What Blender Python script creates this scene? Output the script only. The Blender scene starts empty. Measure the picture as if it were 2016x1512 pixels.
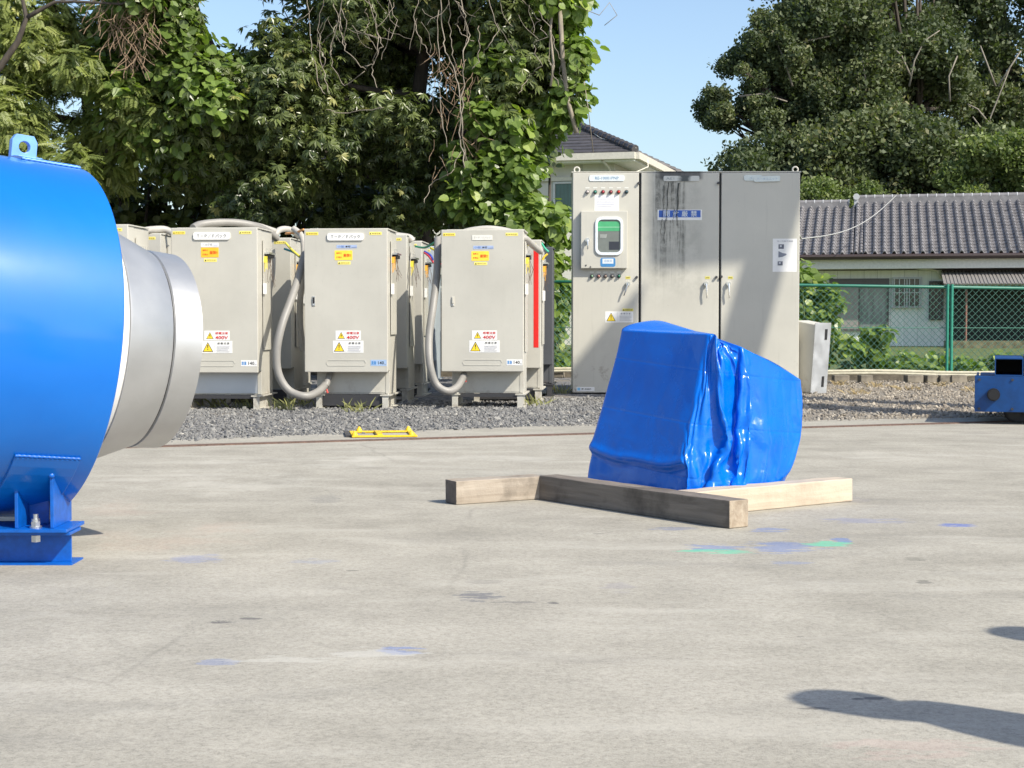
import bpy, bmesh, math, random
import numpy as np
from mathutils import Vector, Matrix, noise
R = math.radians
PI = math.pi
C = bpy.context.scene.collection
S = bpy.context.scene

# ---------------------------------------------------------------- camera
F = 3100.0; CAMH = 0.85; PITCH = math.atan(131/3100)
cam_d = bpy.data.cameras.new('camera'); cam = bpy.data.objects.new('camera', cam_d); C.objects.link(cam)
cam_d.sensor_width = 36; cam_d.lens = 36*F/2016; cam_d.clip_start = 0.05; cam_d.clip_end = 3000
cam.location = (0, 0, CAMH); cam.rotation_euler = (PI/2 - PITCH, 0, 0)
S.camera = cam
# ---------------------------------------------------------------- light
SUN_AZ, SUN_EL = R(-40), R(42)                      # from +X towards -Y (right and behind the camera)
SV = Vector((math.cos(SUN_AZ)*math.cos(SUN_EL), math.sin(SUN_AZ)*math.cos(SUN_EL), math.sin(SUN_EL)))
w = bpy.data.worlds.new('World'); S.world = w; w.use_nodes = True
nt = w.node_tree; bg = nt.nodes['Background']
sky = nt.nodes.new('ShaderNodeTexSky'); sky.sky_type = 'NISHITA'; sky.sun_disc = False
sky.sun_elevation = SUN_EL; sky.sun_rotation = PI/2 - SUN_AZ
sky.air_density = 1.0; sky.dust_density = 1.6; sky.ozone_density = 2.0; sky.altitude = 50
nt.links.new(sky.outputs[0], bg.inputs[0]); bg.inputs[1].default_value = 0.15
sl = bpy.data.lights.new('sun', 'SUN'); so = bpy.data.objects.new('sun', sl); C.objects.link(so)
sl.energy = 4.6; sl.angle = R(0.53); sl.color = (1.0, 0.93, 0.80)
so.location = SV*60; so.rotation_euler = SV.to_track_quat('Z', 'Y').to_euler()
S.view_settings.view_transform = 'Standard'; S.view_settings.look = 'None'
S.view_settings.exposure = 0.42; S.view_settings.gamma = 1
S.cycles.max_bounces = 8; S.cycles.transparent_max_bounces = 8

# ---------------------------------------------------------------- helpers
def P3(px, py, Y):
    """world point seen at photo pixel (px,py) at depth Y"""
    a = (px-1008)/F; b = -(py-756)/F
    c, s = math.cos(PITCH), math.sin(PITCH)
    dy = c + b*s; dz = -s + b*c
    k = Y/dy
    return Vector((a*k, Y, CAMH + dz*k))

class MB:
    def __init__(s): s.v = []; s.f = []; s.m = []
    def add(s, vs, fs, m=0):
        o = len(s.v); s.v += [tuple(p) for p in vs]
        s.f += [tuple(i+o for i in f) for f in fs]; s.m += [m]*len(fs); return s
    def box(s, x0, x1, y0, y1, z0, z1, m=0):
        vs = [(x, y, z) for z in (z0, z1) for y in (y0, y1) for x in (x0, x1)]
        return s.add(vs, [(0,2,3,1),(4,5,7,6),(0,1,5,4),(2,6,7,3),(0,4,6,2),(1,3,7,5)], m)
    def bar(s, a, b, w_, h_, up=(0,0,1), m=0):
        a = Vector(a); b = Vector(b); d = (b-a).normalized(); u = Vector(up)
        if abs(d.dot(u)) > .99: u = Vector((1,0,0))
        r = d.cross(u).normalized(); u = r.cross(d)
        vs = []
        for p in (a, b):
            for i, j in ((-1,-1),(1,-1),(1,1),(-1,1)): vs.append(p + r*i*w_/2 + u*j*h_/2)
        return s.add(vs, [(3,2,1,0),(4,5,6,7),(0,1,5,4),(1,2,6,5),(2,3,7,6),(3,0,4,7)], m)
    def tube(s, pts, r, n=8, m=0, cap=True):
        pts = [Vector(p) for p in pts]; k = len(pts)
        rs = r if isinstance(r, (list, tuple)) else [r]*k
        t0 = (pts[1]-pts[0]).normalized()
        nrm = t0.orthogonal().normalized(); vs = []
        for i, p in enumerate(pts):
            t = (pts[min(i+1, k-1)] - pts[max(i-1, 0)]).normalized()
            nrm = (nrm - t*nrm.dot(t)).normalized(); bn = t.cross(nrm)
            for j in range(n):
                a = 2*PI*j/n; vs.append(p + (nrm*math.cos(a) + bn*math.sin(a))*rs[i])
        fs = [(i*n+j, i*n+(j+1) % n, (i+1)*n+(j+1) % n, (i+1)*n+j) for i in range(k-1) for j in range(n)]
        if cap: fs += [tuple(range(n-1, -1, -1)), tuple((k-1)*n+j for j in range(n))]
        return s.add(vs, fs, m)
    def cyl(s, a, b, r, n=20, m=0): return s.tube([a, b], r, n, m)
    def lathe(s, o, ax, prof, n=64, m=0, closed=False):
        """prof = [(distance along ax, radius)]"""
        ax = Vector(ax).normalized(); o = Vector(o)
        u = ax.orthogonal().normalized(); v = ax.cross(u); vs = []
        for d, r in prof:
            for j in range(n):
                a = 2*PI*j/n; vs.append(o + ax*d + (u*math.cos(a)+v*math.sin(a))*r)
        k = len(prof)
        fs = [(i*n+j, i*n+(j+1) % n, (i+1)*n+(j+1) % n, (i+1)*n+j) for i in range(k-1) for j in range(n)]
        return s.add(vs, fs, m)
    def prism(s, poly, f0, f1, m=0):
        """poly: 2-D points; f0,f1 map (a,b)->3-D for the two faces"""
        n = len(poly); vs = [f0(*p) for p in poly] + [f1(*p) for p in poly]
        fs = [tuple(range(n-1, -1, -1)), tuple(range(n, 2*n))] + [(i, (i+1) % n, n+(i+1) % n, n+i) for i in range(n)]
        return s.add(vs, fs, m)
    def mesh(s, me, mat=(0,0,0), m=0, M4=None):
        vs = [(M4 @ v.co) if M4 else v.co for v in me.vertices]
        return s.add(vs, [tuple(p.vertices) for p in me.polygons], m)
    def build(s, name, mats, parent=None, smooth=False, bevel=0, loc=None, rot=None, fixn=True, auto=None):
        me = bpy.data.meshes.new(name); me.from_pydata(s.v, [], s.f); me.update()
        if not isinstance(mats, (list, tuple)): mats = [mats]
        for m in mats: me.materials.append(m)
        me.polygons.foreach_set('material_index', s.m)
        if fixn:
            b = bmesh.new(); b.from_mesh(me); bmesh.ops.recalc_face_normals(b, faces=b.faces)
            b.to_mesh(me); b.free()
        if smooth: me.polygons.foreach_set('use_smooth', [True]*len(me.polygons))
        if auto: me.set_sharp_from_angle(angle=auto)
        o = bpy.data.objects.new(name, me); C.objects.link(o)
        if parent: o.parent = parent
        if loc: o.location = loc
        if rot: o.rotation_euler = rot
        if bevel:
            bv = o.modifiers.new('bevel', 'BEVEL'); bv.width = bevel; bv.segments = 2; bv.limit_method = 'ANGLE'
        return o

def tag(o, label, cat, group=None):
    o['label'] = label; o['category'] = cat
    if group: o['group'] = group
    return o
def thing(name, label, cat, loc=(0,0,0), rz=0, group=None):
    o = bpy.data.objects.new(name, None); C.objects.link(o); o.location = loc; o.rotation_euler = (0,0,rz)
    o.empty_display_size = .2
    return tag(o, label, cat, group)
def struct(o): o['kind'] = 'structure'; return o

def npmesh(name, V, Fc, mat, parent=None, smooth=False, attr=None):
    """V (n,3), Fc (m,k) all faces with k corners"""
    me = bpy.data.meshes.new(name); n, k = Fc.shape
    me.vertices.add(len(V)); me.vertices.foreach_set('co', V.astype(np.float32).ravel())
    me.loops.add(n*k); me.loops.foreach_set('vertex_index', Fc.astype(np.int32).ravel())
    me.polygons.add(n); me.polygons.foreach_set('loop_start', np.arange(0, n*k, k, dtype=np.int32))
    me.polygons.foreach_set('use_smooth', np.full(n, smooth))
    me.update(calc_edges=True)
    if attr is not None:
        a = me.attributes.new('tint', 'FLOAT', 'POINT'); a.data.foreach_set('value', attr.astype(np.float32))
    for m in (mat if isinstance(mat, (list, tuple)) else [mat]): me.materials.append(m)
    o = bpy.data.objects.new(name, me); C.objects.link(o)
    if parent: o.parent = parent
    return o

# ---------------------------------------------------------------- materials
class NT:
    def __init__(s, name):
        s.mat = bpy.data.materials.new(name); s.mat.use_nodes = True
        s.t = s.mat.node_tree; s.b = s.t.nodes['Principled BSDF']; s.out = s.t.nodes['Material Output']
    def n(s, typ, **k):
        x = s.t.nodes.new(typ)
        for a, b in k.items(): setattr(x, a, b)
        return x
    def l(s, a, b): s.t.links.new(a, b)
    def setv(s, name, v): s.b.inputs[name].default_value = v
    def coord(s, scale=(1,1,1), rot=(0,0,0), loc=(0,0,0), src='Object'):
        tc = s.n('ShaderNodeTexCoord'); mp = s.n('ShaderNodeMapping')
        mp.inputs['Scale'].default_value = scale; mp.inputs['Rotation'].default_value = rot; mp.inputs['Location'].default_value = loc
        s.l(tc.outputs[src], mp.inputs[0]); return mp.outputs[0]
    def noise(s, co, scale, detail=4, rough=.55, dist=0, out=0):
        x = s.n('ShaderNodeTexNoise'); x.inputs['Scale'].default_value = scale
        x.inputs['Detail'].default_value = detail; x.inputs['Roughness'].default_value = rough
        x.inputs['Distortion'].default_value = dist; s.l(co, x.inputs['Vector']); return x.outputs[out]
    def vor(s, co, scale, feat='F1', out=0):
        x = s.n('ShaderNodeTexVoronoi', feature=feat); x.inputs['Scale'].default_value = scale
        s.l(co, x.inputs['Vector']); return x.outputs[out]
    def ramp(s, fac, stops, interp='LINEAR'):
        x = s.n('ShaderNodeValToRGB'); x.color_ramp.interpolation = interp; e = x.color_ramp.elements
        while len(e) < len(stops): e.new(.5)
        for i, (p, c) in enumerate(stops):
            e[i].position = p; e[i].color = (c, c, c, 1) if isinstance(c, (int, float)) else (*c[:3], 1)
        s.l(fac, x.inputs[0]); return x.outputs[0]
    def mix(s, fac, a, b, mode='MIX'):
        x = s.n('ShaderNodeMix', data_type='RGBA', blend_type=mode)
        for sock, v in ((x.inputs[0], fac), (x.inputs[6], a), (x.inputs[7], b)):
            if isinstance(v, (int, float)): sock.default_value = v
            elif isinstance(v, tuple): sock.default_value = (*v[:3], 1)
            else: s.l(v, sock)
        return x.outputs[2]
    def math(s, op, a, b=0.0, clamp=False, c=None):
        x = s.n('ShaderNodeMath', operation=op); x.use_clamp = clamp
        for i, v in enumerate((a, b) if c is None else (a, b, c)):
            if isinstance(v, (int, float)): x.inputs[i].default_value = v
            else: s.l(v, x.inputs[i])
        return x.outputs[0]
    def bump(s, h, strength=.3, dist=.01):
        x = s.n('ShaderNodeBump'); x.inputs['Strength'].default_value = strength; x.inputs['Distance'].default_value = dist
        s.l(h, x.inputs['Height']); s.l(x.outputs[0], s.b.inputs['Normal']); return x
    def col(s, c):
        if isinstance(c, tuple): s.b.inputs['Base Color'].default_value = (*c[:3], 1)
        else: s.l(c, s.b.inputs['Base Color'])

_mc = {}
def flat(c, rough=.5, metal=0, var=.06, key=None, scale=14):
    k = (c, rough, metal)
    if k in _mc: return _mc[k]
    t = NT(key or 'paint'); co = t.coord()
    n1 = t.noise(co, scale, 5, .6)
    lo = tuple(x*(1-var*2) for x in c); hi = tuple(min(1, x*(1+var)) for x in c)
    t.col(t.ramp(n1, [(.3, lo), (.7, hi)]))
    t.setv('Roughness', rough); t.setv('Metallic', metal)
    _mc[k] = t.mat; return t.mat

def mat_cabinet(base, seed=0, dirt=.5):
    t = NT('cabinet_paint'); co = t.coord(loc=(seed*3.1, seed, seed*1.7))
    n1 = t.noise(co, 1.7, 5, .6); n2 = t.noise(t.coord(scale=(9, 9, .8), loc=(seed, 0, 0)), 2.2, 5, .65); n3 = t.noise(co, 55, 3, .6)
    c = t.ramp(n1, [(.3, tuple(x*.88 for x in base)), (.7, tuple(x*1.04 for x in base))])
    c = t.mix(t.math('MULTIPLY', t.ramp(n2, [(.55, 0), (.8, 1)]), dirt*.22), c, (.26, .24, .2))
    c = t.mix(t.ramp(n3, [(.66, 0), (.74, .5)]), c, tuple(x*.72 for x in base))
    # rust / grime creeping up from the bottom of the box
    sep = t.n('ShaderNodeSeparateXYZ'); t.l(t.coord(), sep.inputs[0])
    low = t.math('MULTIPLY', t.ramp(sep.outputs[2], [(.0, 1), (.35, 0)]), t.ramp(t.noise(co, 9, 6, .7), [(.5, 0), (.68, 1)]))
    c = t.mix(t.math('MULTIPLY', low, .6), c, (.16, .1, .06))
    t.col(c); t.setv('Roughness', .42); t.bump(t.noise(co, 160, 2, .5), .05, .002)
    t.l(t.ramp(n1, [(.3, .36), (.7, .55)]), t.b.inputs['Roughness'])
    return t.mat
BEIGE = (.52, .505, .447)
M_cab = [mat_cabinet(BEIGE, i) for i in range(3)]
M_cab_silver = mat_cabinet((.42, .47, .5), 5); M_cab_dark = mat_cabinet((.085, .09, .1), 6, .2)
M_cab_lower = mat_cabinet((.47, .44, .38), 7, 1.0)

def mat_metal(name, c, rough=.35, metal=.9, sc=20, var=.15):
    t = NT(name); co = t.coord(); n1 = t.noise(co, sc, 5, .6); n2 = t.noise(co, 3, 4, .6)
    t.col(t.mix(t.ramp(n2, [(.35, 0), (.7, 1)]), tuple(x*(1-var) for x in c), c))
    t.l(t.ramp(n1, [(.3, rough*.8), (.7, min(1, rough*1.3))]), t.b.inputs['Roughness']); t.setv('Metallic', metal)
    return t.mat
M_steel = mat_metal('galvanised_steel', (.62, .64, .66), .34)
M_chrome = mat_metal('bright_steel', (.75, .75, .74), .22)
M_alu = mat_metal('spangled_sheet', (.66, .68, .7), .5, .85, 6)
M_darkmetal = mat_metal('dark_metal', (.06, .06, .065), .5, .3)
M_black = flat((.012, .012, .014), .6, key='black_rubber')
M_white = flat((.78, .78, .76), .55, var=.03, key='white_print')

def mat_drum():
    t = NT('gloss_blue_paint'); co = t.coord()
    n1 = t.noise(co, 2.2, 4, .6)
    c = t.ramp(n1, [(.3, (.0, .128, .52)), (.7, (.0, .152, .59))])
    t.col(c); t.l(t.ramp(t.noise(co, 6, 4, .6), [(.3, .42), (.7, .5)]), t.b.inputs['Roughness']); t.setv('Specular IOR Level', .2)
    t.setv('Coat Weight', .85); t.setv('Coat Roughness', .13)
    h = t.math('ADD', t.math('MULTIPLY', t.noise(co, 55, 2, .5), .35), t.math('MULTIPLY', t.noise(co, 3.2, 2, .5), 2.5))
    t.bump(h, .06, .0015)
    return t.mat
M_drum = mat_drum()
M_bluesteel = flat((.0, .10, .46), .38, var=.12, key='blue_beam_paint', scale=30)
M_lug_lit = flat((.16, .36, .76), .35, var=.1, key='sunlit_blue_lug')  # drum blue lightened, glancing sun painted into the lug colour
def mat_duct():
    t = NT('satin_sheet_metal'); co = t.coord()
    n1 = t.noise(co, 3, 4, .6); n2 = t.noise(t.coord(scale=(1, 1, 1.5)), 3, 5, .6)
    t.col(t.mix(t.ramp(n2, [(.35, 0), (.7, 1)]), (.47, .475, .475), (.56, .565, .565)))
    t.setv('Metallic', .75)
    t.l(t.ramp(n1, [(.3, .36), (.7, .5)]), t.b.inputs['Roughness'])
    sc = t.ramp(t.noise(t.coord(scale=(2, 60, 2)), 3, 3, .6), [(.66, 0), (.72, 1)])
    t.bump(t.math('ADD', t.noise(co, 90, 2, .5), sc), .06, .002)
    return t.mat
M_duct = mat_duct()

def mat_concrete():
    t = NT('worn_concrete'); tc = t.coord(); st = t.coord(scale=(.55, 1.2, 1), rot=(0, 0, R(-12)))
    big = t.noise(tc, .35, 4, .55, .3); streak = t.noise(st, 1.4, 7, .62, .5); mid = t.noise(tc, 3.2, 6, .62)
    fine = t.noise(tc, 70, 6, .72); grit = t.noise(tc, 260, 3, .7)
    c = t.ramp(streak, [(.28, (.275, .258, .218)), (.5, (.345, .326, .278)), (.72, (.42, .398, .343))])
    c = t.mix(.5, c, t.ramp(mid, [(.3, (.245, .23, .193)), (.7, (.44, .414, .352))]))
    c = t.mix(t.ramp(big, [(.45, 0), (.62, .5)]), c, (.42, .395, .34))
    f = t.math('ADD', t.math('MULTIPLY', fine, .6), t.math('MULTIPLY', grit, .4))
    c = t.mix(1.0, c, t.ramp(f, [(.36, .68), (.5, .99), (.64, 1.18)]), 'MULTIPLY')
    # small dark chips
    sp = t.vor(t.coord(scale=(.6, 1.5, 1)), 5.5); d = t.math('LESS_THAN', sp, t.math('MULTIPLY', t.ramp(t.noise(tc, 1.3, 3), [(.52, 0), (.7, 1)]), .11))
    c = t.mix(t.math('MULTIPLY', d, .6), c, (.09, .088, .085))
    # pale laitance streaks
    wst = t.ramp(t.noise(t.coord(scale=(.42, 1.7, 1), rot=(0, 0, R(-9)), loc=(4, 1, 0)), 1.8, 7, .62, .4), [(.54, 0), (.68, 1)])
    dst = t.ramp(t.noise(t.coord(scale=(.5, 1.3, 1), rot=(0, 0, R(-14)), loc=(14, 7, 0)), 1.9, 7, .62, .4), [(.55, 0), (.7, 1)])
    c = t.mix(t.math('MULTIPLY', dst, .3), c, (.19, .185, .17))
    c = t.mix(t.math('MULTIPLY', wst, .38), c, (.50, .475, .415))
    # hairline cracks
    wc = t.mix(.12, tc, t.noise(tc, 1.6, 5, .65, out=1)); vc = t.n('ShaderNodeTexVoronoi', feature='DISTANCE_TO_EDGE'); vc.inputs['Scale'].default_value = .42; t.l(wc, vc.inputs['Vector'])
    ck = t.math('MULTIPLY', t.ramp(vc.outputs[0], [(.0, 1), (.0045, 0)]), t.ramp(t.noise(tc, .7, 3), [(.45, 0), (.6, 1)]))
    c = t.mix(t.math('MULTIPLY', ck, .3), c, (.13, .125, .11))
    sep = t.n('ShaderNodeSeparateXYZ'); t.l(tc, sep.inputs[0])
    wob = t.noise(tc, 2.6, 5, .7); wob2 = t.noise(t.coord(loc=(9, 9, 0), scale=(.4, 1.3, 1), rot=(0, 0, R(-10))), 15, 8, .75, .3)
    def spot(c, x, y, rx, ry, colr, amt, thr=.5, rot=0.0, src=None):
        ca, sa = math.cos(rot), math.sin(rot)
        dx = t.math('SUBTRACT', sep.outputs[0], x); dy = t.math('SUBTRACT', sep.outputs[1], y)
        u = t.math('DIVIDE', t.math('ADD', t.math('MULTIPLY', dx, ca), t.math('MULTIPLY', dy, sa)), rx)
        v = t.math('DIVIDE', t.math('SUBTRACT', t.math('MULTIPLY', dy, ca), t.math('MULTIPLY', dx, sa)), ry)
        r2 = t.math('ADD', t.math('MULTIPLY', u, u), t.math('MULTIPLY', v, v))
        m = t.math('SUBTRACT', 1.0, r2, True)
        n = t.math('ADD', t.math('MULTIPLY', m, .26), src if src is not None else wob2)
        k = t.ramp(n, [(.53+thr*.28, 0), (.53+thr*.28+(.03 if src is None else .2), 1)])
        k = t.math('MULTIPLY', k, t.math('GREATER_THAN', m, 0.001))
        return t.mix(t.math('MULTIPLY', k, amt*.8), c, colr)
    def gp(px, py):
        q = P3(px, py, 1.0) - Vector((0, 0, CAMH)); k = -CAMH/q.z; return q.x*k, k
    BL = (.10, .18, .42); GR = (.11, .50, .32)
    for px, py, rx, ry, colr, amt, thr in (
        (1410, 1082, .17, .14, BL, .6, .5), (1412, 1089, .19, .075, GR, .8, .42), (1540, 1080, .22, .22, BL, .6, .5), (1630, 1074, .13, .10, GR, .85, .42),
        (1655, 1066, .05, .08, BL, .7, .35), (1520, 1047, .13, .10, BL, .55, .5), (1320, 1044, .16, .08, (.12, .16, .3), .5, .5), (1885, 1037, .12, .06, (.05, .12, .45), .75, .32),
        (1700, 1028, .28, .14, (.14, .18, .38), .35, .5), (1560, 1112, .1, .08, BL, .35, .55), (385, 1104, .14, .16, (.14, .2, .42), .4, .5), (620, 1108, .12, .1, (.2, .26, .42), .3, .5),
        (790, 1285, .09, .07, (.07, .16, .45), .6, .5), (720, 1290, .22, .09, (.54, .525, .48), .5, .56), (430, 1310, .08, .06, (.1, .18, .42), .4, .5), (560, 1303, .2, .08, (.54, .525, .47), .45, .55),
        (940, 1177, .1, .13, (.10, .11, .14), .75, .5), (1090, 1192, .03, .03, (.07, .07, .08), .8, .3), (1010, 1190, .1, .04, (.08, .08, .09), .6, .55),
        (440, 1228, .07, .035, (.06, .06, .07), .8, .45), (490, 1222, .04, .02, (.06, .06, .07), .7, .45), (1220, 1160, .08, .16, (.26, .25, .28), .4, .5),
        (1720, 1380, .03, .02, (.06, .06, .07), .8, .35), (1688, 1381, .018, .012, (.06, .06, .07), .8, .3), (1820, 1150, .04, .05, (.1, .1, .09), .7, .35), (1800, 1104, .06, .06, (.12, .12, .1), .5, .4),
        (1600, 1400, .05, .02, (.08, .08, .08), .7, .5), (1640, 985, .25, .2, (.16, .15, .2), .3, .45), (640, 985, .12, .3, (.15, .15, .15), .4, .5),
        (1800, 1480, .25, .12, (.5, .33, .3), .25, .5), (960, 1150, .1, .06, (.1, .1, .1), .3, .5)):
        x, y = gp(px, py); c = spot(c, x, y, rx, ry, colr, amt, thr)
    for px, py, rx, ry, amt in ((330, 1060, .5, .6, .35), (250, 1000, .3, .5, .25), (820, 800, 0, 0, 0)):
        if rx:
            x, y = gp(px, py); c = spot(c, x, y, rx, ry, (.50, .36, .29), amt, .45, 0, wob)
    for px, py, rx, ry, amt in ((1000, 905, 2.2, .35, .5), (400, 950, .9, .8, .45), (600, 915, 1.0, .4, .5), (1750, 900, 1.2, .5, .4)):
        x, y = gp(px, py); c = spot(c, x, y, rx, ry, (.55, .525, .465), amt, .45, 0, wob)
    t.col(c); t.setv('Roughness', .9); t.setv('Specular IOR Level', .2)
    t.bump(t.math('ADD', t.math('MULTIPLY', f, 1.0), t.math('MULTIPLY', mid, 1.2)), .55, .004)
    return t.mat
M_conc = mat_concrete()
def mat_gravel():
    t = NT('gravel_and_dirt'); tc = t.coord()
    v = t.vor(tc, 26); vc = t.vor(tc, 26, out=1); n = t.noise(tc, 1.2, 5, .6); f = t.noise(tc, 60, 5, .7)
    sp = t.n('ShaderNodeSeparateColor'); t.l(vc, sp.inputs[0])
    stone = t.ramp(sp.outputs[0], [(.0, (.07, .072, .08)), (.5, (.15, .152, .16)), (.9, (.28, .27, .26)), (1.0, (.5, .48, .44))])
    dirt = t.ramp(f, [(.35, (.17, .145, .11)), (.65, (.38, .33, .26))])
    sx = t.n('ShaderNodeSeparateXYZ'); t.l(tc, sx.inputs[0])
    right = t.ramp(t.math('ADD', t.math('MULTIPLY', sx.outputs[0], .25), t.math('MULTIPLY', n, .6)), [(.55, 0), (.9, 1)])
    k = t.math('MAXIMUM', t.ramp(n, [(.52, 0), (.62, .6)]), t.math('MULTIPLY', right, .8))
    c = t.mix(k, stone, dirt)
    t.col(c); t.setv('Roughness', .9); t.bump(t.math('ADD', t.math('MULTIPLY', v, -1), f), .9, .02)
    return t.mat
M_gravel = mat_gravel()
def mat_stone():
    t = NT('crushed_stone'); oi = t.n('ShaderNodeAttribute', attribute_name='tint')
    c = t.ramp(oi.outputs['Fac'], [(0, (.085, .084, .083)), (.4, (.175, .172, .163)), (.75, (.31, .30, .27)), (1, (.60, .56, .48))])
    c = t.mix(.3, c, t.ramp(t.noise(t.coord(), 90, 4, .7), [(.3, .1), (.7, .3)])); sx = t.n('ShaderNodeSeparateXYZ'); t.l(t.coord(), sx.inputs[0]); br = t.ramp(t.math('ADD', t.math('MULTIPLY', sx.outputs[0], .12), t.math('MULTIPLY', t.noise(t.coord(scale=(.4, 1.6, 1)), 1.1, 4, .6), .7)), [(.45, 0), (.8, .75)]); c = t.mix(br, c, t.mix(oi.outputs['Fac'], (.16, .125, .09), (.46, .40, .31)))
    t.col(c); t.setv('Roughness', .85); return t.mat
M_stone = mat_stone()

def mat_leaf(name, dark, light, yellow=None, rough=.45, trans=.35):
    t = NT(name); a = t.n('ShaderNodeAttribute', attribute_name='tint')
    st = [(0, dark), (.7, light)]
    if yellow: st.append((1, yellow))
    c = t.ramp(a.outputs['Fac'], st)
    c = t.mix(.25, c, t.ramp(t.noise(t.coord(), 1.1, 3, .6), [(.35, dark), (.65, light)]))
    t.col(c); t.setv('Roughness', rough); t.setv('Specular IOR Level', .45)
    tr = t.n('ShaderNodeBsdfTranslucent'); mx = t.n('ShaderNodeMixShader'); mx.inputs[0].default_value = trans
    t.l(t.mix(1.0, c, (1.5, 1.7, .6), 'MULTIPLY'), tr.inputs[0])
    t.l(t.b.outputs[0], mx.inputs[1]); t.l(tr.outputs[0], mx.inputs[2]); t.l(mx.outputs[0], t.out.inputs[0])
    return t.mat
L_slender = mat_leaf('slender_leaves', (.038, .06, .02), (.155, .19, .058), (.36, .35, .13), .33, .25)
L_feather = mat_leaf('feathery_leaves', (.08, .115, .03), (.30, .34, .095), (.52, .52, .2), .42, .32)
L_kudzu = mat_leaf('broad_vine_leaves', (.08, .125, .028), (.24, .335, .085), (.42, .48, .14), .36, .38)
L_far = mat_leaf('distant_leaves', (.04, .064, .03), (.145, .175, .075), (.24, .23, .12), .6, .25)
L_farlight = mat_leaf('distant_bright_leaves', (.08, .12, .035), (.2, .25, .085), (.3, .33, .15), .5, .3)
L_dry = mat_leaf('dead_vine_leaves', (.14, .08, .045), (.3, .2, .12), (.42, .32, .2), .7, .15)
def mat_bark(name, a, b):
    t = NT(name); n = t.noise(t.coord(scale=(1, 1, .25)), 14, 6, .7)
    t.col(t.ramp(n, [(.3, a), (.7, b)])); t.setv('Roughness', .9); t.bump(n, .6, .02); return t.mat
M_bark = mat_bark('bark', (.03, .025, .02), (.09, .075, .06))
M_vine = mat_bark('dry_vine_stem', (.15, .13, .10), (.38, .33, .265))

def mat_timber(a, b, seed=0, stain=0.3, rot=0):
    t = NT('timber'); co = t.coord(scale=(.9, 14, 14), loc=(seed, seed*2, 0)); c2 = t.coord(loc=(seed, 0, 0))
    g = t.noise(co, 2.4, 7, .65, .6); n = t.noise(c2, 5, 5, .65)
    c = t.ramp(g, [(.3, a), (.7, b)])
    c = t.mix(t.math('MULTIPLY', t.ramp(n, [(.48, 0), (.66, 1)]), stain), c, tuple(x*.35 for x in a))
    cr = t.ramp(t.noise(t.coord(scale=(.5, 40, 40), loc=(seed, 3, 0)), 2, 4, .6), [(.3, 1), (.36, 0)])
    c = t.mix(t.math('MULTIPLY', cr, .55), c, (.03, .025, .02))
    t.col(c); t.setv('Roughness', .85); t.bump(t.math('ADD', g, t.noise(c2, 60, 4, .7)), .5, .004)
    return t.mat

# ---------------------------------------------------------------- lettering
_tc = {}
def text_mesh(s):
    if s in _tc: return _tc[s]
    cu = bpy.data.curves.new('lettering', 'FONT'); cu.body = s; cu.size = 1; cu.align_x = 'CENTER'; cu.align_y = 'CENTER'; cu.resolution_u = 2; cu.offset = .012
    o = bpy.data.objects.new('lettering', cu); C.objects.link(o); bpy.context.view_layer.update()
    me = o.to_mesh(); vs = np.array([v.co[:2] for v in me.vertices]); fs = [tuple(p.vertices) for p in me.polygons]
    o.to_mesh_clear(); bpy.data.objects.remove(o); bpy.data.curves.remove(cu)
    mn, mx = vs.min(0), vs.max(0); vs = (vs-(mn+mx)/2)
    _tc[s] = (vs, fs, mx-mn); return _tc[s]

def sign(parent, name, x, z, w_, h_, y, base, items, thick=.0015, tilt=0, rnd=0, label=None):
    """flat plate on a face at local y (faces -y). items: (kind, x, z, w, h, colour[, text]) with x,z from plate centre"""
    mb = MB(); mats = [base]
    def pt(a, b, d): 
        ca, sa = math.cos(tilt), math.sin(tilt); return (x + a*ca - b*sa, y - d, z + a*sa + b*ca)
    if rnd:
        poly = []
        for cx, cz, a0 in ((w_/2-rnd, h_/2-rnd, 0), (-w_/2+rnd, h_/2-rnd, 90), (-w_/2+rnd, -h_/2+rnd, 180), (w_/2-rnd, -h_/2+rnd, 270)):
            for k in range(4): poly.append((cx+rnd*math.cos(R(a0+30*k)), cz+rnd*math.sin(R(a0+30*k))))
    else: poly = [(-w_/2, -h_/2), (w_/2, -h_/2), (w_/2, h_/2), (-w_/2, h_/2)]
    mb.prism(poly, lambda a, b: pt(a, b, thick), lambda a, b: pt(a, b, 0))
    lay = 0
    for it in items:
        kind, ix, iz, iw, ih, colr = it[:6]; m = flat(colr, .5, var=.02, key='print')
        if m not in mats: mats.append(m)
        mi = mats.index(m); lay += 1; d = thick + .0006*lay
        if kind == 'rect': mb.add([pt(ix-iw/2, iz-ih/2, d), pt(ix+iw/2, iz-ih/2, d), pt(ix+iw/2, iz+ih/2, d), pt(ix-iw/2, iz+ih/2, d)], [(0,1,2,3)], mi)
        elif kind == 'tri': mb.add([pt(ix-iw/2, iz-ih/2, d), pt(ix+iw/2, iz-ih/2, d), pt(ix, iz+ih/2, d)], [(0,1,2)], mi)
        elif kind == 'poly': mb.add([pt(ix+a*iw, iz+b*ih, d) for a, b in it[6]], [tuple(range(len(it[6])))], mi)
        elif kind == 'text':
            vs, fs, sz = text_mesh(it[6]); sx = iw/max(sz[0], 1e-3); sz_ = ih/max(sz[1], 1e-3)
            mb.add([pt(ix+a*sx, iz+b*sz_, d) for a, b in vs], fs, mi)
    o = mb.build(name, mats, parent, fixn=False)
    if label: o['label'] = label
    return o
K = (.02, .02, .02); RED = (.62, .02, .02); YEL = (.85, .62, .03); PALEY = (.88, .78, .2); BLU = (.03, .12, .5); LBLU = (.25, .45, .7); GRY = (.3, .3, .33); ORG = (.9, .5, .03)
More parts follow.
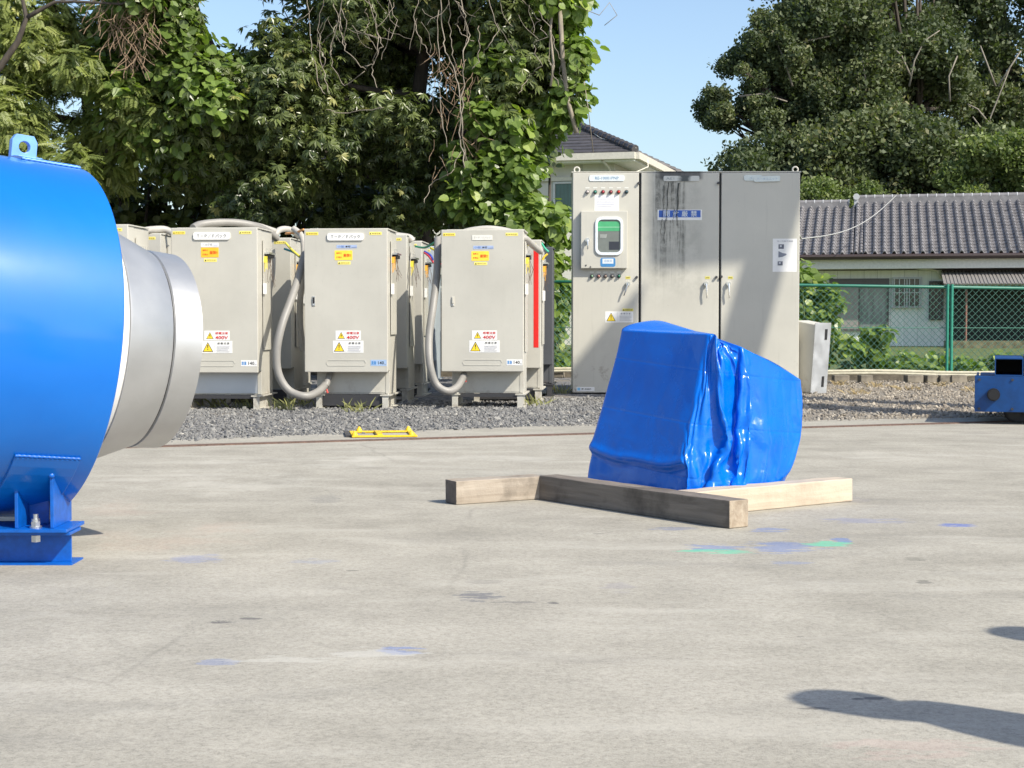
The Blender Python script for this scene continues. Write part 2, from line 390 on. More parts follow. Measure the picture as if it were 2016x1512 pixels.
def warn(ix, iz, s, bolt):
    it = [('tri', ix, iz, s*1.1, s, K), ('tri', ix, iz-s*.03, s*.9, s*.82, YEL)]
    if bolt: it.append(('poly', ix, iz, s, s, K, [(.02, .22), (-.1, -.08), (0, -.06), (-.04, -.34), (.12, .02), (.03, .02), (.07, .22)]))
    else: it += [('poly', ix, iz, s, s, K, [(-.06, .2), (-.03, -.14), (.03, -.14), (.06, .2)]), ('rect', ix, iz-s*.25, s*.09, s*.08, K)]
    return it
def lines(ix, iz, w_, h_, n, colr=GRY):
    return [('rect', ix - w_*.5*(.12 if i % 3 == 2 else 0), iz+h_/2-(i+.5)*h_/n, w_*(1 if i % 3 != 2 else .88), h_/n*.28, colr) for i in range(n)]
#--SETTING--
# ================================================================ THE SETTING
rng = np.random.default_rng(7); random.seed(7)
g = MB(); g.add([(-400,-60,0),(400,-60,0),(400,900,0),(-400,900,0)], [(0,1,2,3)])
struct(g.build('ground', M_gravel))
edge = [(-60,-19.5),(-12,5.9),(-5.2,9.35),(-3.4,10.25),(-2.27,10.84),(-1.2,11.5),(-.4,11.95),(.61,12.42),(1.6,12.75),(2.8,13.0),(4.2,13.35),(8,14.6),(20,19.3),(60,34.5)]
cb = []
for (a, b), (c_, d) in zip(edge[:-1], edge[1:]):
    n = max(1, int(math.hypot(c_-a, d-b)/.35)) if abs(a) < 13 else 1
    for k in range(n):
        u = k/n; j = random.uniform(-.05, .05) if abs(a) < 13 else 0
        cb.append((a+(c_-a)*u, b+(d-b)*u+j))
cb.append(edge[-1])
poly = [(-60,-50),(60,-50)] + cb[::-1]
y = MB(); y.prism(poly, lambda a, b: (a, b, .006), lambda a, b: (a, b, -.1))
struct(y.build('concrete_yard', M_conc))
# sunken rails along the yard edge
M_rust = flat((.15, .095, .075), .8, var=.25, key='rust', scale=40)
d = Vector((6.75, 2.63, 0)).normalized(); q = Vector((-d.y, d.x, 0)); p0 = Vector((-2.61, 10.12, 0))
for off, wd in ((0, .045), (.10, .02)):
    rm = MB(); a = p0 + q*off - d*14; b = p0 + q*off + d*30
    z = .014 if wd > .03 else .010
    rm.bar(a + Vector((0,0,z-.02)), b + Vector((0,0,z-.02)), wd, .04)
    o = rm.build('floor_rail', M_rust); struct(o)
# slot beside the rail
rm = MB(); a = p0 + q*.05 - d*14; b = p0+q*.05 + d*30; rm.bar(a+Vector((0,0,.001)), b+Vector((0,0,.001)), .05, .0125)
struct(rm.build('rail_slot', flat((.05,.04,.035), .95, key='slot_dirt')))

# gravel stones
def icosphere_np():
    b = bmesh.new(); bmesh.ops.create_icosphere(b, subdivisions=1, radius=1)
    v = np.array([x.co[:] for x in b.verts]); f = np.array([[x.index for x in t.verts] for t in b.faces]); b.free(); return v, f
iv, if_ = icosphere_np()
def edge_y(x):
    xs = [e[0] for e in edge]; ys = [e[1] for e in edge]; return np.interp(x, xs, ys)
def stones(n, x0, x1, depth, smin, smax, name, seedv, light=0.0):
    r = np.random.default_rng(seedv)
    x = r.uniform(x0, x1, n); t = r.uniform(0, 1, n)**1.15*depth; yy = edge_y(x) + t - .06
    yy += np.where(t < .12, r.normal(0, .07, n), 0)
    ln = np.sin(x*1.3+2)*.5+.5
    s = r.uniform(smin, smax, n)*np.where(r.random(n) < .06, 1.6, 1)
    sc = np.stack([s*r.uniform(.7, 1.3, n), s*r.uniform(.6, 1.1, n), s*r.uniform(.4, .8, n)], 1)
    V = iv[None]*(1 + r.normal(0, .2, (n, len(iv), 1)))*sc[:, None]
    ax = r.normal(size=(n, 3)); ax /= np.linalg.norm(ax, axis=1)[:, None]; an = r.uniform(0, 6.28, n)
    c_, s_ = np.cos(an)[:, None, None], np.sin(an)[:, None, None]; A = ax[:, None]
    V = V*c_ + np.cross(np.broadcast_to(A, V.shape), V)*s_ + A*(V*A).sum(-1, keepdims=True)*(1-c_)
    V[..., 0] += x[:, None]; V[..., 1] += yy[:, None]; V[..., 2] += (s*.25)[:, None]
    Fc = if_[None] + (np.arange(n)*len(iv))[:, None, None]
    tint = np.repeat(np.clip(r.beta(1.6, 3, n)+light+.0*ln, 0, 1), len(iv))
    o = npmesh(name, V.reshape(-1, 3), Fc.reshape(-1, 3), M_stone, attr=tint)
    o['kind'] = 'stuff'; o['label'] = 'grey crushed stone spread along the concrete edge'; return o
stones(24000, -5.5, 2.4, 4.2, .007, .018, 'gravel', 3)
o = stones(13000, 2.0, 9, 7.5, .006, .02, 'gravel', 4, .15); o['label'] = 'pale stones and dirt in front of the green fence'

# ---------------------------------------------------------------- fence
M_green = flat((.05, .27, .19), .45, var=.08, key='green_coating')
M_green2 = flat((.03, .24, .17), .4, var=.08, key='green_post')
fa = Vector((-5.0, 24.0, .09)); fb = Vector((9.6, 20.2, .09))
fd = (fb-fa); FL = fd.length; fu = fd/FL; fn = Vector((fu.y, -fu.x, 0))
def ftop(s): 
    return 1.36 + (1.236-1.36)*((fa + fu*s).x - .7)/6.1
fence = thing('chain_link_fence', 'green chain link fence with thin rails behind the tall control cabinet', 'fence', fa)
def floc(s, z, o=0): return fu*s + fn*o + Vector((0, 0, z))
fm = MB(); P_ = .085
for sgn in (1, -1):
    n = int((FL+1.4)/P_)
    for k in range(n):
        s0 = k*P_ - (1.25 if sgn > 0 else 0); hh = 1.2
        za, zb = .02, hh
        sa = s0; sb = s0 + sgn*(zb-za)*.95
        if sgn < 0: sa = s0; sb = s0-(zb-za)*.95
        # clip
        def cl(sx, zx, sy, zy):
            if sx < 0: zx = zx + (zy-zx)*(0-sx)/(sy-sx); sx = 0
            if sx > FL: zx = zx + (zy-zx)*(FL-sx)/(sy-sx); sx = FL
            return sx, zx
        if (sa < 0 and sb < 0) or (sa > FL and sb > FL): continue
        sa, za = cl(sa, za, sb, zb); sb, zb = cl(sb, zb, sa, za)
        fm.tube([floc(sa, za, .004*sgn), floc(sb, zb, .004*sgn)], .0038, 3, cap=False)
fm.build('wire_mesh', flat((.13, .29, .22), .5, var=.08, key='dull_green_wire'), fence, fixn=False)
for name, zf, r in (('top_rail', None, .021), ('middle_wire', .62, .005), ('bottom_wire', .03, .005)):
    m = MB(); z0 = (ftop(0)-.09) if zf is None else zf; z1 = (ftop(FL)-.09) if zf is None else zf
    m.tube([floc(0, z0), floc(FL, z1)], r, 8); m.build(name, flat((.02, .16, .11), .45, var=.08, key='dark_green_rail'), fence, smooth=True)
for X in (-4.6, -2.7, -.8, 1.1, 2.9, 7.9, 9.4):
    s = (X-fa.x)/fu.x
    m = MB(); m.cyl(floc(s, -.09, -.03), floc(s, ftop(s)-.06, -.03), .024, 10); m.build('post', M_green2, fence, smooth=True, auto=R(40))
# double post seen right of the tarp
X0 = 5.85
s = (X0 - fa.x)/fu.x
m = MB(); m.cyl(floc(s, -.09, .03), floc(s, ftop(s)-.05, .03), .021, 10); m.cyl(floc(s+.055, -.09, .03), floc(s+.055, ftop(s)-.05, .03), .021, 10)
m.build('double_post', M_green2, fence, smooth=True, auto=R(40))
M_kerb = flat((.21, .185, .145), .9, var=.25, key='old_concrete', scale=8)
k_ = MB(); o1 = fa + fn*.1; o2 = fb + fn*.1
k_.bar(o1+Vector((0,0,-.05)), o2+Vector((0,0,-.05)), .14, .1)
tag(k_.build('fence_kerb', M_kerb, bevel=.01), 'low concrete kerb under the green fence', 'kerb')
pp = MB(); a = fa + fn*.32; b = fb + fn*.32; npt = 60
pts = [a + (b-a)*i/npt + Vector((0, 0, .035 + .008*math.sin(i*.8))) for i in range(npt+1)]
pp.tube(pts, .024, 8)
pp.tube([p+fn*.055-Vector((0,0,.03)) for p in pts], .018, 8)
M_pvc = flat((.6, .56, .42), .5, var=.12, key='old_pvc')
tag(pp.build('pipe', M_pvc, smooth=True), 'long cream plastic pipes lying along the foot of the fence', 'pipe')
random.seed(5)
for i, (px, sz) in enumerate(((1652, .2), (1700, .16), (1795, .22), (1828, .16), (1865, .3), (1880, .22), (1093, .25))):
    Y = 20.6 if px > 1200 else 22.4
    x = (px-1008)/F*Y
    m = MB(); m.box(-sz/2, sz/2, -.07, .07, 0, .10)
    o = m.build('concrete_block', M_kerb, bevel=.008, loc=(x, Y-.1, 0), rot=(0, 0, random.uniform(-.3, .3)))
    side = ['leftmost under the fence pipe beside the leaning metal box', 'small one under the fence pipe, second from the left', 'dark one under the pipe below the mown plants', 'short one under the pipe just left of the fence posts', 'widest one directly under the double green post', 'one just right of the double green post', 'one under the fence in the gap left of the tall cabinet'][i]
    tag(o, 'worn concrete block, '+side, 'block', 'blocks along the foot of the fence')

# ================================================================ HOUSES
def mat_siding(base, lines_, seed=0, vert=True):
    t = NT('wall_siding'); co = t.coord(); s_ = t.n('ShaderNodeSeparateXYZ'); t.l(co, s_.inputs[0])
    v = t.math('FRACT', t.math('MULTIPLY', s_.outputs[0 if vert else 2], lines_))
    ln = t.math('LESS_THAN', v, .05)
    n = t.noise(t.coord(scale=(3, 3, .5)), 3, 5, .6)
    c = t.ramp(n, [(.3, tuple(x*.85 for x in base)), (.7, base)])
    c = t.mix(t.math('MULTIPLY', ln, .5), c, tuple(x*.45 for x in base))
    t.col(c); t.setv('Roughness', .7); return t.mat
def mat_tile(a, b, rough=.35, seed=0):
    t = NT('roof_tile'); co = t.coord(); v = t.noise(co, 4, 3, .6)
    vv = t.vor(co, 3.7, out=1); sp = t.n('ShaderNodeSeparateColor'); t.l(vv, sp.inputs[0])
    c = t.mix(sp.outputs[0], a, b); c = t.mix(.7, c, t.ramp(v, [(.3, a), (.7, b)]))
    t.col(c); t.setv('Roughness', rough); t.setv('Specular IOR Level', .6); return t.mat
M_tile = mat_tile((.14, .135, .14), (.27, .26, .265), .42)
M_tilecap = flat((.5, .51, .52), .4, key='pale_ridge_cap')
M_fascia = flat((.70, .69, .63), .6, key='fascia_paint')
M_gutter = flat((.045, .03, .028), .5, key='dark_gutter')
def mat_glass(c, name='window_glass'):
    t = NT(name); n = t.noise(t.coord(scale=(6, 6, .6)), 2.0, 4, .6)
    t.col(t.ramp(n, [(.35, tuple(x*.6 for x in c)), (.65, c)])); t.setv('Roughness', .08); t.setv('Specular IOR Level', .8)
    return t.mat
M_glassdark = mat_glass((.07, .085, .085)); M_curtain = mat_glass((.03, .10, .085), 'green_curtained_glass')
M_frosted = mat_glass((.25, .28, .28), 'frosted_glass')

def win(parent, x0, x1, z0, z1, y, frame_m, glass_m, mull=1, bars=0, fr=.05, dep=.06):
    f = MB(); f.box(x0, x1, y-dep, y+.02, z1-fr, z1); f.box(x0, x1, y-dep-.02, y+.02, z0, z0+fr)
    f.box(x0, x0+fr, y-dep, y+.02, z0+fr, z1-fr); f.box(x1-fr, x1, y-dep, y+.02, z0+fr, z1-fr)
    for i in range(mull):
        xm = x0 + (x1-x0)*(i+1)/(mull+1); f.box(xm-fr*.45, xm+fr*.45, y-dep+.012, y+.02, z0+fr, z1-fr)
    for i in range(bars):
        xm = x0 + (x1-x0)*(i+.5)/bars; f.box(xm-.012, xm+.012, y-dep-.10, y-dep-.076, z0+.0, z1-.0)
    if bars:
        for zz in (z0+.04, (z0+z1)/2, z1-.04): f.box(x0, x1, y-dep-.076, y-dep-.056, zz-.012, zz+.012)
    wdw = f.build('window', frame_m, parent)
    g_ = MB(); g_.box(x0+fr, x1-fr, y-.012, y, z0+fr, z1-fr); g_.build('pane', glass_m, wdw)
    return wdw

# -- single-storey house, front wall at y=0 local
HY = 46.0; k46 = HY/F
def hx(px): return (px-1008)*k46
def hz(py): return CAMH + (625-py)*k46
house = thing('tile_roof_house', 'single storey house with grey tiled roof and pale panel walls behind the green fence', 'house', (0, HY+.75, 0))
M_wallg = mat_siding((.84, .86, .80), 2.6)
b = MB(); b.box(hx(1612), 24, 0, 7, -.1, hz(505)); b.build('wall', M_wallg, house)
b = MB(); b.box(hx(1500), 24.2, -.72, -.05, hz(530), hz(512)+.0); b.build('eave_board', M_fascia, house)
b = MB(); b.box(hx(1612)-.02, 24, -.045, -.004, hz(530)-.03, hz(530)-.003); b.build('trim', M_gutter, house)
b = MB(); b.tube([(hx(1500), -.92, hz(507)), (24.4, -.92, hz(507))], .075, 8); b.box(hx(1500), 24.3, -.86, -.6, hz(511), hz(503)); b.build('gutter', M_gutter, house)
def tile_roof(x0, x1, name, ridge_z, ridge_y, eave_z, eave_y, parent, pitch=.268, rows=17):
    nx = int((x1-x0)/pitch); prof = [(0, .0), (.08, .07), (.22, .092), (.36, .068), (.46, .006), (.56, -.035), (.8, -.012), (.97, .0)]
    V = []; Fc = []
    L = math.hypot(ridge_y-eave_y, ridge_z-eave_z); dy, dz = (ridge_y-eave_y)/L, (ridge_z-eave_z)/L; ny, nz = -dz, dy
    rowl = L/rows; cols = [(x0+i*pitch+u*pitch, h) for i in range(nx) for u, h in prof]
    m = len(cols)
    for r_ in range(rows):
        for e, hh in ((0, .030), (1, .0)):
            s = (r_+e)*rowl - (.02 if e == 0 else 0)
            for cx, h in cols:
                h2 = h + hh
                V.append((cx, eave_y + dy*s + ny*h2, eave_z + dz*s + nz*h2))
        if True:
            for cx, h in cols: V.append((cx, eave_y+dy*(r_*rowl-.02)+ny*(h-.005), eave_z+dz*(r_*rowl-.02)+nz*(h-.005)))
        o_ = r_*3*m
        for i in range(m-1):
            Fc.append((o_+i, o_+i+1, o_+m+i+1, o_+m+i)); Fc.append((o_+2*m+i, o_+2*m+i+1, o_+i+1, o_+i))
    return npmesh(name, np.array(V), np.array(Fc), M_tile, parent, smooth=False)
ry = 3.6
RK = (HY+.75+3.6)/F
def rz_(py): return CAMH + (625-py)*RK
tile_roof(10.1, 24.2, 'roof', rz_(404), ry, hz(503), -.85, house)
tile_roof(hx(1500), 10.1+.5, 'roof', rz_(411), ry, hz(503)-.02, -.83, house)
def ridge(x0, x1, z, name):
    m = MB(); m.box(x0, x1, ry-.1, ry+.12, z-.02, z+.15); m.box(x0-.02, x1+.02, ry-.13, ry+.15, z-.10, z-.02)
    n = int((x1-x0)/.268)
    r_ = m.build(name, M_tile, house)
    c1 = MB(); c1.tube([(x0, ry, z+.17), (x1, ry, z+.17)], .085, 10); 
    for i in range(n+1): c1.tube([(x0+i*.268, ry, z+.17), (x0+i*.268+.03, ry, z+.17)], .094, 10, m=1)
    c1.build('ridge_tile', [M_tile, M_tilecap], r_, smooth=True, auto=R(40))
RX = 10.12
ridge(RX, 24.2, rz_(404)+.02, 'ridge'); ridge((1500-1008)*RK, 9.88, rz_(411)+.0, 'ridge')
b = MB(); b.box(RX-.08, RX+.05, ry-.16, ry+.18, rz_(410), rz_(390)); b.cyl((RX-.01, ry-.2, rz_(391)), (RX-.01, ry+.2, rz_(391)), .10, 12); b.build('ridge_end_tile', M_tilecap, house)
b = MB(); b.box(hx(1500), 24.1, 3.62, 8.2, hz(505), hz(500)); b.add([(hx(1500), ry+.02, rz_(413)), (24.2, ry+.02, rz_(409)), (24.2, 8.2, hz(503)), (hx(1500), 8.2, hz(503))], [(0,1,2,3)]); b.build('rear_roof', M_tile, house, fixn=False)
M_framed = flat((.10, .09, .085), .5, key='bronze_frame'); M_framel = flat((.55, .56, .56), .4, key='alu_frame')
win(house, hx(1641), hx(1757), hz(652), hz(548), -.004, M_framed, M_frosted, 1, 0, .06)
b = MB(); b.box(hx(1645), hx(1698), -.075, -.06, hz(648), hz(562)); b.build('shutter', flat((.3,.28,.26), .7, key='shutter_paint'), house)
b = MB(); b.box(hx(1641), hx(1757), -.12, -.075, hz(563), hz(549)); b.build('shutter_box', M_framed, house)
win(house, hx(1762), hx(1820), hz(607), hz(546), -.004, M_framel, M_glassdark, 1, 6, .05)
win(house, hx(1833), hx(1861), hz(630), hz(554), -.004, M_framed, M_glassdark, 0, 5, .05)
M_awn = flat((.24, .225, .21), .6, var=.15, key='corrugated_awning', scale=20)
b = MB()
for i in range(160):
    x = hx(1857)+i*.1
    b.bar((x, -.1, hz(535)), (x, -2.2, hz(562)), .06, .02)
    b.bar((x+.05, -.1, hz(535)-.015), (x+.05, -2.2, hz(562)-.015), .06, .012)
b.build('awning', M_awn, house, fixn=False)
b = MB(); b.box(hx(1857), 24, -.09, -.006, hz(547), hz(531)); b.build('awning_header', M_gutter, house)
b = MB(); b.box(hx(1868), 24, -.06, -.004, -.1, hz(565)); b.build('painted_shade_sheet', flat((.03,.035,.03), .8, key='painted_shade'), house)  # dark sheet paints the shade of the space under the awning
b = MB(); b.tube([(hx(1897), -1.9, 0), (hx(1897), -1.9, hz(565))], .03, 8); b.build('awning_post', flat((.26,.12,.09), .6, key='red_post'), house)
b = MB(); b.tube([(hx(1800), -.1, hz(515)), (hx(1800), -.12, hz(528)), (hx(1830), -.12, hz(531)), (hx(1848), -.12, hz(534)), (hx(1855), -.12, hz(548))], .03, 8)
b.build('downpipe', M_fascia, house, smooth=True)
hr = R(-13); house.rotation_euler = (0, 0, hr); house.location = (8.8-8.8*math.cos(hr), HY+.75-8.8*math.sin(hr), 0)
# overhead service cable
pts = []
for i in range(25):
    u = i/24; A = P3(1578, 470, 33); B = P3(1765, 384, 49.5); p = A.lerp(B, u); p.z -= .33*math.sin(PI*u); pts.append(p)
m = MB(); m.tube([Vector((4.0, 22, 2.0))]+pts, .012, 6); tag(m.build('cable', flat((.45,.45,.44), .5, key='grey_cable'), smooth=True), 'thin pale cable sagging in front of the grey tiled roof', 'cable')
# low garden wall and hedge by the house
b = MB(); b.box(hx(1810), 24, -3.2, -2.6, -.1, hz(668)); o = b.build('garden_wall', flat((.16,.15,.09), .95, var=.35, key='mossy_wall', scale=5), loc=(0, HY, 0))
tag(o, 'mossy low wall under the awning of the tiled house', 'wall')
b = MB()
for i in range(7): 
    x = hx(1972)+i*.09; b.add([(x, -3.3, hz(690)+random.uniform(-.06,.06)), (x+.11, -3.32+.02*(i%2), hz(690)+random.uniform(-.06,.06)), (x+.11, -3.28, hz(671)), (x, -3.28+.03*(i%2), hz(671))], [(0,1,2,3)])
o = b.build('cloth', M_white, loc=(0, HY, 0)); tag(o, 'white rag hung over the mossy wall beyond the fence', 'cloth')
sm = o.modifiers.new('s', 'SOLIDIFY'); sm.thickness = .01

# -- two-storey house behind the vines
corner = Vector((3.66, 47.0, 0)); fyaw = math.atan2(.27, -.963)      # direction along the front towards the left
h2 = thing('two_storey_house', 'two storey house with dark hip roof and cream eaves behind the vines', 'house', corner, math.atan2(-.27, .963))
# local frame: x to the right along the front, y back; eave corner at x=0
ez = CAMH + 325*47/F; Wd, Dp = 11.0, 9.0
M_roof2 = flat((.075, .07, .075), .5, var=.2, key='slate_roof', scale=6)
M_cream = flat((.60, .57, .5), .6, key='cream_trim')
rf = MB(); n_c = 17; hipd = 4.4; rise = 2.05
for i in range(n_c):
    u0, u1 = i/n_c, (i+1)/n_c
    def ring(u, dz): 
        dd = hipd*u; return [(-Wd+dd, dd, ez+rise*u+dz), (-dd, dd, ez+rise*u+dz), (-dd, Dp-dd, ez+rise*u+dz), (-Wd+dd, Dp-dd, ez+rise*u+dz)]
    a = ring(u0, .035); b_ = ring(u1, 0); c_ = ring(u0, 0)
    for k in range(4):
        j = (k+1) % 4
        rf.add([a[k], a[j], b_[j], b_[k]], [(0,1,2,3)]); rf.add([c_[k], c_[j], a[j], a[k]], [(0,1,2,3)])
roof2 = rf.build('roof', M_roof2, h2, fixn=False)
for ox, sx_, oy, sy_ in ((0, -1, 0, 1), (0, -1, Dp, -1), (-Wd, 1, 0, 1)):
    hp = MB()
    for i in range(26):
        u = i/26; u2 = (i+1)/26+.01
        hp.tube([(ox+sx_*hipd*u, oy+sy_*hipd*u, ez+rise*u+.07), (ox+sx_*hipd*u2, oy+sy_*hipd*u2, ez+rise*u2+.05)], [.13, .10], 8)
    hp.build('hip_tile', M_roof2, roof2, smooth=True, auto=R(40))
e = MB(); 
e.box(-Wd, 0.0, -.12, .02, ez-.22, ez-.02); e.box(-.02, .12, .02, Dp, ez-.22, ez-.02); e.build('gutter', M_cream, h2)
e = MB(); e.box(-Wd+.05, -.02, .03, Dp, ez-.28, ez-.2); e.build('soffit', M_white, h2)
M_wall2 = mat_siding((.6, .58, .52), .55)
e = MB(); e.box(-Wd+.6, -.75, .6, Dp-.6, 3.6, ez-.281); e.build('upper_wall', M_wall2, h2)
e = MB(); e.box(-Wd+.6, -.75, .58, Dp-.58, 0, 3.6); e.build('lower_wall', mat_siding((.72, .69, .6), 6, vert=False), h2)
win(h2, -2.65, -1.15, 3.85, 4.98, .59, M_framel, M_curtain, 1, 0, .06)
e = MB(); e.box(-Wd+.5, -.7, .5, .575, 5.0, 5.12); e.build('trim', M_cream, h2)
e = MB(); e.tube([(-1.0, .0, ez-.25), (-.9, .35, ez-.4), (-.8, .5, ez-.65), (-.8, .5, 0)], .045, 8); e.build('downpipe', M_cream, h2, smooth=True)
e = MB(); e.tube([(.1, 1.4, ez-.05), (.16, 1.2, ez-.35), (-.2, .9, ez-.55), (-.62, .7, ez-.6), (-.7, .62, ez-.9), (-.7, .6, 1)], .022, 6)
e.tube([(-2.1, 2.1, ez+1.1), (-1.3, 1.1, ez+.55), (-.3, .5, ez+.25), (.02, .0, ez+.1)], .015, 6); e.build('wire', M_cream, h2, smooth=True)
# ================================================================ TREES AND PLANTS
def tmpl_broad():
    """one broad leaf, folded along the midrib; length 1 along +y, normal +z"""
    v = [(0,0,0),(.38,.12,.07),(.52,.45,.10),(.34,.8,.05),(0,1.05,-.06),(-.34,.8,.05),(-.52,.45,.10),(-.38,.12,.07),(0,.5,-.03)]
    f = [(0,1,2,8),(8,2,3,4),(8,4,5,6),(0,8,6,7)]
    return np.array(v), np.array(f)
def tmpl_spray(n, spread, droop, wid, ln=1.0, palm=True, seed=0):
    """a spray of slender leaflets"""
    r = random.Random(seed); V = []; Fc = []
    for i in range(n):
        if palm:
            a = (i/(n-1)-.5)*spread + r.uniform(-.15, .15); base = Vector((0, 0, 0)); l = ln*r.uniform(.75, 1.1)
            d = Vector((math.sin(a), math.cos(a)*.9, -droop*r.uniform(.5, 1.3))).normalized()
        else:
            k = i//2; sd = -1 if i % 2 else 1; t = (k+.5)/(n/2)
            base = Vector((0, t*1.25, -.25*t*t*droop)); l = ln*.42*r.uniform(.85, 1.1)*(1-.3*abs(t-.4))
            d = Vector((sd*.85, .45, -droop*r.uniform(.35, .8))).normalized()
        side = d.cross(Vector((0, 0, 1))).normalized(); nn = side.cross(d)
        w_ = wid*l
        p0 = base; p1 = base + d*l*.45 + side*w_ + nn*w_*.35; p2 = base + d*l; p3 = base + d*l*.45 - side*w_ + nn*w_*.35
        o = len(V); V += [p0[:], p1[:], p2[:], p3[:]]; Fc.append((o, o+1, o+2, o+3))
    return np.array(V), np.array(Fc)
T_BROAD = tmpl_broad(); T_PALM = tmpl_spray(7, 3.6, .55, .17, 1, True, 1); T_PINN = tmpl_spray(18, 0, .5, .22, 1, False, 2)
T_CLUMP = None
def tmpl_clump(n, seed):
    r = np.random.default_rng(seed); V = []; Fc = []
    for i in range(n):
        c = r.normal(0, .35, 3); a = r.normal(size=3); a /= np.linalg.norm(a); b = np.cross(a, r.normal(size=3)); b /= np.linalg.norm(b)
        s = r.uniform(.22, .4); o = len(V)
        V += [c-a*s, c+b*s*.55, c+a*s, c-b*s*.55]; Fc.append((o, o+1, o+2, o+3))
    return np.array(V), np.array(Fc)
T_CLUMP = tmpl_clump(7, 3)

def scatter(tmpl, pos, out, up, size, r, droopy=0.0):
    """instances of tmpl: template +z goes along 'up' vector (normal), +y along projected 'out'"""
    V, Fc = tmpl; n = len(pos)
    z = up/np.linalg.norm(up, axis=1)[:, None]
    yv = out - z*(out*z).sum(1)[:, None]; yv /= np.linalg.norm(yv, axis=1)[:, None]+1e-9
    xv = np.cross(yv, z)
    W = pos[:, None] + size[:, None, None]*(V[None, :, 0:1]*xv[:, None] + V[None, :, 1:2]*yv[:, None] + V[None, :, 2:3]*z[:, None])
    G = Fc[None] + (np.arange(n)*len(V))[:, None, None]
    return W.reshape(-1, 3), G.reshape(-1, Fc.shape[1]), len(V)
def lobe_points(lobes, n, r, fill=.75):
    """points over ellipsoid lobes [(c, rad)], returns position, outward direction"""
    c = np.array([l[0] for l in lobes]); rad = np.array([l[1] for l in lobes]); 
    if rad.ndim == 1: rad = np.stack([rad, rad, rad*.8], 1)
    wgt = (rad[:, 0]*rad[:, 2]); idx = r.choice(len(lobes), n, p=wgt/wgt.sum())
    d = r.normal(size=(n, 3)); d /= np.linalg.norm(d, axis=1)[:, None]
    rr = (fill + (1-fill)*r.random(n))**1.0*(1+r.normal(0, .2, n))
    return c[idx] + d*rad[idx]*rr[:, None], d, idx
def foliage(name, parent, mat, tmpl, lobes, n, size, seed, fill=.6, updir=.6, jitter=.5, droop=.0, lumps=.5, ygel=None):
    r = np.random.default_rng(seed)
    pos, d, idx = lobe_points(lobes, int(n*1.0), r, fill)
    lt = r.random(len(lobes))
    if ygel is not None: keep = ygel(pos); pos, d, idx = pos[keep], d[keep], idx[keep]
    m = len(pos)
    up = d*(1-updir) + np.array([0.15, -.25, 1.0])*updir + r.normal(0, jitter, (m, 3))*.6
    out = d + r.normal(0, .6, (m, 3)) + np.array([0, 0, -droop*2])
    s = size*r.uniform(.65, 1.25, m)
    V, Fc, k = scatter(tmpl, pos, out, up, s, r)
    t = np.clip(r.beta(2, 2.6, m)*.8 + (lt[idx]-.5)*lumps*.8, 0, 1); t = np.where(r.random(m) < .03, 1, t)
    return npmesh(name, V, Fc, mat, parent, attr=np.repeat(t, k))
def pxlobes(polys, seed, rmin, rmax, n, Y0, Y1, flat_=.8):
    """lobes filling a photo-space polygon at real depths"""
    r = random.Random(seed); out = []
    xs = [p[0] for p in polys]; ys = [p[1] for p in polys]
    def inside(x, y):
        c = False; j = len(polys)-1
        for i in range(len(polys)):
            xi, yi = polys[i]; xj, yj = polys[j]
            if (yi > y) != (yj > y) and x < (xj-xi)*(y-yi)/(yj-yi)+xi: c = not c
            j = i
        return c
    t = 0
    while len(out) < n and t < 20000:
        t += 1
        x = r.uniform(min(xs), max(xs)); y = r.uniform(min(ys), max(ys))
        if not inside(x, y): continue
        rr = r.uniform(rmin, rmax); Y = r.uniform(Y0, Y1)
        out.append((P3(x, y, Y)[:], (rr, rr*r.uniform(.8, 1.1), rr*flat_*r.uniform(.8, 1.2))))
    return out
def limbs(parent, base, top, lobes, r0, seed, mat=None, name='branch', every=1, tr='trunk', lean=(0,0)):
    r = random.Random(seed); mat = mat or M_bark
    base = Vector(base); top = Vector(top); n = 9
    pts = [base.lerp(top, i/(n-1)) + Vector((math.sin(i*.9+seed)*.08, math.cos(i*1.3+seed)*.08, 0))*(r0/.15)*(i > 0) for i in range(n)]
    t = MB(); t.tube(pts, [r0*(1-.65*i/(n-1)) for i in range(n)], 10); t.build(tr, mat, parent, smooth=True)
    m = MB()
    for k, (c, rad) in enumerate(lobes):
        if k % every: continue
        c = Vector(c); i = min(n-2, max(1, int((max(base.z, min(top.z, c.z-.5*abs((c-top).length)*.4))-base.z)/(top.z-base.z)*(n-1))))
        a = pts[i]; mid = a.lerp(c, .5) + Vector((r.uniform(-.1, .1), r.uniform(-.1, .1), -.12*(c-a).length+r.uniform(0, .2)))*1.0
        q = [a, a.lerp(mid, .5)+Vector((0,0,-.02)), mid, mid.lerp(c, .6), c]
        rr = r0*.38
        m.tube(q, [rr, rr*.75, rr*.55, rr*.35, rr*.16], 6, cap=False)
        for e in range(3):
            dd = Vector((r.uniform(-1, 1), r.uniform(-1, 1), r.uniform(-.5, .9)))*max(rad)*.85
            m.tube([mid.lerp(c, .5), c.lerp(mid, .15)+dd*.55, c+dd], [rr*.28, rr*.16, rr*.07], 5, cap=False)
    m.build(name, mat, parent, smooth=True)

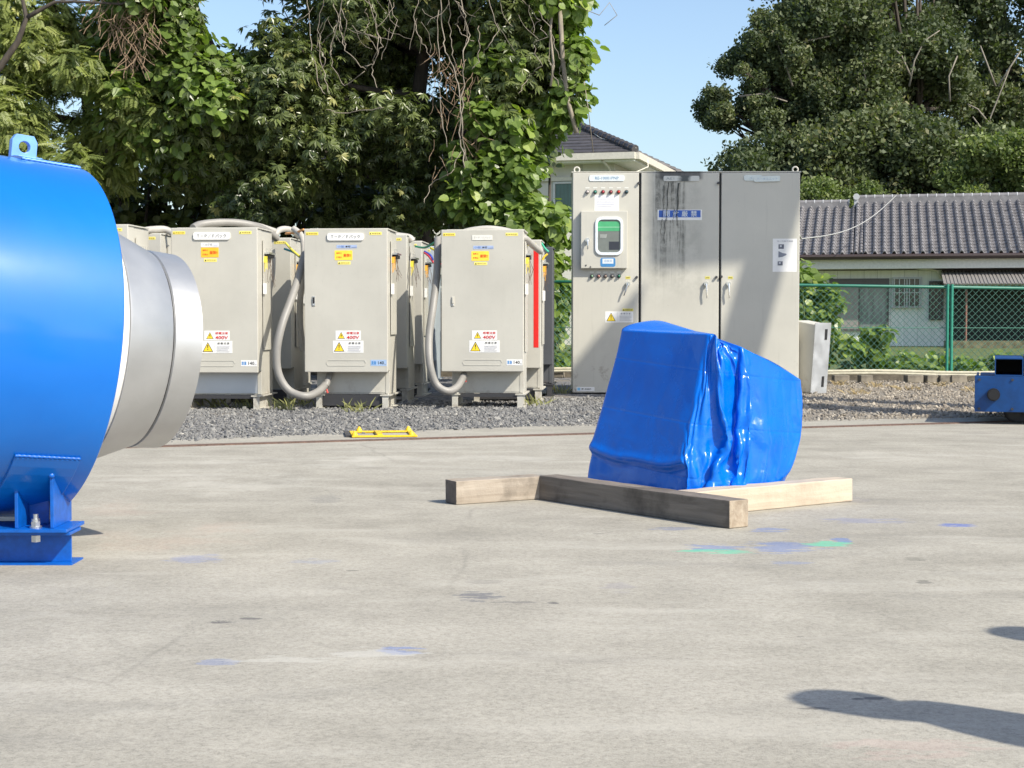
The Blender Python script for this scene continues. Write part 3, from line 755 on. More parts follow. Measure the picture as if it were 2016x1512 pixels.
# ---- left feathery tree
t1 = thing('feathery_tree', 'tree with drooping feathery pinnate leaves at the far left above the blue drum', 'tree', (-5.6, 21.3, 0))
L1 = pxlobes([(-180,-260),(90,-260),(120,20),(200,90),(300,160),(330,260),(260,330),(150,360),(-180,380)], 11, .32, .55, 46, 19.6, 21.6)
loc = lambda L, o: [((Vector(c)-Vector(o.location))[:], r) for c, r in L]
L1l = loc(L1, t1)
foliage('crown', t1, L_feather, T_PINN, L1l, 17000, .135, 21, .45, .5, .5, .3)
limbs(t1, (0, 0, 0), (-.2, 0, 4.6), L1l, .13, 3, every=2)
bb = MB()
A = [P3(-60, 200, 19.4), P3(0, 132, 19.4), P3(35, 82, 19.4), P3(52, 35, 19.4), P3(40, -20, 19.4)]; bb.tube([p-t1.location for p in A], [.05, .045, .038, .03, .02], 8)
A = [P3(52, 35, 19.4), P3(75, 22, 19.4), P3(108, 4, 19.4), P3(145, 3, 19.4), P3(240, 8, 19.4), P3(300, -30, 19.4)]; bb.tube([p-t1.location for p in A], [.03, .027, .022, .018, .014, .01], 7)
bb.build('bare_branch', M_bark, t1, smooth=True)

# ---- kudzu-smothered tree
t2 = thing('vine_covered_tree', 'bushy tree smothered in broad leaved vine left of the open sky', 'tree', (-3.7, 21.8, 0))
L2 = pxlobes([(190,-200),(340,-200),(358,20),(372,90),(430,110),(520,130),(560,200),(560,300),(430,330),(280,300),(220,200)], 12, .28, .5, 44, 19.7, 21.4)
L2l = loc(L2, t2)
foliage('vine_leaf', t2, L_kudzu, T_BROAD, L2l, 12500, .122, 22, .55, .55, .55, .3)
foliage('crown', t2, L_slender, T_PALM, L2l, 4200, .135, 23, .4, .5, .5, .4)
def strands(parent, poly, seed, n, Y, L_=.5, r_=.006, mat=None, fan=.5):
    r = random.Random(seed); m = MB()
    for c, rad in loc(pxlobes(poly, seed, .05, .1, n, Y-.15, Y+.15), parent):
        p = Vector(c); q = [p]; d_ = Vector((r.uniform(-fan, fan), r.uniform(-.3, .3), -1)).normalized()
        for k in range(5): d_ = (d_ + Vector((r.uniform(-.5, .5), r.uniform(-.4, .4), r.uniform(-.3, .25)))).normalized(); p = p + d_*L_/5; q.append(p)
        m.tube(q, r_, 4, cap=False)
    return m.build('dead_growth', mat or L_drystem, parent, smooth=True)
L_drystem = mat_bark('dead_stems', (.17, .11, .07), (.36, .26, .17))
strands(t2, [(175,-20),(320,-20),(310,60),(285,110),(255,120),(200,60)], 5, 130, 19.6, .34, .005, None, 1.5)
limbs(t2, (0, 0, 0), (.0, 0, 4.4), L2l, .14, 5, every=2)

# ---- big evergreen draped with vines
t3 = thing('evergreen_tree', 'large dark evergreen tree behind the cabinets with slender leaf whorls', 'tree', (-1.2, 22.0, 0))
L3 = pxlobes([(560,-300),(1110,-300),(1110,40),(1060,160),(980,330),(960,455),(560,455),(545,330),(520,210),(470,140),(540,60)], 13, .35, .62, 95, 20.0, 22.4)
L3b = pxlobes([(360,180),(560,150),(600,430),(460,440),(330,330)], 14, .3, .5, 24, 20.2, 21.6)
L3c = pxlobes([(680,-40),(1010,-40),(1010,260),(700,240)], 71, .4, .6, 30, 22.4, 23.4)
L3l = loc(L3+L3b+L3c, t3)
foliage('crown', t3, L_slender, T_PALM, L3l, 26000, .122, 25, .5, .5, .5, .35)
limbs(t3, (0, 0, 0), (-.1, 0, 5.2), [l for l in L3l if l[0][2] > 3.7], .2, 7, every=5)
# shaded growth low behind the cabinets
t4 = thing('dark_hedge', 'deeply shaded undergrowth beneath the trees behind the row of cabinets', 'hedge', (-3, 23.4, 0))
L4 = pxlobes([(-150,330),(1060,300),(1080,560),(-150,560)], 15, .4, .7, 85, 22.8, 24.2)
L4l = loc(L4, t4)
foliage('leaf', t4, L_slender, T_BROAD, L4l, 9000, .16, 26, .4, .5, .6, .3)
sm_ = MB()
for i in range(26):
    x = -3.4+i*.27+random.uniform(-.1, .1); sm_.tube([(x, random.uniform(-.6, .3), 0), (x+random.uniform(-.2,.2), random.uniform(-.6,.3), 1.6), (x+random.uniform(-.4,.4), random.uniform(-.6,.3), 3)], [.04, .035, .02], 6)
sm_.build('stem', M_bark, t4, smooth=True)

# ---- kudzu curtain on the right flank of the evergreen
t5 = thing('kudzu_vine', 'bright broad leaved vine curtain hanging down the right side of the evergreen', 'vine', (.3, 21.0, 0))
L5 = pxlobes([(960,-200),(1130,-200),(1150,60),(1145,190),(1112,250),(1070,330),(1075,420),(1095,520),(1010,540),(1000,420),(960,300)], 16, .2, .36, 52, 20.0, 21.0)
L5 += pxlobes([(1080,-60),(1140,-60),(1155,200),(1100,240)], 17, .14, .24, 22, 20.0, 20.6)
L5 += pxlobes([(1070,420),(1120,450),(1110,560),(1085,740),(1120,745),(1060,745),(1060,500)], 18, .14, .24, 26, 22.6, 23.2)
L5 += pxlobes([(930,200),(1090,230),(1090,470),(900,470)], 19, .2, .34, 30, 19.8, 20.5)
L5l = loc(L5, t5)
foliage('vine_leaf', t5, L_kudzu, T_BROAD, L5l, 10500, .13, 27, .5, .5, .55, .3)
foliage('small_leaf', t5, L_slender, T_PALM, L5l[:60], 700, .15, 28, .5, .5, .5, .4)
vs_ = MB(); r = random.Random(4)
for px, pts_ in enumerate(((1100,-20,1108,120,1118,200,1135,262), (1150,160,1158,215,1168,300), (1130,10,1180,30,1200,5,1215,30,1190,50), (1092,-10,1083,60,1090,130,1084,170))):
    q = [P3(pts_[i], pts_[i+1], 20.0) - t5.location for i in range(0, len(pts_), 2)]
    rr = (.03, .006, .005, .016)[px]; vs_.tube(q, rr, 6)
vs_.build('stem', M_vine, t5, smooth=True)
# hanging bare vines in front of the evergreen
hv = thing('hanging_vine', 'bare pale vine stems dangling in front of the dark evergreen', 'vine', (-1.0, 19.7, 0))
def vine(pts_, rr, Y=19.75, wob=.02, seed=0):
    r = random.Random(seed); q = [P3(pts_[i], pts_[i+1], Y + r.uniform(-.15, .15)) - hv.location for i in range(0, len(pts_), 2)]
    out = []
    for a, b in zip(q[:-1], q[1:]):
        for k in range(5): out.append(a.lerp(b, k/5) + Vector((r.uniform(-wob, wob), r.uniform(-wob, wob), r.uniform(-wob, wob)/2)))
    out.append(q[-1]); m = MB(); m.tube(out, rr, 6); m.build('vine_stem', M_vine, hv, smooth=True)
vlist = [(605,-10,608,70,625,160,640,185), (638,-20,628,60,632,120,645,182), (650,-20,672,60,680,100,710,132,722,138), (725,-10,740,60,752,90,735,125,718,130), (700,-20,738,20,745,70,742,110),
 (826,-20,815,45,830,85,850,112), (868,-20,872,70,880,110,905,165,912,250,914,330,910,385), (900,-20,915,30,926,70,912,100,912,170,906,260,915,330), (884,-20,886,60,892,110,902,150), (960,-20,980,60,962,95,950,105),
 (862,20,866,120,868,200,880,290), (1060,20,1085,60,1080,120,1100,170), (645,215,665,222,700,220,755,212), (760,-20,780,40,770,80,700,60), (680,-20,650,90,655,130,680,170,718,140), (905,300,890,340,850,360,835,400), (912,290,925,330,930,360,955,340)]
for i, v_ in enumerate(vlist): vine(v_, .005 if i not in (6, 7) else .0075, seed=i)
for i in range(9):
    r = random.Random(100+i); x = r.uniform(600, 1080); y = r.uniform(-40, 60)
    pts_ = []
    for k in range(r.randint(4, 6)): pts_ += [x, y]; x += r.uniform(-28, 28); y += r.uniform(12, 45)
    vine(pts_, .005, 19.9, .02, 50+i)
strands(hv, [(590,-20),(1080,-20),(1060,50),(640,60)], 6, 24, 19.85, .42, .0035, M_vine, 1.2)
strands(hv, [(850,80),(940,100),(960,330),(850,330)], 7, 80, 19.95, .3, .0045, None, .9)

# ---- big trees beyond the tiled house
def far_tree(name, label, X, Y, poly, seed, nl, rmin, rmax, Y0, Y1, n, size, mat=L_far, h=13, r0=.35, group='big trees behind the tiled house', fill=.55):
    t = thing(name, label, 'tree', (X, Y, 0), 0, group)
    L = loc(pxlobes(poly, seed, rmin, rmax, nl, Y0, Y1), t)
    foliage('crown', t, mat, T_CLUMP, L, n, size, seed+40, fill, .45, .7, 0, .7)
    limbs(t, (0, 0, 0), (0, 0, h*.8), L, r0, seed, every=3); return t
far_tree('broadleaf_tree', 'tall tree behind the tiled house whose ragged branches reach left into the sky', 11.5, 62, [(1385,190),(1440,120),(1490,50),(1515,10),(1640,-10),(1640,250),(1560,300),(1490,250),(1470,215),(1440,245),(1385,235)], 31, 85, .22, .6, 59, 63, 15000, .24, fill=.3)
far_tree('broadleaf_tree', 'tallest dense olive green tree behind the tiled house roof, middle of the group', 16, 63, [(1535,-250),(1850,-250),(1880,40),(1890,120),(1870,250),(1800,330),(1560,330),(1490,200)], 32, 120, .6, 1.4, 60, 66, 36000, .31)
far_tree('broadleaf_tree', 'dark tree behind the tiled house at the right edge with bare pale branches', 22, 68, [(1860,-250),(2250,-250),(2250,330),(1860,330)], 33, 95, .7, 1.5, 65, 70, 22000, .34)
far_tree('shrub_belt', 'dark lower trees closing the gap between tall trees and the tiled roof', 15, 58, [(1455,235),(1560,220),(1900,270),(2250,270),(2250,450),(1450,450),(1440,330)], 34, 110, .6, 1.3, 57, 60, 24000, .32, h=6, r0=.2)
far_tree('bright_shrub', 'sunlit yellow green shrub just above the tiled roof at the right', 17.5, 54, [(1830,345),(1870,315),(1930,290),(2100,280),(2250,300),(2250,400),(1830,400)], 35, 34, .5, .95, 53, 55.5, 11000, .26, L_farlight, h=6, r0=.12, group='shrubs above the tiled roof')
for i, (px, Y) in enumerate(((1460, 57), (1600, 55), (1700, 55.5))):
    t = far_tree('bright_shrub', ('light green shrub top left of the tiled roof ridge', 'small pale shrub above the lower ridge beside the tall cabinet', 'small sunlit bush peeping over the tiled ridge')[i], (px-1008)/F*Y, Y, [(px-35,365),(px+35,365),(px+45,430),(px-45,430)], 36+i, 6, .35, .6, Y-.5, Y+.5, 900, .22, L_farlight, h=5, r0=.07, group='shrubs above the tiled roof')
t = thing('bare_branches', 'pale bare branches showing in the dark crowns at the right', 'branches', (19, 60.5, 0)); Mpale = mat_bark('pale_bark', (.13,.12,.1), (.3,.27,.22))
for pts_ in ((1790,170,1800,120,1820,80,1850,60), (1793,150,1775,110,1760,95), (1940,290,1950,230,1970,180,1990,130), (1945,240,1925,215,1905,205), (1955,290,1930,250,1915,230), (1870,200,1868,150,1885,110), (1700,215,1705,160,1698,120), (1560,170,1545,120,1520,60), (1545,120,1590,80,1640,70), (1455,190,1500,185,1550,200), (1960,170,1945,130,1930,90), (1965,170,1990,130,2010,100)):
    q = [P3(pts_[i], pts_[i+1], 59.5) - t.location for i in range(0, len(pts_), 2)]; m = MB(); m.tube(q, [.04-.007*i for i in range(len(q))], 6); m.build('branch', Mpale, t, smooth=True)


# ---- plants behind the fence
def plant(name, label, poly, seed, nl, rmin, rmax, Y0, Y1, n, size, mat=L_kudzu, tm=T_BROAD, cat='plant', group='plants behind the green fence'):
    cx = sum(p[0] for p in poly)/len(poly); Y = (Y0+Y1)/2
    t = thing(name, label, cat, ((cx-1008)/F*Y, Y, 0), 0, group); L = loc(pxlobes(poly, seed, rmin, rmax, nl, Y0, Y1), t)
    foliage('leaf', t, mat, tm, L, n, size, seed+60, .4, .6, .5, .1, .6)
    m = MB(); r = random.Random(seed)
    for c, rad in L:
        c = Vector(c); m.tube([Vector((c.x*.5, c.y*.5, 0)), Vector((c.x*.8, c.y*.8, c.z*.5)), c+Vector((0,0,rad[2]*.6))], [.014, .011, .006], 5, cap=False)
    m.build('stem', flat((.12,.17,.06), .7, key='green_stem'), t, smooth=True); return t
plant('shrub', 'tall leafy shrub climbing above the fence beside the tall cabinet', [(1575,500),(1605,505),(1625,560),(1650,600),(1660,700),(1575,735)], 41, 22, .13, .24, 22.6, 23.6, 1050, .12)
plant('leafy_plant', 'tall big leaved weed standing in front of the sliding window', [(1690,640),(1735,610),(1748,650),(1735,735),(1655,735),(1665,690)], 42, 12, .1, .17, 22.8, 23.6, 270, .14)
for i, (x0, x1, lab) in enumerate(((1740, 1795, 'low bright green weeds under the barred window, right of the tall weed'), (1795, 1860, 'low bright green weeds just left of the double fence post'), (1872, 1935, 'low green weeds behind the fence between the double post and the blue wagon'), (1935, 2060, 'grassy weeds behind the fence above the blue wagon'))):
    plant('weeds', lab, [(x0,712),(x1,708),(x1,738),(x0,738)], 43+i, 12, .12, .2, 23.0, 24.4, 380, .11)
plant('shrub', 'broken leafy growth seen through the fence left of the tall cabinet', [(1060,560),(1122,560),(1122,740),(1060,740)], 48, 14, .12, .22, 23.4, 24.2, 520, .14)
# garden soil strip
gs = MB(); gs.add([(-30,26.2,.012),(40,19.0,.012),(60,60,.012),(-30,60,.012)], [(0,1,2,3)])
def mat_grass():
    t = NT('weedy_ground'); c = t.ramp(t.noise(t.coord(), 5, 6, .7), [(.35, (.05,.08,.02)), (.6, (.13,.16,.05)), (.75, (.2,.16,.1))]); t.col(c); t.setv('Roughness', .95); t.bump(t.noise(t.coord(), 30, 4), .8, .03); return t.mat
gs.add([(-60,27.2,.012),(-30,26.2,.012),(-30,60,.012),(-60,60,.012)], [(0,1,2,3)])
struct(gs.build('weedy_ground', mat_grass()))
# thin grass tufts on the gravel
def tuft(loc_, label, seed, n=26, h=.14):
    r = np.random.default_rng(seed); m = MB()
    for i in range(n):
        a = r.uniform(0, 6.28); d_ = r.uniform(0, .09); x, y_ = math.cos(a)*d_*1.6, math.sin(a)*d_; hh = h*r.uniform(.4, 1); b_ = r.normal(0, .05, 2)
        m.add([(x-.003, y_, 0), (x+.003, y_, 0), (x+.003+b_[0]*.5, y_+b_[1]*.5, hh*.6), (x+b_[0]*1.3, y_+b_[1]*1.3, hh)], [(0,1,2,3)])
    o = m.build('grass_tuft', _gt, loc=loc_, fixn=False); tag(o, label, 'grass', 'grass tufts on the gravel')
_gt = flat((.26,.27,.10), .7, var=.3, key='grass_blade')
for i, (px, py, lab) in enumerate(((420, 803, 'at the foot of the front cabinet next to the grey nozzle'), (480, 804, 'under the right half of the cabinet next to the grey nozzle'), (562, 808, 'between the first and second front cabinets'), (590, 800, 'tall one under the first looping grey hose'), (700, 812, 'in front of the middle front cabinet'), (1050, 800, 'beside the right skid of the front cabinet with a faded nameplate'), (1100, 775, 'in the gap left of the tall control cabinet'), (1165, 770, 'at the base of the tall control cabinet'))):
    k = CAMH*F/(py-625); tuft(((px-1008)/F*k, k, 0), 'small dry grass tuft ' + lab, i)

_gt = flat((.42,.33,.18), .8, var=.25, key='dry_weed')
for i, (px, Y, lab) in enumerate(((1600, 18.6, 'beside the leaning metal box'), (1655, 19.6, 'under the pipe right of the metal box'), (1725, 19.2, 'in front of the second concrete block'), (1790, 18.4, 'on the brown gravel left of the double post'), (1850, 19.4, 'just below the double green post'), (1915, 18.0, 'left of the blue wagon on brown gravel'), (1950, 19.6, 'under the pipe behind the blue wagon'), (1690, 17.4, 'nearest the concrete yard right of the tarpaulin'))):
    tuft(((px-1008)/F*Y, Y, 0), 'dry straw coloured weed ' + lab, 40+i, 34, .085)
# ================================================================ CABINETS
def handle_flush(parent, x, z, y, dark):
    m = MB(); m.box(x-.014, x+.014, y-.006, y, z-.045, z+.045, 0); m.box(x-.008, x+.008, y-.014, y-.006, z-.02, z+.036, 1 if dark else 0)
    m.cyl((x, y-.006, z-.033), (x, y-.012, z-.033), .006, 10, 2)
    return m.build('handle', [M_chrome if dark else M_cab[0], M_black, M_chrome], parent, bevel=.002)
def cabinet(label, x, yy, rz, W=.775, seed=0, full=True, mat=None, plate=None, handle=None, stripe=False, top_hose=0, lower=None, H=1.667, tags='LR', faded=False, sticker=True, block=True, blue=True):
    rd = random.Random(seed); mat = mat or M_cab[seed % 3]
    t = thing('control_cabinet', label, 'cabinet', (x, yy, 0), rz, 'grey electrical cabinets standing on gravel')
    h = W/2; z0 = .345
    d_ = MB(); d_.box(-h, h, -.022, .0, z0, H); d_.build('door', mat, t, bevel=.006)
    b = MB()
    b.box(-h+.012, h-.006, .002, .17, z0+.012, H-.008); b.box(-h+.085, h-.01, .15, .62, .137, H-.012)
    b.box(-h+.083, -h+.1, .145, .149, .14, z0); b.box(h-.045, h-.008, .142, .149, .14, z0)
    b.box(-h+.05, h+.004, .0, .60, H-.008, H+.004)
    b.build('body', mat, t, bevel=.004)
    l = MB(); l.box(-h+.1, h-.045, .146, .1495, .15, z0+.03); l.build('lower_panel', lower or mat, t)
    for sx, nm in ((-h+.12, 'skid'), (h-.035, 'skid')):
        m = MB(); m.box(sx-.048, sx+.048, .04, .72, .122, .134); m.box(sx-.048, sx+.048, .04, .74, .0, .012); m.box(sx-.004, sx+.004, .056, .73, .010, .122); m.box(sx-.028, sx+.028, .046, .054, .010, .0965)
        m.box(sx-.03, sx+.03, .05, .056, .096, .12)
        m.cyl((sx+.02, .08, .134), (sx+.02, .08, .146), .012, 6)
        m.build(nm, mat if mat is not M_cab_dark else M_darkmetal, t)
    m = MB(); m.box(-h+.11, h-.05, .07, .10, .103, .1345); m.box(-h+.11, h-.05, .07, .078, .03, .103) if seed % 2 else None; m.build('cross_beam', M_darkmetal, t)
    if block:   # terminal rail on the right flank
        m = MB(); xs = h+.0; m.box(xs, xs+.055, .22, .50, H-.23, H-.214, 1); m.box(xs, xs+.045, .24, .48, H-.262, H-.234, 0)
        m.box(xs-.002, xs+.006, .2, .52, H-.95-rd.uniform(0,.2), H-.1, 2)
        for k in range(5): m.box(xs+.02, xs+.025, .25+k*.055, .256+k*.055, H-.214, H-.175, 1)
        m.box(xs+.002, xs+.03, .185, .215, H-.60, H-.50, 3)
        m.build('terminal_rail', [M_black, M_chrome, mat, M_white], t)
        m = MB()
        for k in range(4): m.box(xs+.012+k*.008, xs+.016+k*.008, .21-.002*k, .214-.002*k, H-.34-rd.uniform(0,.07), H-.25, 0)
        m.box(xs+.006, xs+.03, .205, .208, H-.31, H-.255, 0)
        m.build('cable_tag', flat((.9,.45,.05) if seed % 2 else (.9,.75,.08), .5, key='tag_plastic'), t)
        m = MB()
        for k in range(6):
            a = Vector((xs+.03, .26+.04*k, H-.26)); m.tube([a, a+Vector((rd.uniform(-.02,.04), rd.uniform(-.05,.02), -.1)), a+Vector((rd.uniform(-.03,.05), rd.uniform(-.05,.05), -.16-rd.uniform(0,.12)))], .0018, 5, cap=False)
        m.build('wire', flat((.12,.08,.06), .5, key='thin_wire'), t)
    Y = -.022
    for s_ in tags:
        sx = -h+.075 if s_ == 'L' else h-.11
        sign(t, 'sticker', sx, H-.045, .115, .028, Y, flat(PALEY if s_ == 'R' else (.88,.72,.12), .5, key='yellow_sticker'), [('tri', -.046, 0, .016, .016, K), ('text', .008, 0, .08, .012, (.35,.25,.05), '高温注意')])
    if plate:
        sign(t, 'nameplate', plate[1], H-.075, .34, .068, Y, M_white if not faded else flat((.7,.69,.62), .6), [('text', 0, 0, .27, .034, (.06,.06,.07), plate[0])] if not faded else [('text', 0, 0, .15, .022, (.4,.4,.38), plate[0])], thick=.012, rnd=.02) if not faded else \
        sign(t, 'nameplate', plate[1], H-.075, .19, .045, Y, flat((.74,.73,.67), .6, key='faded_plate'), [('text', 0, 0, .155, .024, (.42,.42,.4), plate[0])], thick=.004)
    if sticker:
        sx = plate[1]-.02 if plate else 0
        if blue: sign(t, 'sticker', sx+.03, H-.165, .19, .030, Y, flat((.36,.45,.66), .5, key='blue_strip'), [('text', -.055, 0, .06, .018, (.1,.2,.5), '小型'), ('text', .012, 0, .05, .018, K, '本機'), ('rect', .07, -.006, .05, .003, (.15,.2,.35))])
        else: sign(t, 'sticker', sx, H-.155, .165, .038, Y, M_white, [('text', -.02, .002, .09, .02, GRY, '入出確認'), ('rect', .055, -.008, .04, .006, (.5,.5,.7))])
        z = H-.245 if blue else H-.225
        sign(t, 'sticker', sx, z, .165, .09, Y, flat(ORG if not blue else (.92,.66,.06), .5, key='orange_sticker'), [('text', -.042, .02, .05, .016, RED, '無断の'), ('text', -.042, -.018, .05, .016, RED, '使用は'), ('text', .036, 0, .072, .03, (.75,.08,.01), '厳禁!!')], rnd=.008)
        sign(t, 'sticker', sx+.005, z-.07, .12, .03, Y, flat(PALEY, .5, key='pale_yellow'), [('tri', -.045, 0, .018, .018, K), ('text', .01, 0, .08, .013, (.5,.4,.1), '開閉注意')])
    if full:
        wx = plate[1] + .045 if plate else 0; wx = .02
        sign(t, 'warning_sign', wx, z0+.34, .235, .088, Y, M_white, warn(-.065, 0, .062, True) + [('text', .045, .022, .118, .022, RED, '感電注意'), ('text', .045, -.018, .118, .030, RED, '400V')], label='white sticker reading 400V in red')
        sign(t, 'warning_sign', wx+.0, z0+.235, .285, .112, Y, M_white, warn(-.085, 0, .09, False) + [('rect', -.022, 0, .001, .1, GRY), ('text', .06, .034, .11, .018, K, '感 電 注 意')] + lines(.06, -.016, .12, .056, 4, (.45,.45,.5)), label='white sticker with a large yellow warning triangle')
        sign(t, 'weight_sticker', h-.085, z0+.087, .148, .056, Y, M_white if seed != 1 else flat((.36,.5,.72), .5), [('text', -.045, 0, .045, .032, (.05,.25,.6), '重量'), ('text', .022, 0, .055, .03, K, '140'), ('text', .062, -.012, .018, .012, GRY, 'kg')])
        m = MB(); pr = .02
        for (a, bq) in (((-.17, z0+.11), (.17, z0+.11)), ((.17, z0+.11), (.185, z0+.085)), ((.185, z0+.085), (.17, z0+.06)), ((.17, z0+.06), (-.17, z0+.06)), ((-.17, z0+.06), (-.185, z0+.085)), ((-.185, z0+.085), (-.17, z0+.11))):
            m.bar((a[0], Y-.001, a[1]), (bq[0], Y-.001, bq[1]), .006, .004, up=(0,1,0))
        m.build('pressed_slot', mat, t)
    if handle: handle_flush(t, handle[0], handle[1], Y, handle[2])
    if stripe: sign(t, 'red_strip', h-.05, 1.05, .05, 1.0, Y, flat((.72,.02,.015), .4, key='red_tape'), [])
    return t
YW = R(-4)
c1 = cabinet('front row cabinet next to the nozzle, with galvanised lower panel and hose on top', -2.715, 14.42, YW, .80, 0, plate=('Ｔ－Ｐ／Ｆパック', -.02), lower=M_alu, blue=False)
c2 = cabinet('middle front row cabinet with a black recessed handle and clear 400V sticker', -1.53, 14.56, YW, .775, 1, plate=('Ｔ－Ｐ／Ｆパック', 0), handle=(-.30, 1.0, True))
c3 = cabinet('front row cabinet nearest the tall control cabinet, with beige handle and faded nameplate', -.275, 14.72, YW, .77, 2, plate=('Ｔ－Ｐ／Ｆパック', 0), handle=(-.275, 1.0, False), faded=True)
def pos(px, Y): return (px-1008)/F*Y
cabinet('front row cabinet mostly hidden by the blue drum, only its right top corner showing', pos(258, 13.95)-.39, 13.95, YW, .775, 3, full=False, sticker=False)
cabinet('second row cabinet behind the blue drum and nozzle, left of the hose topped cabinet', pos(322, 15.3)-.39, 15.3, YW, .775, 4, full=False, sticker=False, tags='R', H=1.66)
cabinet('cabinet behind and just right of the hose topped front cabinet', pos(578, 15.55)-.4, 15.55, YW, .775, 5, full=False, sticker=False, tags='R', H=1.63)
cabinet('second row cabinet directly behind the middle front cabinet', pos(803, 15.65)-.39, 15.65, YW, .775, 6, full=False, sticker=False, tags='R')
cabinet('third row cabinet in the line behind the middle front cabinet', pos(832, 16.95)-.39, 16.95, YW, .775, 7, full=False, sticker=False, tags='R')
cabinet('bluish silver cabinet at the back of the line behind the middle front cabinet', pos(858, 18.2)-.39, 18.2, YW, .775, 8, full=False, sticker=False, tags='R', mat=M_cab_silver, block=False)
cabinet('second row cabinet with a long vertical red strip', pos(1065.5, 15.75)-.385, 15.75, YW, .77, 9, full=False, sticker=False, tags='R', stripe=True, H=1.62)
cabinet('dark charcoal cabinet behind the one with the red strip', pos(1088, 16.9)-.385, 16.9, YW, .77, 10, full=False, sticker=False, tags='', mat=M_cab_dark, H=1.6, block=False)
cabinet('third row cabinet hidden behind the nozzle side of the first line', pos(345, 16.4)-.39, 16.4, YW, .775, 11, full=False, sticker=False, tags='', H=1.72)
cabinet('third row cabinet in the line behind the hose topped cabinet', pos(592, 16.8)-.39, 16.8, YW, .775, 12, full=False, sticker=False, tags='R', H=1.60)

# hoses: thick grey cables
def mat_hose(c=(.27,.26,.24)):
    t = NT('cable_sheath'); co = t.coord(); t.col(t.ramp(t.noise(co, 5, 5, .6), [(.3, tuple(x*.8 for x in c)), (.7, c)])); t.setv('Roughness', .5); t.bump(t.noise(co, 60, 3), .1, .002); return t.mat
M_hose = mat_hose(); M_hosew = mat_hose((.46, .44, .40)); M_tip = flat((.7,.12,.1), .5, key='red_core')
def smooth_pts(pts, k=6):
    out = []; n = len(pts)
    for i in range(n-1):
        p0 = pts[max(i-1, 0)]; p1 = pts[i]; p2 = pts[i+1]; p3 = pts[min(i+2, n-1)]
        for j in range(k):
            t = j/k; out.append(.5*((2*p1)+(p2-p0)*t+(2*p0-5*p1+4*p2-p3)*t*t+(3*p1-p0-3*p2+p3)*t**3))
    out.append(pts[-1]); return out
def hose(label, P, r, m_, tip=None, ends=True, grp='thick grey cables between the cabinets'):
    q = [P3(*p) for p in P]; o = q[0].copy(); m = MB(); q = [x-o for x in q]
    m.tube(smooth_pts(q), r, 10); 
    e = bpy.data.objects.new('thick_cable', None); C.objects.link(e); e.location = o; e.empty_display_size = .1; tag(e, label, 'cable', grp)
    m.build('sheath', m_, e, smooth=True, auto=R(50))
    if tip:
        d = (q[-1]-q[-2]).normalized(); mm = MB()
        for i in range(3):
            a = Vector((random.uniform(-1,1), random.uniform(-1,1), random.uniform(-1,1)))*.012
            mm.tube([q[-1]+a, q[-1]+a+Vector((.005*i, -.01, -.03)), q[-1]+a*1.4+Vector((.01, -.012, -.075))], .009, 6, m=1 if i == 0 else 0)
        mm.build('bare_core', [flat((.75,.72,.7), .5, key='pale_core'), M_tip], e)
    return e
hose('grey cable looping down from the gap and curving up to the middle front cabinet', [(600,500,14.9),(588,545,14.7),(573,590,14.5),(555,640,14.35),(545,690,14.3),(548,735,14.3),(568,768,14.3),(600,780,14.3),(625,772,14.42),(640,758,14.6)], .037, M_hose, True)
hose('short grey cable stub leaving the lower panel of the middle front cabinet', [(641,760,14.58),(645,750,14.62),(650,735,14.7)], .032, M_hose)
hose('grey cable looping down to the front cabinet nearest the tall control cabinet', [(862,470,15.2),(860,540,14.9),(853,600,14.7),(845,660,14.6),(846,715,14.5),(858,755,14.5),(880,770,14.5),(900,762,14.6),(914,738,14.8)], .036, M_hose, True)
hose('pale cable drooping behind the looped one beside the middle front cabinet', [(578,450,15.3),(596,470,15.2),(598,520,15.1),(593,570,15.1),(590,620,15.2),(596,690,15.3)], .03, M_hosew)
hose('thick cable arched over the top of the cabinet next to the nozzle', [(380,449,14.6),(395,442,14.7),(430,438,14.8),(470,439,14.9),(505,446,15.0),(530,458,15.2),(545,470,15.3)], .036, M_hose)
hose('second paler cable arched on top of the cabinet next to the nozzle', [(400,447,14.9),(450,438,15.0),(500,443,15.1),(540,455,15.3)], .03, M_hosew)
hose('white cable lying over the cabinet behind the hose topped one', [(538,470,15.5),(550,453,15.6),(570,452,15.7),(590,466,15.8)], .03, M_hosew, )
hose('pale cable from the front cabinet over to the red striped one', [(1025,468,14.9),(1035,470,15.0),(1050,484,15.3),(1064,495,15.6)], .032, M_hosew)
hose('pale cable lying on top of the cabinet behind the middle front one', [(770,463,15.8),(790,465,15.8),(806,468,15.8),(812,475,15.8)], .035, M_hosew)
hose('pale cable showing above the front cabinet nearest the tall control cabinet', [(910,458,15.1),(930,453,15.1),(960,450,15.1),(990,453,15.1),(1015,459,15.1)], .03, M_hosew)
hose('pale cable on the cabinets above the grey nozzle', [(262,458,15.2),(280,455,15.2),(300,452,15.3),(325,452,15.4),(345,462,15.4)], .035, M_hosew)
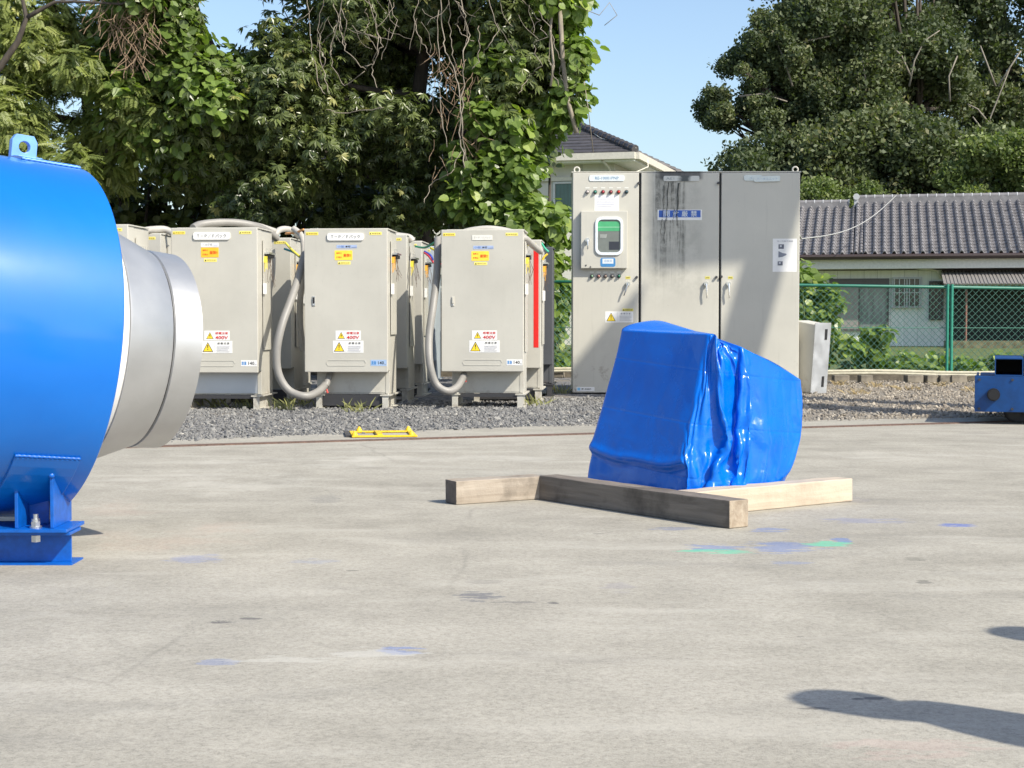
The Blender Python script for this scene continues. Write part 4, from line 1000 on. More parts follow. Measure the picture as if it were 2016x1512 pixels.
for i, (P, c_, lab) in enumerate((([(818,485,15.8),(838,487,15.6),(862,473,15.4)], (.02,.3,.18), 'thin green wire strung between the middle line and the right front cabinet'),
    ([(835,497,15.9),(845,505,15.8),(855,518,15.8),(868,520,15.7)], (.6,.05,.08), 'thin red wire behind the right front cabinet'),
    ([(836,495,15.9),(848,503,15.8),(852,512,15.8)], (.05,.08,.45), 'thin blue wire behind the right front cabinet'),
    ([(862,493,15.4),(855,492,15.5),(848,488,15.6)], (.85,.7,.05), 'thin yellow wire behind the right front cabinet'),
    ([(562,460,15.4),(580,458,15.3),(598,452,15.1)], (.75,.35,.12), 'orange wire beside the top of the middle front cabinet'),
    ([(562,478,15.3),(575,492,15.2),(590,505,15.1)], (.8,.7,.1), 'yellow wire left of the middle front cabinet'),
    ([(560,490,15.3),(578,497,15.2),(592,508,15.1)], (.03,.3,.35), 'teal wire left of the middle front cabinet'),
    ([(780,478,15.9),(792,492,15.9),(802,500,15.9)], (.05,.35,.2), 'green wire bundle end behind the middle front cabinet'),
    ([(776,476,15.9),(790,482,15.9),(806,502,15.9)], (.8,.65,.1), 'yellow wire end behind the middle front cabinet'),
    ([(1066,478,15.9),(1072,488,15.9),(1080,496,15.9)], (.03,.4,.25), 'green wire beside the charcoal cabinet'),
    ([(1068,512,15.7),(1072,505,15.7),(1078,500,15.7)], (.9,.6,.05), 'orange tag wire beside the charcoal cabinet'))):
    q = [P3(*p) for p in P]; o = q[0].copy(); m = MB(); m.tube(smooth_pts([x-o for x in q]), .011, 6)
    ob = m.build('wire', flat(c_, .45, key='wire_sheath'), smooth=True, loc=o); tag(ob, lab, 'wire', 'coloured wires among the cabinets')

# ================================================================ TALL CONTROL CABINET
BY = 17.45; kb = BY/F
def bx_(px): return (px-1350)*kb
def bz_(py): return CAMH + (625-py)*kb
def mat_big():
    t = NT('weathered_cabinet_paint'); co = t.coord(); s_ = t.n('ShaderNodeSeparateXYZ'); t.l(co, s_.inputs[0]); X, Z = s_.outputs[0], s_.outputs[2]
    n1 = t.noise(co, 1.4, 5, .6); c = t.ramp(n1, [(.3, (.47,.458,.405)), (.7, (.54,.525,.46))])
    st = t.noise(t.coord(scale=(22, 1, 1.1)), 1.0, 5, .65, .3)
    def band(a, b, v, f=.04):
        return t.math('MULTIPLY', t.ramp(t.math('SUBTRACT', v, a-f), [(0, 0), (f, 1)]), t.ramp(t.math('SUBTRACT', b+f, v), [(0, 0), (f, 1)]))
    m = t.math('MULTIPLY', t.math('MULTIPLY', band(bx_(1288), bx_(1345), X, .03), band(bz_(470), bz_(350), Z, .55)), t.ramp(st, [(.40, 0), (.56, 1)]))
    c = t.mix(t.math('MULTIPLY', t.math('MULTIPLY', m, t.ramp(t.noise(co, 9, 4, .7), [(.35, .15), (.6, 1)])), .85), c, (.07,.072,.062))
    wide = t.math('MULTIPLY', t.math('MULTIPLY', band(bx_(1275), bx_(1375), X, .1), band(bz_(560), bz_(345), Z, .3)), t.ramp(t.noise(co, 5, 5, .7), [(.4, 0), (.65, 1)]))
    c = t.mix(t.math('MULTIPLY', wide, .3), c, (.2,.2,.17))
    top = t.math('MULTIPLY', band(bx_(1300), bx_(1375), X, .05), band(bz_(352), bz_(335), Z, .03))
    c = t.mix(t.math('MULTIPLY', top, .85), c, (.04,.04,.045))
    ru = t.math('MULTIPLY', t.ramp(Z, [(.0, 1), (.5, 0)]), t.ramp(t.noise(co, 6, 6, .75), [(.56, 0), (.66, 1)]))
    c = t.mix(t.math('MULTIPLY', ru, .8), c, (.13,.075,.05))
    sc = t.ramp(t.noise(t.coord(scale=(6, 6, 3), rot=(0, .5, 0)), 4, 4, .6), [(.72, 0), (.75, 1)]); c = t.mix(t.math('MULTIPLY', sc, .5), c, (.22,.21,.19))
    c = t.mix(t.math('MULTIPLY', t.ramp(st, [(.58, 0), (.8, 1)]), .3), c, (.27,.26,.22))
    t.col(c); t.l(t.ramp(n1, [(.3, .3), (.7, .5)]), t.b.inputs['Roughness']); t.bump(t.noise(co, 2.0, 3), .12, .02); return t.mat
M_big = mat_big()
big = thing('tall_control_cabinet', 'tall three door grey control cabinet with black runoff stains, lamps and a small window', 'cabinet', ((1350-1008)*kb, BY, 0), R(-1.0))
z0b, z1b = bz_(774), bz_(341)
x0b, x1b = bx_(1127), bx_(1572)
b = MB(); b.box(x0b, x1b, .03, .62, z0b, z1b); b.build('body', M_big, big, bevel=.006)
g1, g2 = bx_(1259), bx_(1416)
for a, c_ in ((x0b, g1-.012), (g1+.012, g2-.01), (g2+.012, x1b)):
    m = MB(); m.box(a+.002, c_, -.002, .028, z0b+.004, z1b-.004); m.build('door', M_big, big, bevel=.007)
m = MB(); m.box(g1-.011, g1+.011, .024, .0295, z0b, z1b-.01); m.box(g2-.009, g2+.011, .024, .0295, z0b, z1b-.01); m.build('door_gasket', M_black, big)
m = MB(); m.box(x0b-.012, x1b+.012, .0, .64, z1b, z1b+.012); m.build('top_plate', M_big, big)
m = MB(); m.box(x0b+.05, x1b-.05, .1, .55, .06, z0b); m.build('plinth', M_darkmetal, big)
for xx in (x0b+.07, bx_(1340), x1b-.1):
    m = MB(); m.box(xx-.04, xx+.04, .03, .6, 0, .012); m.box(xx-.004, xx+.004, .03, .6, .012, .065); m.build('foot', M_darkmetal, big)
for xx in (bx_(1136), bx_(1568)):
    m = MB(); rr = .03
    ring = [(xx+rr*math.cos(a), .2, z1b+.048+rr*math.sin(a)) for a in np.linspace(0, 2*PI, 25)]
    m.tube(ring, .009, 8, cap=False); m.cyl((xx, .2, z1b+.008), (xx, .2, z1b+.024), .014, 10); m.build('lifting_eye', M_cream, big, smooth=True, auto=R(40))
yb = -.002
sign(big, 'nameplate', bx_(1194), bz_(352), .39, .066, yb, flat((.66,.72,.74), .5, key='pale_plate'), [('text', 0, 0, .26, .032, (.12,.24,.38), 'RE-10001PNP')], thick=.008, rnd=.02)
def mat_plate2():
    t = NT('stained_plate'); s_ = t.n('ShaderNodeSeparateXYZ'); t.l(t.coord(), s_.inputs[0]); n = t.noise(t.coord(scale=(6,1,12)), 2, 4)
    v = t.math('ADD', t.math('MULTIPLY', n, .4), t.ramp(t.math('ABSOLUTE', t.math('SUBTRACT', s_.outputs[0], bx_(1346))), [(0, .6), (.14, 0)]))
    t.col(t.mix(t.ramp(v, [(.45, 0), (.65, 1)]), (.55,.56,.53), (.07,.08,.08))); return t.mat
sign(big, 'nameplate', bx_(1340), bz_(353), .395, .058, yb, mat_plate2(), [('text', -.125, 0, .09, .026, (.3,.32,.33), 'AE1')], thick=.01, rnd=.015)
pl = sign(big, 'nameplate', bx_(1480), bz_(352), .2, .062, yb, flat((.62,.68,.66), .5, key='pale_plate'), [('text', .0, 0, .08, .028, (.36,.46,.56), 'イン')], thick=.008, rnd=.02)
sign(big, 'nameplate', bx_(1507), bz_(354), .29, .06, yb-.008, flat((.62,.68,.66), .5, key='pale_plate'), [('text', .0, 0, .23, .03, (.36,.46,.56), 'バータユニット')], thick=.006, rnd=.014, tilt=.03)
M_navy = flat((.03,.1,.42), .5, key='blue_sign')
def mat_bsign():
    t = NT('stained_blue_sign'); co = t.coord(); st = t.noise(t.coord(scale=(22, 1, 1.1)), 1.0, 5, .65, .3); s_ = t.n('ShaderNodeSeparateXYZ'); t.l(co, s_.inputs[0])
    v = t.math('MULTIPLY', t.ramp(st, [(.42, 0), (.58, 1)]), t.ramp(s_.outputs[0], [(.0, 1), (.05, 0)]))
    return t
sign(big, 'warning_sign', bx_(1337), bz_(424), .49, .115, yb, M_white, [('rect', .0, .012, .46, .078, (.03,.11,.45))] + [('text', -.145+.1*i, .012, .068, .066, (.62,.68,.72), ch) for i, ch in enumerate('開放厳禁')], label='blue sign with four white characters, streaked by grime')
# grime drips lying over plate and sign
m = MB(); rd = random.Random(8)
def drip(px, w_, y0, y1):
    pts = []; n = 14
    for k in range(n+1):
        z = bz_(y0)+(bz_(y1)-bz_(y0))*k/n; ww = w_*(1-.55*k/n)*rd.uniform(.6, 1.2); xx = bx_(px)+math.sin(k*.9+px)*.004 - k*.0012
        pts += [(xx-ww, yb-.0105-.0, z), (xx+ww, yb-.0105, z)]
    o_ = len(m.v); m.v += pts; m.f += [(o_+2*k, o_+2*k+1, o_+2*k+3, o_+2*k+2) for k in range(n)]; m.m += [0]*n
for px, w_, y0, y1 in ((1306,.005,366,430),(1314,.007,360,436),(1326,.003,412,440),(1334,.010,362,445),(1322,.003,360,395),(1302,.004,432,462),(1309,.005,432,480)): drip(px, w_, y0, y1)
m.build('grime', flat((.09,.095,.085), .9, var=.4, key='black_runoff'), big, fixn=False)
# lamps
def lamp(px, py, colr, r=.019, d_=.03):
    m = MB(); x, z = bx_(px), bz_(py)
    m.cyl((x, yb, z), (x, yb-.016, z), r*1.15, 16, 0); m.lathe((x, yb-.016, z), (0,-1,0), [(0, r*.85), (d_*.5, r*.75), (d_*.75, r*.45), (d_*.82, .0005)], 16, 1)
    m.build('pilot_lamp', [M_darkmetal, flat(colr, .25, key='lamp_lens')], big, smooth=True, auto=R(40))
    sign(big, 'lamp_label', x, z+.045+(.0 if r > .018 else 0), .045, .012, yb, flat((.7,.71,.66), .5, key='label_white'), [])
for i, c_ in enumerate(((.55,.5,.48), (.05,.22,.17), (.42,.03,.05), (.28,.05,.06), (.55,.05,.03), (.02,.07,.09))): lamp(1156+i*15.3, 379, c_)
for i, c_ in enumerate(((.16,.27,.18), (.36,.17,.15), (.25,.19,.16), (.18,.17,.16), (.01,.15,.08))): lamp(1165+i*13.3, 544, c_, .019)
sign(big, 'paper_notice', bx_(1194), bz_(400), .27, .175, yb, M_white, lines(-.01, -.0, .2, .13, 7, (.55,.56,.68)), thick=.001)
# small instrument door with window
xa, xb, za, zb = bx_(1143), bx_(1234), bz_(529), bz_(417)
m = MB(); m.box(xa, xb, yb-.07, yb-.001, za, zb); sub = m.build('instrument_box', M_big, big, bevel=.006)
def rrect(cx, cz, w_, h_, r, n=6):
    out = []
    for ax_, az_, a0 in ((w_/2-r, h_/2-r, 0), (-w_/2+r, h_/2-r, 90), (-w_/2+r, -h_/2+r, 180), (w_/2-r, -h_/2+r, 270)):
        for k in range(n+1): out.append((cx+ax_+r*math.cos(R(a0+90*k/n)), cz+az_+r*math.sin(R(a0+90*k/n))))
    return out
cx, cz = bx_(1198), bz_(466); o1 = rrect(cx, cz, .305, .42, .07); o2 = rrect(cx, cz, .25, .36, .05); yq = yb-.07
m = MB(); n = len(o1)
vs = [(a, yq-.018, b_) for a, b_ in o1]+[(a, yq-.018, b_) for a, b_ in o2]+[(a, yq, b_) for a, b_ in o1]+[(a, yq-.002, b_) for a, b_ in o2]
m.add(vs, [f for i in range(n) for f in ((i, (i+1) % n, n+(i+1) % n, n+i), (2*n+i, 2*n+(i+1) % n, (i+1) % n, i), (n+i, n+(i+1) % n, 3*n+(i+1) % n, 3*n+i))])
m.build('window_frame', flat((.72,.77,.82), .45, key='pale_frame'), sub, bevel=.003)
m = MB(); m.add([(a, yq-.003, b_) for a, b_ in o2], [tuple(range(n))], 0)
zt = cz+.18; m.add([(cx-.122, yq-.005, zt-.125), (cx+.122, yq-.005, zt-.125), (cx+.122, yq-.005, zt-.02), (cx-.122, yq-.005, zt-.02)], [(0,1,2,3)], 1)
m.add([(cx-.122, yq-.0056, zt-.085), (cx+.122, yq-.0056, zt-.085), (cx+.122, yq-.0056, zt-.078), (cx-.122, yq-.0056, zt-.078)], [(0,1,2,3)], 3)
m.add([(cx+.0, yq-.005, cz-.15), (cx+.11, yq-.005, cz-.15), (cx+.11, yq-.005, cz-.06), (cx, yq-.005, cz-.06)], [(0,1,2,3)], 2)
m.add([(cx-.1, yq-.005, cz-.02), (cx-.03, yq-.005, cz-.02), (cx-.02, yq-.005, cz+.02), (cx-.1, yq-.005, cz+.02)], [(0,1,2,3)], 4)
gl = flat((.16,.18,.17), .12, key='window_glass_grey')
m.build('window_pane', [gl, flat((.07,.38,.17), .2, key='green_screen'), flat((.03,.035,.05), .2, key='dark_meter'), flat((.3,.6,.4), .2), flat((.3,.32,.3), .3)], sub, fixn=False)
sign(sub, 'sticker', bx_(1196), bz_(517), .165, .10, yq, flat((.05,.22,.48), .5, key='blue_label'), [('rect', 0, .012, .12, .055, (.66,.72,.78)), ('text', 0, .014, .09, .03, (.3,.4,.55), '点検済')], rnd=.02)
def lever(px, py, ang, par=None, y=None, L_=.15):
    y = yb if y is None else y; x, z = bx_(px), bz_(py); m = MB()
    m.cyl((x, y, z), (x, y-.03, z), .026, 16); m.cyl((x, y-.03, z), (x, y-.04, z), .02, 16)
    dx, dz = math.sin(ang)*L_, -math.cos(ang)*L_
    m.tube([(x, y-.036, z), (x+dx*.5, y-.05, z+dz*.5), (x+dx, y-.045, z+dz)], [.011, .009, .008], 8)
    m.build('handle', M_chrome, par or big, smooth=True, auto=R(40))
lever(1236, 559, R(-20), L_=.14); lever(1389, 559, R(3), L_=.16); lever(1433, 559, R(3), L_=.16); lever(1156, 474, R(2), sub, yq, .1)
for px, py in ((1253,546),(1409,546),(1419,545),(1256,362),(1412,362),):
    m = MB(); m.cyl((bx_(px), yb, bz_(py)), (bx_(px), yb-.03, bz_(py)), .014, 12); m.build('lock_knob', M_darkmetal, big)
for px, py in ((1153,523),(1162,526)):
    m = MB(); m.cyl((bx_(px), yq, bz_(py)), (bx_(px), yq-.006, bz_(py)), .008, 10); m.build('screw', M_darkmetal, sub)
for px in (1236, 1392, 1437): sign(big, 'sticker', bx_(px), bz_(547), .055, .03, yb, flat((.62,.56,.14), .5, key='dull_yellow'), [('text', 0, 0, .035, .014, (.3,.25,.05), 'OPEN' if px == 0 else '開')])
sign(big, 'warning_sign', bx_(1219), bz_(624), .31, .122, yb, M_white, warn(-.09, 0, .095, False)+[('rect', -.02, 0, .001, .11, GRY), ('text', .07, .038, .11, .018, GRY, '感 電 注 意')]+lines(.07, -.014, .13, .06, 4, (.45,.47,.5)))
sign(big, 'sticker', bx_(1236), bz_(610), .12, .03, yb, flat((.62,.56,.14), .5, key='dull_yellow'), [('tri', -.046, 0, .018, .018, K), ('text', .01, 0, .08, .014, (.3,.25,.05), '高温注意')])
sign(big, 'sticker', bx_(1153), bz_(766), .2, .046, yb, M_white, [('rect', -.075, 0, .03, .03, (.2,.5,.75)), ('text', .01, 0, .11, .016, K, '要 点検機')])
sign(big, 'paper_notice', bx_(1543), bz_(503), .265, .365, yb, M_white, [('rect', -.04, .095, .06, .05, (.12,.13,.16)), ('rect', -.045, .1, .02, .02, (.6,.6,.62)), ('poly', -.035, .01, .1, .07, (.2,.22,.27), [(-.35,-.5),(.1,-.4),(.55,-.1),(.5,.1),(.1,.2),(-.35,.5)]), ('rect', -.05, -.09, .055, .045, (.14,.15,.18)), ('rect', -.055, -.085, .02, .018, (.6,.6,.62)), ('text', 0, .155, .18, .012, GRY, '搬入作業手順書')], thick=.001, label='white sheet with three small dark pictures')

# leaning metal box right of the tall cabinet
lb = thing('metal_box', 'small pale metal box with two dark slots leaning right of the tall control cabinet', 'box', (3.14, 17.76, 0), R(-52))
M_box = mat_cabinet((.52,.53,.54), 9)
m = MB(); m.prism([(0, .0), (.30, .0), (.32, .77), (.0, .80)], lambda a, b: (a, 0, b), lambda a, b: (a, .25, b)); m.build('body', M_cab[1], lb, bevel=.008)
m = MB(); m.prism([(.302, .0), (.309, .0), (.330, .79), (.323, .79)], lambda a, b: (a, -.006, b), lambda a, b: (a, .256, b)); m.build('side_plate', M_alu, lb)
for zz in (.07, .60):
    m = MB(); m.box(0, .004, .16, .20, zz, zz+.12); o = m.build('slot', M_black, lb); o.location = (.3085, 0, 0); o.rotation_euler = (0, R(1.55), 0)
lb.rotation_euler = (0, R(3.2), R(-52)); lb.location.z = .02
# ================================================================ SHADE BLOCKERS (unseen plates added at the right to throw the slanted shade)
def toX(px, py, X1=9.0, zoff=0):
    x = (px-1008)*kb; z = bz_(py); t = (X1-x)/SV.x
    return (BY + SV.y*t, z + SV.z*t)
blocker = thing('shade_blocker', 'unseen slanted plates added right of the yard to shade the tall control cabinet', 'crane', (9.0, 12, 0))
M_blocker = flat((.5,.48,.42), .5, var=.15, key='blocker_paint')
def caster(pts, name, x0=.06, th=.05):
    q = [toX(*p) for p in pts]; m = MB(); m.prism([(a-12, b_) for a, b_ in q], lambda a, b_: (x0, a, b_), lambda a, b_: (x0+th, a, b_)); return m.build(name, M_blocker, blocker)
def ext(p, q, z):     # extend line p->q (caster YZ) to height z
    k = (z-p[1])/(q[1]-p[1]); return (p[0]+(q[0]-p[0])*k, z)
a0, a1 = toX(1571, 372), toX(1489, 690); b0, b1 = toX(1412, 515), toX(1352, 655)
m = MB(); A = [ext(a0, a1, 10.2), ext(a0, a1, 0)]; B = [ext(b0, b1, 10.2), ext(b0, b1, 0)]
B[1] = (A[1][0]-.75, 0); m.prism([(p[0]-12, p[1]) for p in (B[0], B[1], A[1], A[0])], lambda a, b_: (0, a, b_), lambda a, b_: (.05, a, b_)); m.build('shade_slat', M_blocker, blocker)
caster([(1262,-60),(1262,520),(1290,532),(1375,526),(1500,523),(1500,300),(1420,-60)], 'shade_plate')
c0, c1 = toX(1262, 560, 9.12), toX(1215, 760, 9.12)
m = MB(); A = [ext(c0, c1, c0[1]), ext(c0, c1, 0)]; m.prism([(p[0]-12+o_, p[1]) for p, o_ in ((A[0], -.95), (A[1], -1.1), (A[1], 0), (A[0], 0))], lambda a, b_: (.12, a, b_), lambda a, b_: (.17, a, b_)); m.build('shade_slat', M_blocker, blocker)
# ================================================================ BLUE DRUM WITH NOZZLE
DC = Vector((-1.674, 5.768, .7645)); dt, db = R(36.3), R(-5.8)
DA = Vector((math.cos(dt)*math.cos(db), math.sin(dt)*math.cos(db), math.sin(db)))
DU = DA.cross(Vector((0,0,1))).normalized(); DV = DU.cross(DA); DR = .6365
drum = thing('burner_drum', 'large glossy blue steel drum with a silver sheet metal nozzle at the left edge', 'drum', (-1.62, 5.4, 0))
O = Vector(drum.location)
def D(s, phi, r): return DC - O + DA*s + (DU*math.cos(phi) + DV*math.sin(phi))*r
def dlathe(prof, name, mats, n=128, par=drum, ms=None):
    m = MB(); V = []
    for s, r in prof:
        for j in range(n): V.append(D(s, 2*PI*j/n, r))
    k = len(prof)
    m.add(V, [(i*n+j, i*n+(j+1) % n, (i+1)*n+(j+1) % n, (i+1)*n+j) for i in range(k-1) for j in range(n)])
    return m.build(name, mats, par, smooth=True, auto=R(28))
bodyD = dlathe([(0, .46), (-.004, .60), (0, DR-.012), (-.0, DR-.004), (-.004, DR), (-2.2, DR), (-2.35, DR*.9), (-2.45, DR*.6), (-2.48, .02)], 'drum_shell', M_drum)
M_coll = flat((.72,.71,.68), .45, key='pale_collar')
dlathe([(-.06, .49), (.0, .476), (.098, .446), (.1, .435)], 'collar', M_coll)
dlathe([(.095, .432), (.103, .449), (.112, .447), (.295, .374), (.300, .366)], 'nozzle_cone', M_duct)
dlathe([(.296, .360), (.302, .366)], 'seam', M_black)
dlathe([(.300, .360), (.306, .3745), (.34, .3735), (.412, .371), (.414, .366), (.40, .362), (.30, .358), (.05, .40)], 'outlet_band', M_duct)
m = MB()
for ph in (-25, -8, 12): 
    p = D(.045, R(ph), .462); m.cyl(p, p+ (DU*math.cos(R(ph))+DV*math.sin(R(ph)))*.012, .008, 8)
m.build('rivet', flat((.45,.2,.12), .6, key='rusty_bolt'), drum)
# lug
m = MB(); ns, n2 = 12, 6
def strip(s0, s1, p0, p1, r0, r1, a=8, b=6):
    V = []; 
    for r_ in (r0, r1):
        for i in range(a+1):
            for j in range(b+1): V.append(D(s0+(s1-s0)*i/a, p0+(p1-p0)*j/b, r_))
    w_ = b+1; N = (a+1)*w_; Fc = []
    for i in range(a):
        for j in range(b):
            Fc.append((i*w_+j, (i+1)*w_+j, (i+1)*w_+j+1, i*w_+j+1)); Fc.append((N+i*w_+j, N+i*w_+j+1, N+(i+1)*w_+j+1, N+(i+1)*w_+j))
    for i in range(a):
        for j in (0, b): Fc.append((i*w_+j, (i+1)*w_+j, N+(i+1)*w_+j, N+i*w_+j))
    for j in range(b):
        for i in (0, a): Fc.append((i*w_+j, i*w_+j+1, N+i*w_+j+1, N+i*w_+j))
    return V, Fc
V, Fc = strip(-.225, -.012, R(78), R(100), DR-.002, DR+.009); m.add(V, Fc); m.build('lug_pad', M_drum, drum, bevel=.002)
lug = MB(); pc = D(-.178, R(90), DR+.004); up = DV; al = DA
out = [(-.046,0),(.046,0),(.046,.064),(.032,.086),(-.032,.086),(-.046,.064)]
hole = [(.021*math.cos(2*PI*k/24), .043+.021*math.sin(2*PI*k/24)) for k in range(24)]
# dense outer ring matched to the hole by angle
def hit(a):
    dx, dz = math.cos(a), math.sin(a); best = 9
    for i in range(6):
        (x1, z1), (x2, z2) = out[i], out[(i+1) % 6]; z1 -= .043; z2 -= .043
        det = dx*(z2-z1) - dz*(x2-x1)
        if abs(det) < 1e-9: continue
        t_ = (x1*(z2-z1) - z1*(x2-x1))/det; u_ = (x1*dz - z1*dx)/det
        if t_ > 0 and -1e-6 <= u_ <= 1+1e-6: best = min(best, t_)
    return (dx*best, .043+dz*best)
angs = sorted([2*PI*k/24 for k in range(24)] + [math.atan2(z-.043, x) % (2*PI) for x, z in out])
oo = [hit(a) for a in angs]; hh = [(.021*math.cos(a), .043+.021*math.sin(a)) for a in angs]; n = len(angs)
vs = [pc + al*x + up*z + DU*t_ for t_ in (.015, -.015) for ring_ in (oo, hh) for x, z in ring_]
fs = []
for i in range(n):
    j = (i+1) % n
    fs += [(i, j, n+j, n+i), (2*n+j, 2*n+i, 3*n+i, 3*n+j), (j, i, 2*n+i, 2*n+j), (n+i, n+j, 3*n+j, 3*n+i)]
lug.add(vs, fs); lug.build('lifting_lug', M_lug_lit, drum, bevel=.0015)
# weld beads
m = MB()
m.tube([D(-.225+.213*i/30, R(77.6), DR+.004+.0012*math.sin(i*2.3)) for i in range(31)], .0045, 6)
m.tube([D(-.2+.09*i/14, R(90), DR+.012)+DU*.012 for i in range(15)], .005, 6); m.build('weld_bead', M_lug_lit, drum, smooth=True)
V, Fc = strip(-.285, -.06, R(-88), R(-39), DR-.002, DR+.010, 10, 14); m = MB(); m.add(V, Fc); m.build('saddle_plate', M_drum, drum, bevel=.002)
m = MB(); m.tube([D(-.285+.225*i/40, R(-38.6), DR+.005+.0015*math.sin(i*2.1)) for i in range(41)], .006, 6); m.build('weld_bead', M_bluesteel, drum, smooth=True)
ft = MB()
for xx in (-1.676, -1.556): ft.prism([(5.300,.137),(5.52,.137),(5.52,.25),(5.40,.33),(5.300,.318)], lambda a, b_: (xx-.006-O.x, a-O.y, b_), lambda a, b_: (xx+.006-O.x, a-O.y, b_))
ft.box(-1.67-O.x, -1.60-O.x, .02, .032, .137, .30)
ft.box(-1.85-O.x, -1.50-O.x, 5.275-O.y, 5.50-O.y, .125, .137)
ft.build('foot', M_bluesteel, drum, bevel=.002)
m = MB()
for xx in (-1.676, -1.556): m.tube([(xx-O.x, 5.302-O.y, .31), (xx-O.x, 5.30-O.y, .325)], .011, 8)
m.build('weld_bead', M_bluesteel, drum, smooth=True)
m = MB(); bxp = -1.615-O.x; byp = 5.315-O.y
m.cyl((bxp, byp, .137), (bxp, byp, .143), .021, 20); m.cyl((bxp, byp, .143), (bxp, byp, .159), .0165, 6); m.cyl((bxp, byp, .112), (bxp, byp, .137), .008, 8); m.cyl((bxp, byp, .159), (bxp, byp, .168), .014, 12); m.cyl((bxp, byp, .168), (bxp, byp, .184), .009, 12); m.cyl((bxp, byp, .09), (bxp, byp, .112), .0165, 6)
m.build('bolt', M_steel, drum)
bm_ = MB(); x1 = -1.50
bm_.box(-3.0-O.x, -1.496-O.x, 5.30-O.y, 5.44-O.y, .113, .124); bm_.box(-3.0-O.x, x1-O.x, 5.335-O.y, 5.48-O.y, .001, .012); bm_.box(-3.0-O.x, -1.515-O.x, 5.385-O.y, 5.394-O.y, .012, .113)
bm_.build('base_beam', M_bluesteel, drum, bevel=.0015)
m = MB(); m.box(-3.0-O.x, -2.85-O.x, 5.30-O.y, 5.46-O.y, .1245, .4); m.build('foot', M_bluesteel, drum)

# ================================================================ TIMBERS
def timber(label, a, d, L_, wdt, hgt, m, side=1, bev=.004, endm=None):
    a = Vector((*a, 0)); rz = math.atan2(d[1], d[0]); mb = MB(); n = 16; rd = random.Random(int(L_*1000))
    V = []
    for i in range(n+1):
        x = L_*i/n; j = lambda: rd.uniform(-.0015, .0015)
        V += [(x, j(), .001), (x, wdt+j(), .001), (x, wdt+j(), hgt+j()), (x, j(), hgt+j())]
    fs = [(i*4+k, i*4+(k+1) % 4, (i+1)*4+(k+1) % 4, (i+1)*4+k) for i in range(n) for k in range(4)]
    mb.add(V, fs); mb.add([V[i] for i in range(4)] + [V[n*4+i] for i in range(4)], [(3,2,1,0),(4,5,6,7)], 1)
    o = mb.build('timber', [m, endm or m], loc=a, rot=(0, 0, rz)); o.location.z = .006
    b = bmesh.new(); b.from_mesh(o.data); bmesh.ops.remove_doubles(b, verts=b.verts, dist=1e-5); bmesh.ops.recalc_face_normals(b, faces=b.faces); b.to_mesh(o.data); b.free()
    bv = o.modifiers.new('bevel', 'BEVEL'); bv.width = bev; bv.segments = 2; bv.limit_method = 'ANGLE'; bv.angle_limit = R(50)
    return tag(o, label, 'timber', 'square timbers around the tarpaulin')
TM1 = mat_timber((.125,.106,.086), (.25,.215,.178), 1, .6); TM1_sunend = mat_timber((.28,.22,.16), (.42,.36,.28), 4, .35)  # paler end tone paints sunlight on the end face
TM2 = mat_timber((.27,.225,.175), (.43,.375,.31), 2, .5); TM2_shadeend = mat_timber((.10,.085,.075), (.17,.14,.12), 6, .4)  # darker end tone paints shade on the face turned from the sun
TM3 = mat_timber((.42,.35,.265), (.55,.47,.37), 3, .2)
timber('dark weathered timber lying diagonally before the tarpaulin, its end painted pale as sunlit', (.127, 7.28), (.587, -.81), 1.262, .107, .112, TM1, endm=TM1_sunend)
timber('greyish brown timber on the left with its end painted dark as shaded and a lit long side', (-.251, 7.06), (.865, .50), .462, .107, .108, TM2, endm=TM2_shadeend)
timber('clean pale new timber on the right in front of the tarpaulin', (.752, 6.618), (.812, .584), 1.0, .107, .106, TM3)

# ================================================================ YELLOW LIFTING FRAME
M_yel = flat((.80,.52,.02), .5, var=.12, key='yellow_paint', scale=40)
yf = thing('lifting_frame', 'flat yellow steel frame with four small pointed feet lying by the gravel edge', 'frame', (-.93, 11.3, .006), R(8))
m = MB(); m.box(-.23, .23, -.26, -.21, .003, .015); m.box(-.23, .23, .19, .24, .003, .015); m.box(-.23, -.19, -.21, .19, .003, .014); m.box(.19, .23, -.21, .19, .003, .014); m.box(-.05, -.01, -.21, .19, .004, .02); m.build('frame', M_yel, yf, bevel=.003)
m = MB(); m.box(-.27, -.235, -.2, .2, .003, .016); m.build('dark_edge', M_darkmetal, yf)
for x, y_ in ((-.21,-.235),(.19,-.235),(-.16,.215),(.2,.215)):
    m = MB(); m.lathe((x, y_, .015), (0,0,1), [(0,.022),(.012,.02),(.022,.011),(.030,.008),(.033,.0005)], 14); m.build('pointed_foot', M_yel, yf, smooth=True, auto=R(35))

# ================================================================ BLUE WAGON AT THE RIGHT
wg = thing('rail_wagon', 'blue steel rail wagon end with black buffer and open square tube at the right edge', 'wagon', (4.4, 12.35, 0))
M_wag = flat((.0,.05,.2), .45, var=.12, key='wagon_blue', scale=12)
m = MB(); m.box(-.735, 2.6, -.12, -.10, .105, .388); m.box(-.735, 2.6, -.10, .05, .373, .388); m.box(-.735, 2.6, -.10, .05, .105, .12); m.build('end_beam', M_wag, wg, bevel=.003)
m = MB(); m.box(-.73, -.715, -.1, 1.3, .11, .37); m.box(2.58, 2.595, -.1, 1.3, .11, .37); m.box(-.7, 2.55, .05, 1.3, .34, .37); m.build('deck', M_wag, wg)
m = MB(); x0, x1, z0, z1, th = -.585, -.37, .39, .53, .008
m.box(x0, x1, -.12, .9, z0, z0+th); m.box(x0, x1, -.12, .9, z1-th, z1); m.box(x0, x0+th, -.12, .9, z0+th, z1-th); m.box(x1-th, x1, -.12, .9, z0+th, z1-th); m.build('square_tube', M_wag, wg)
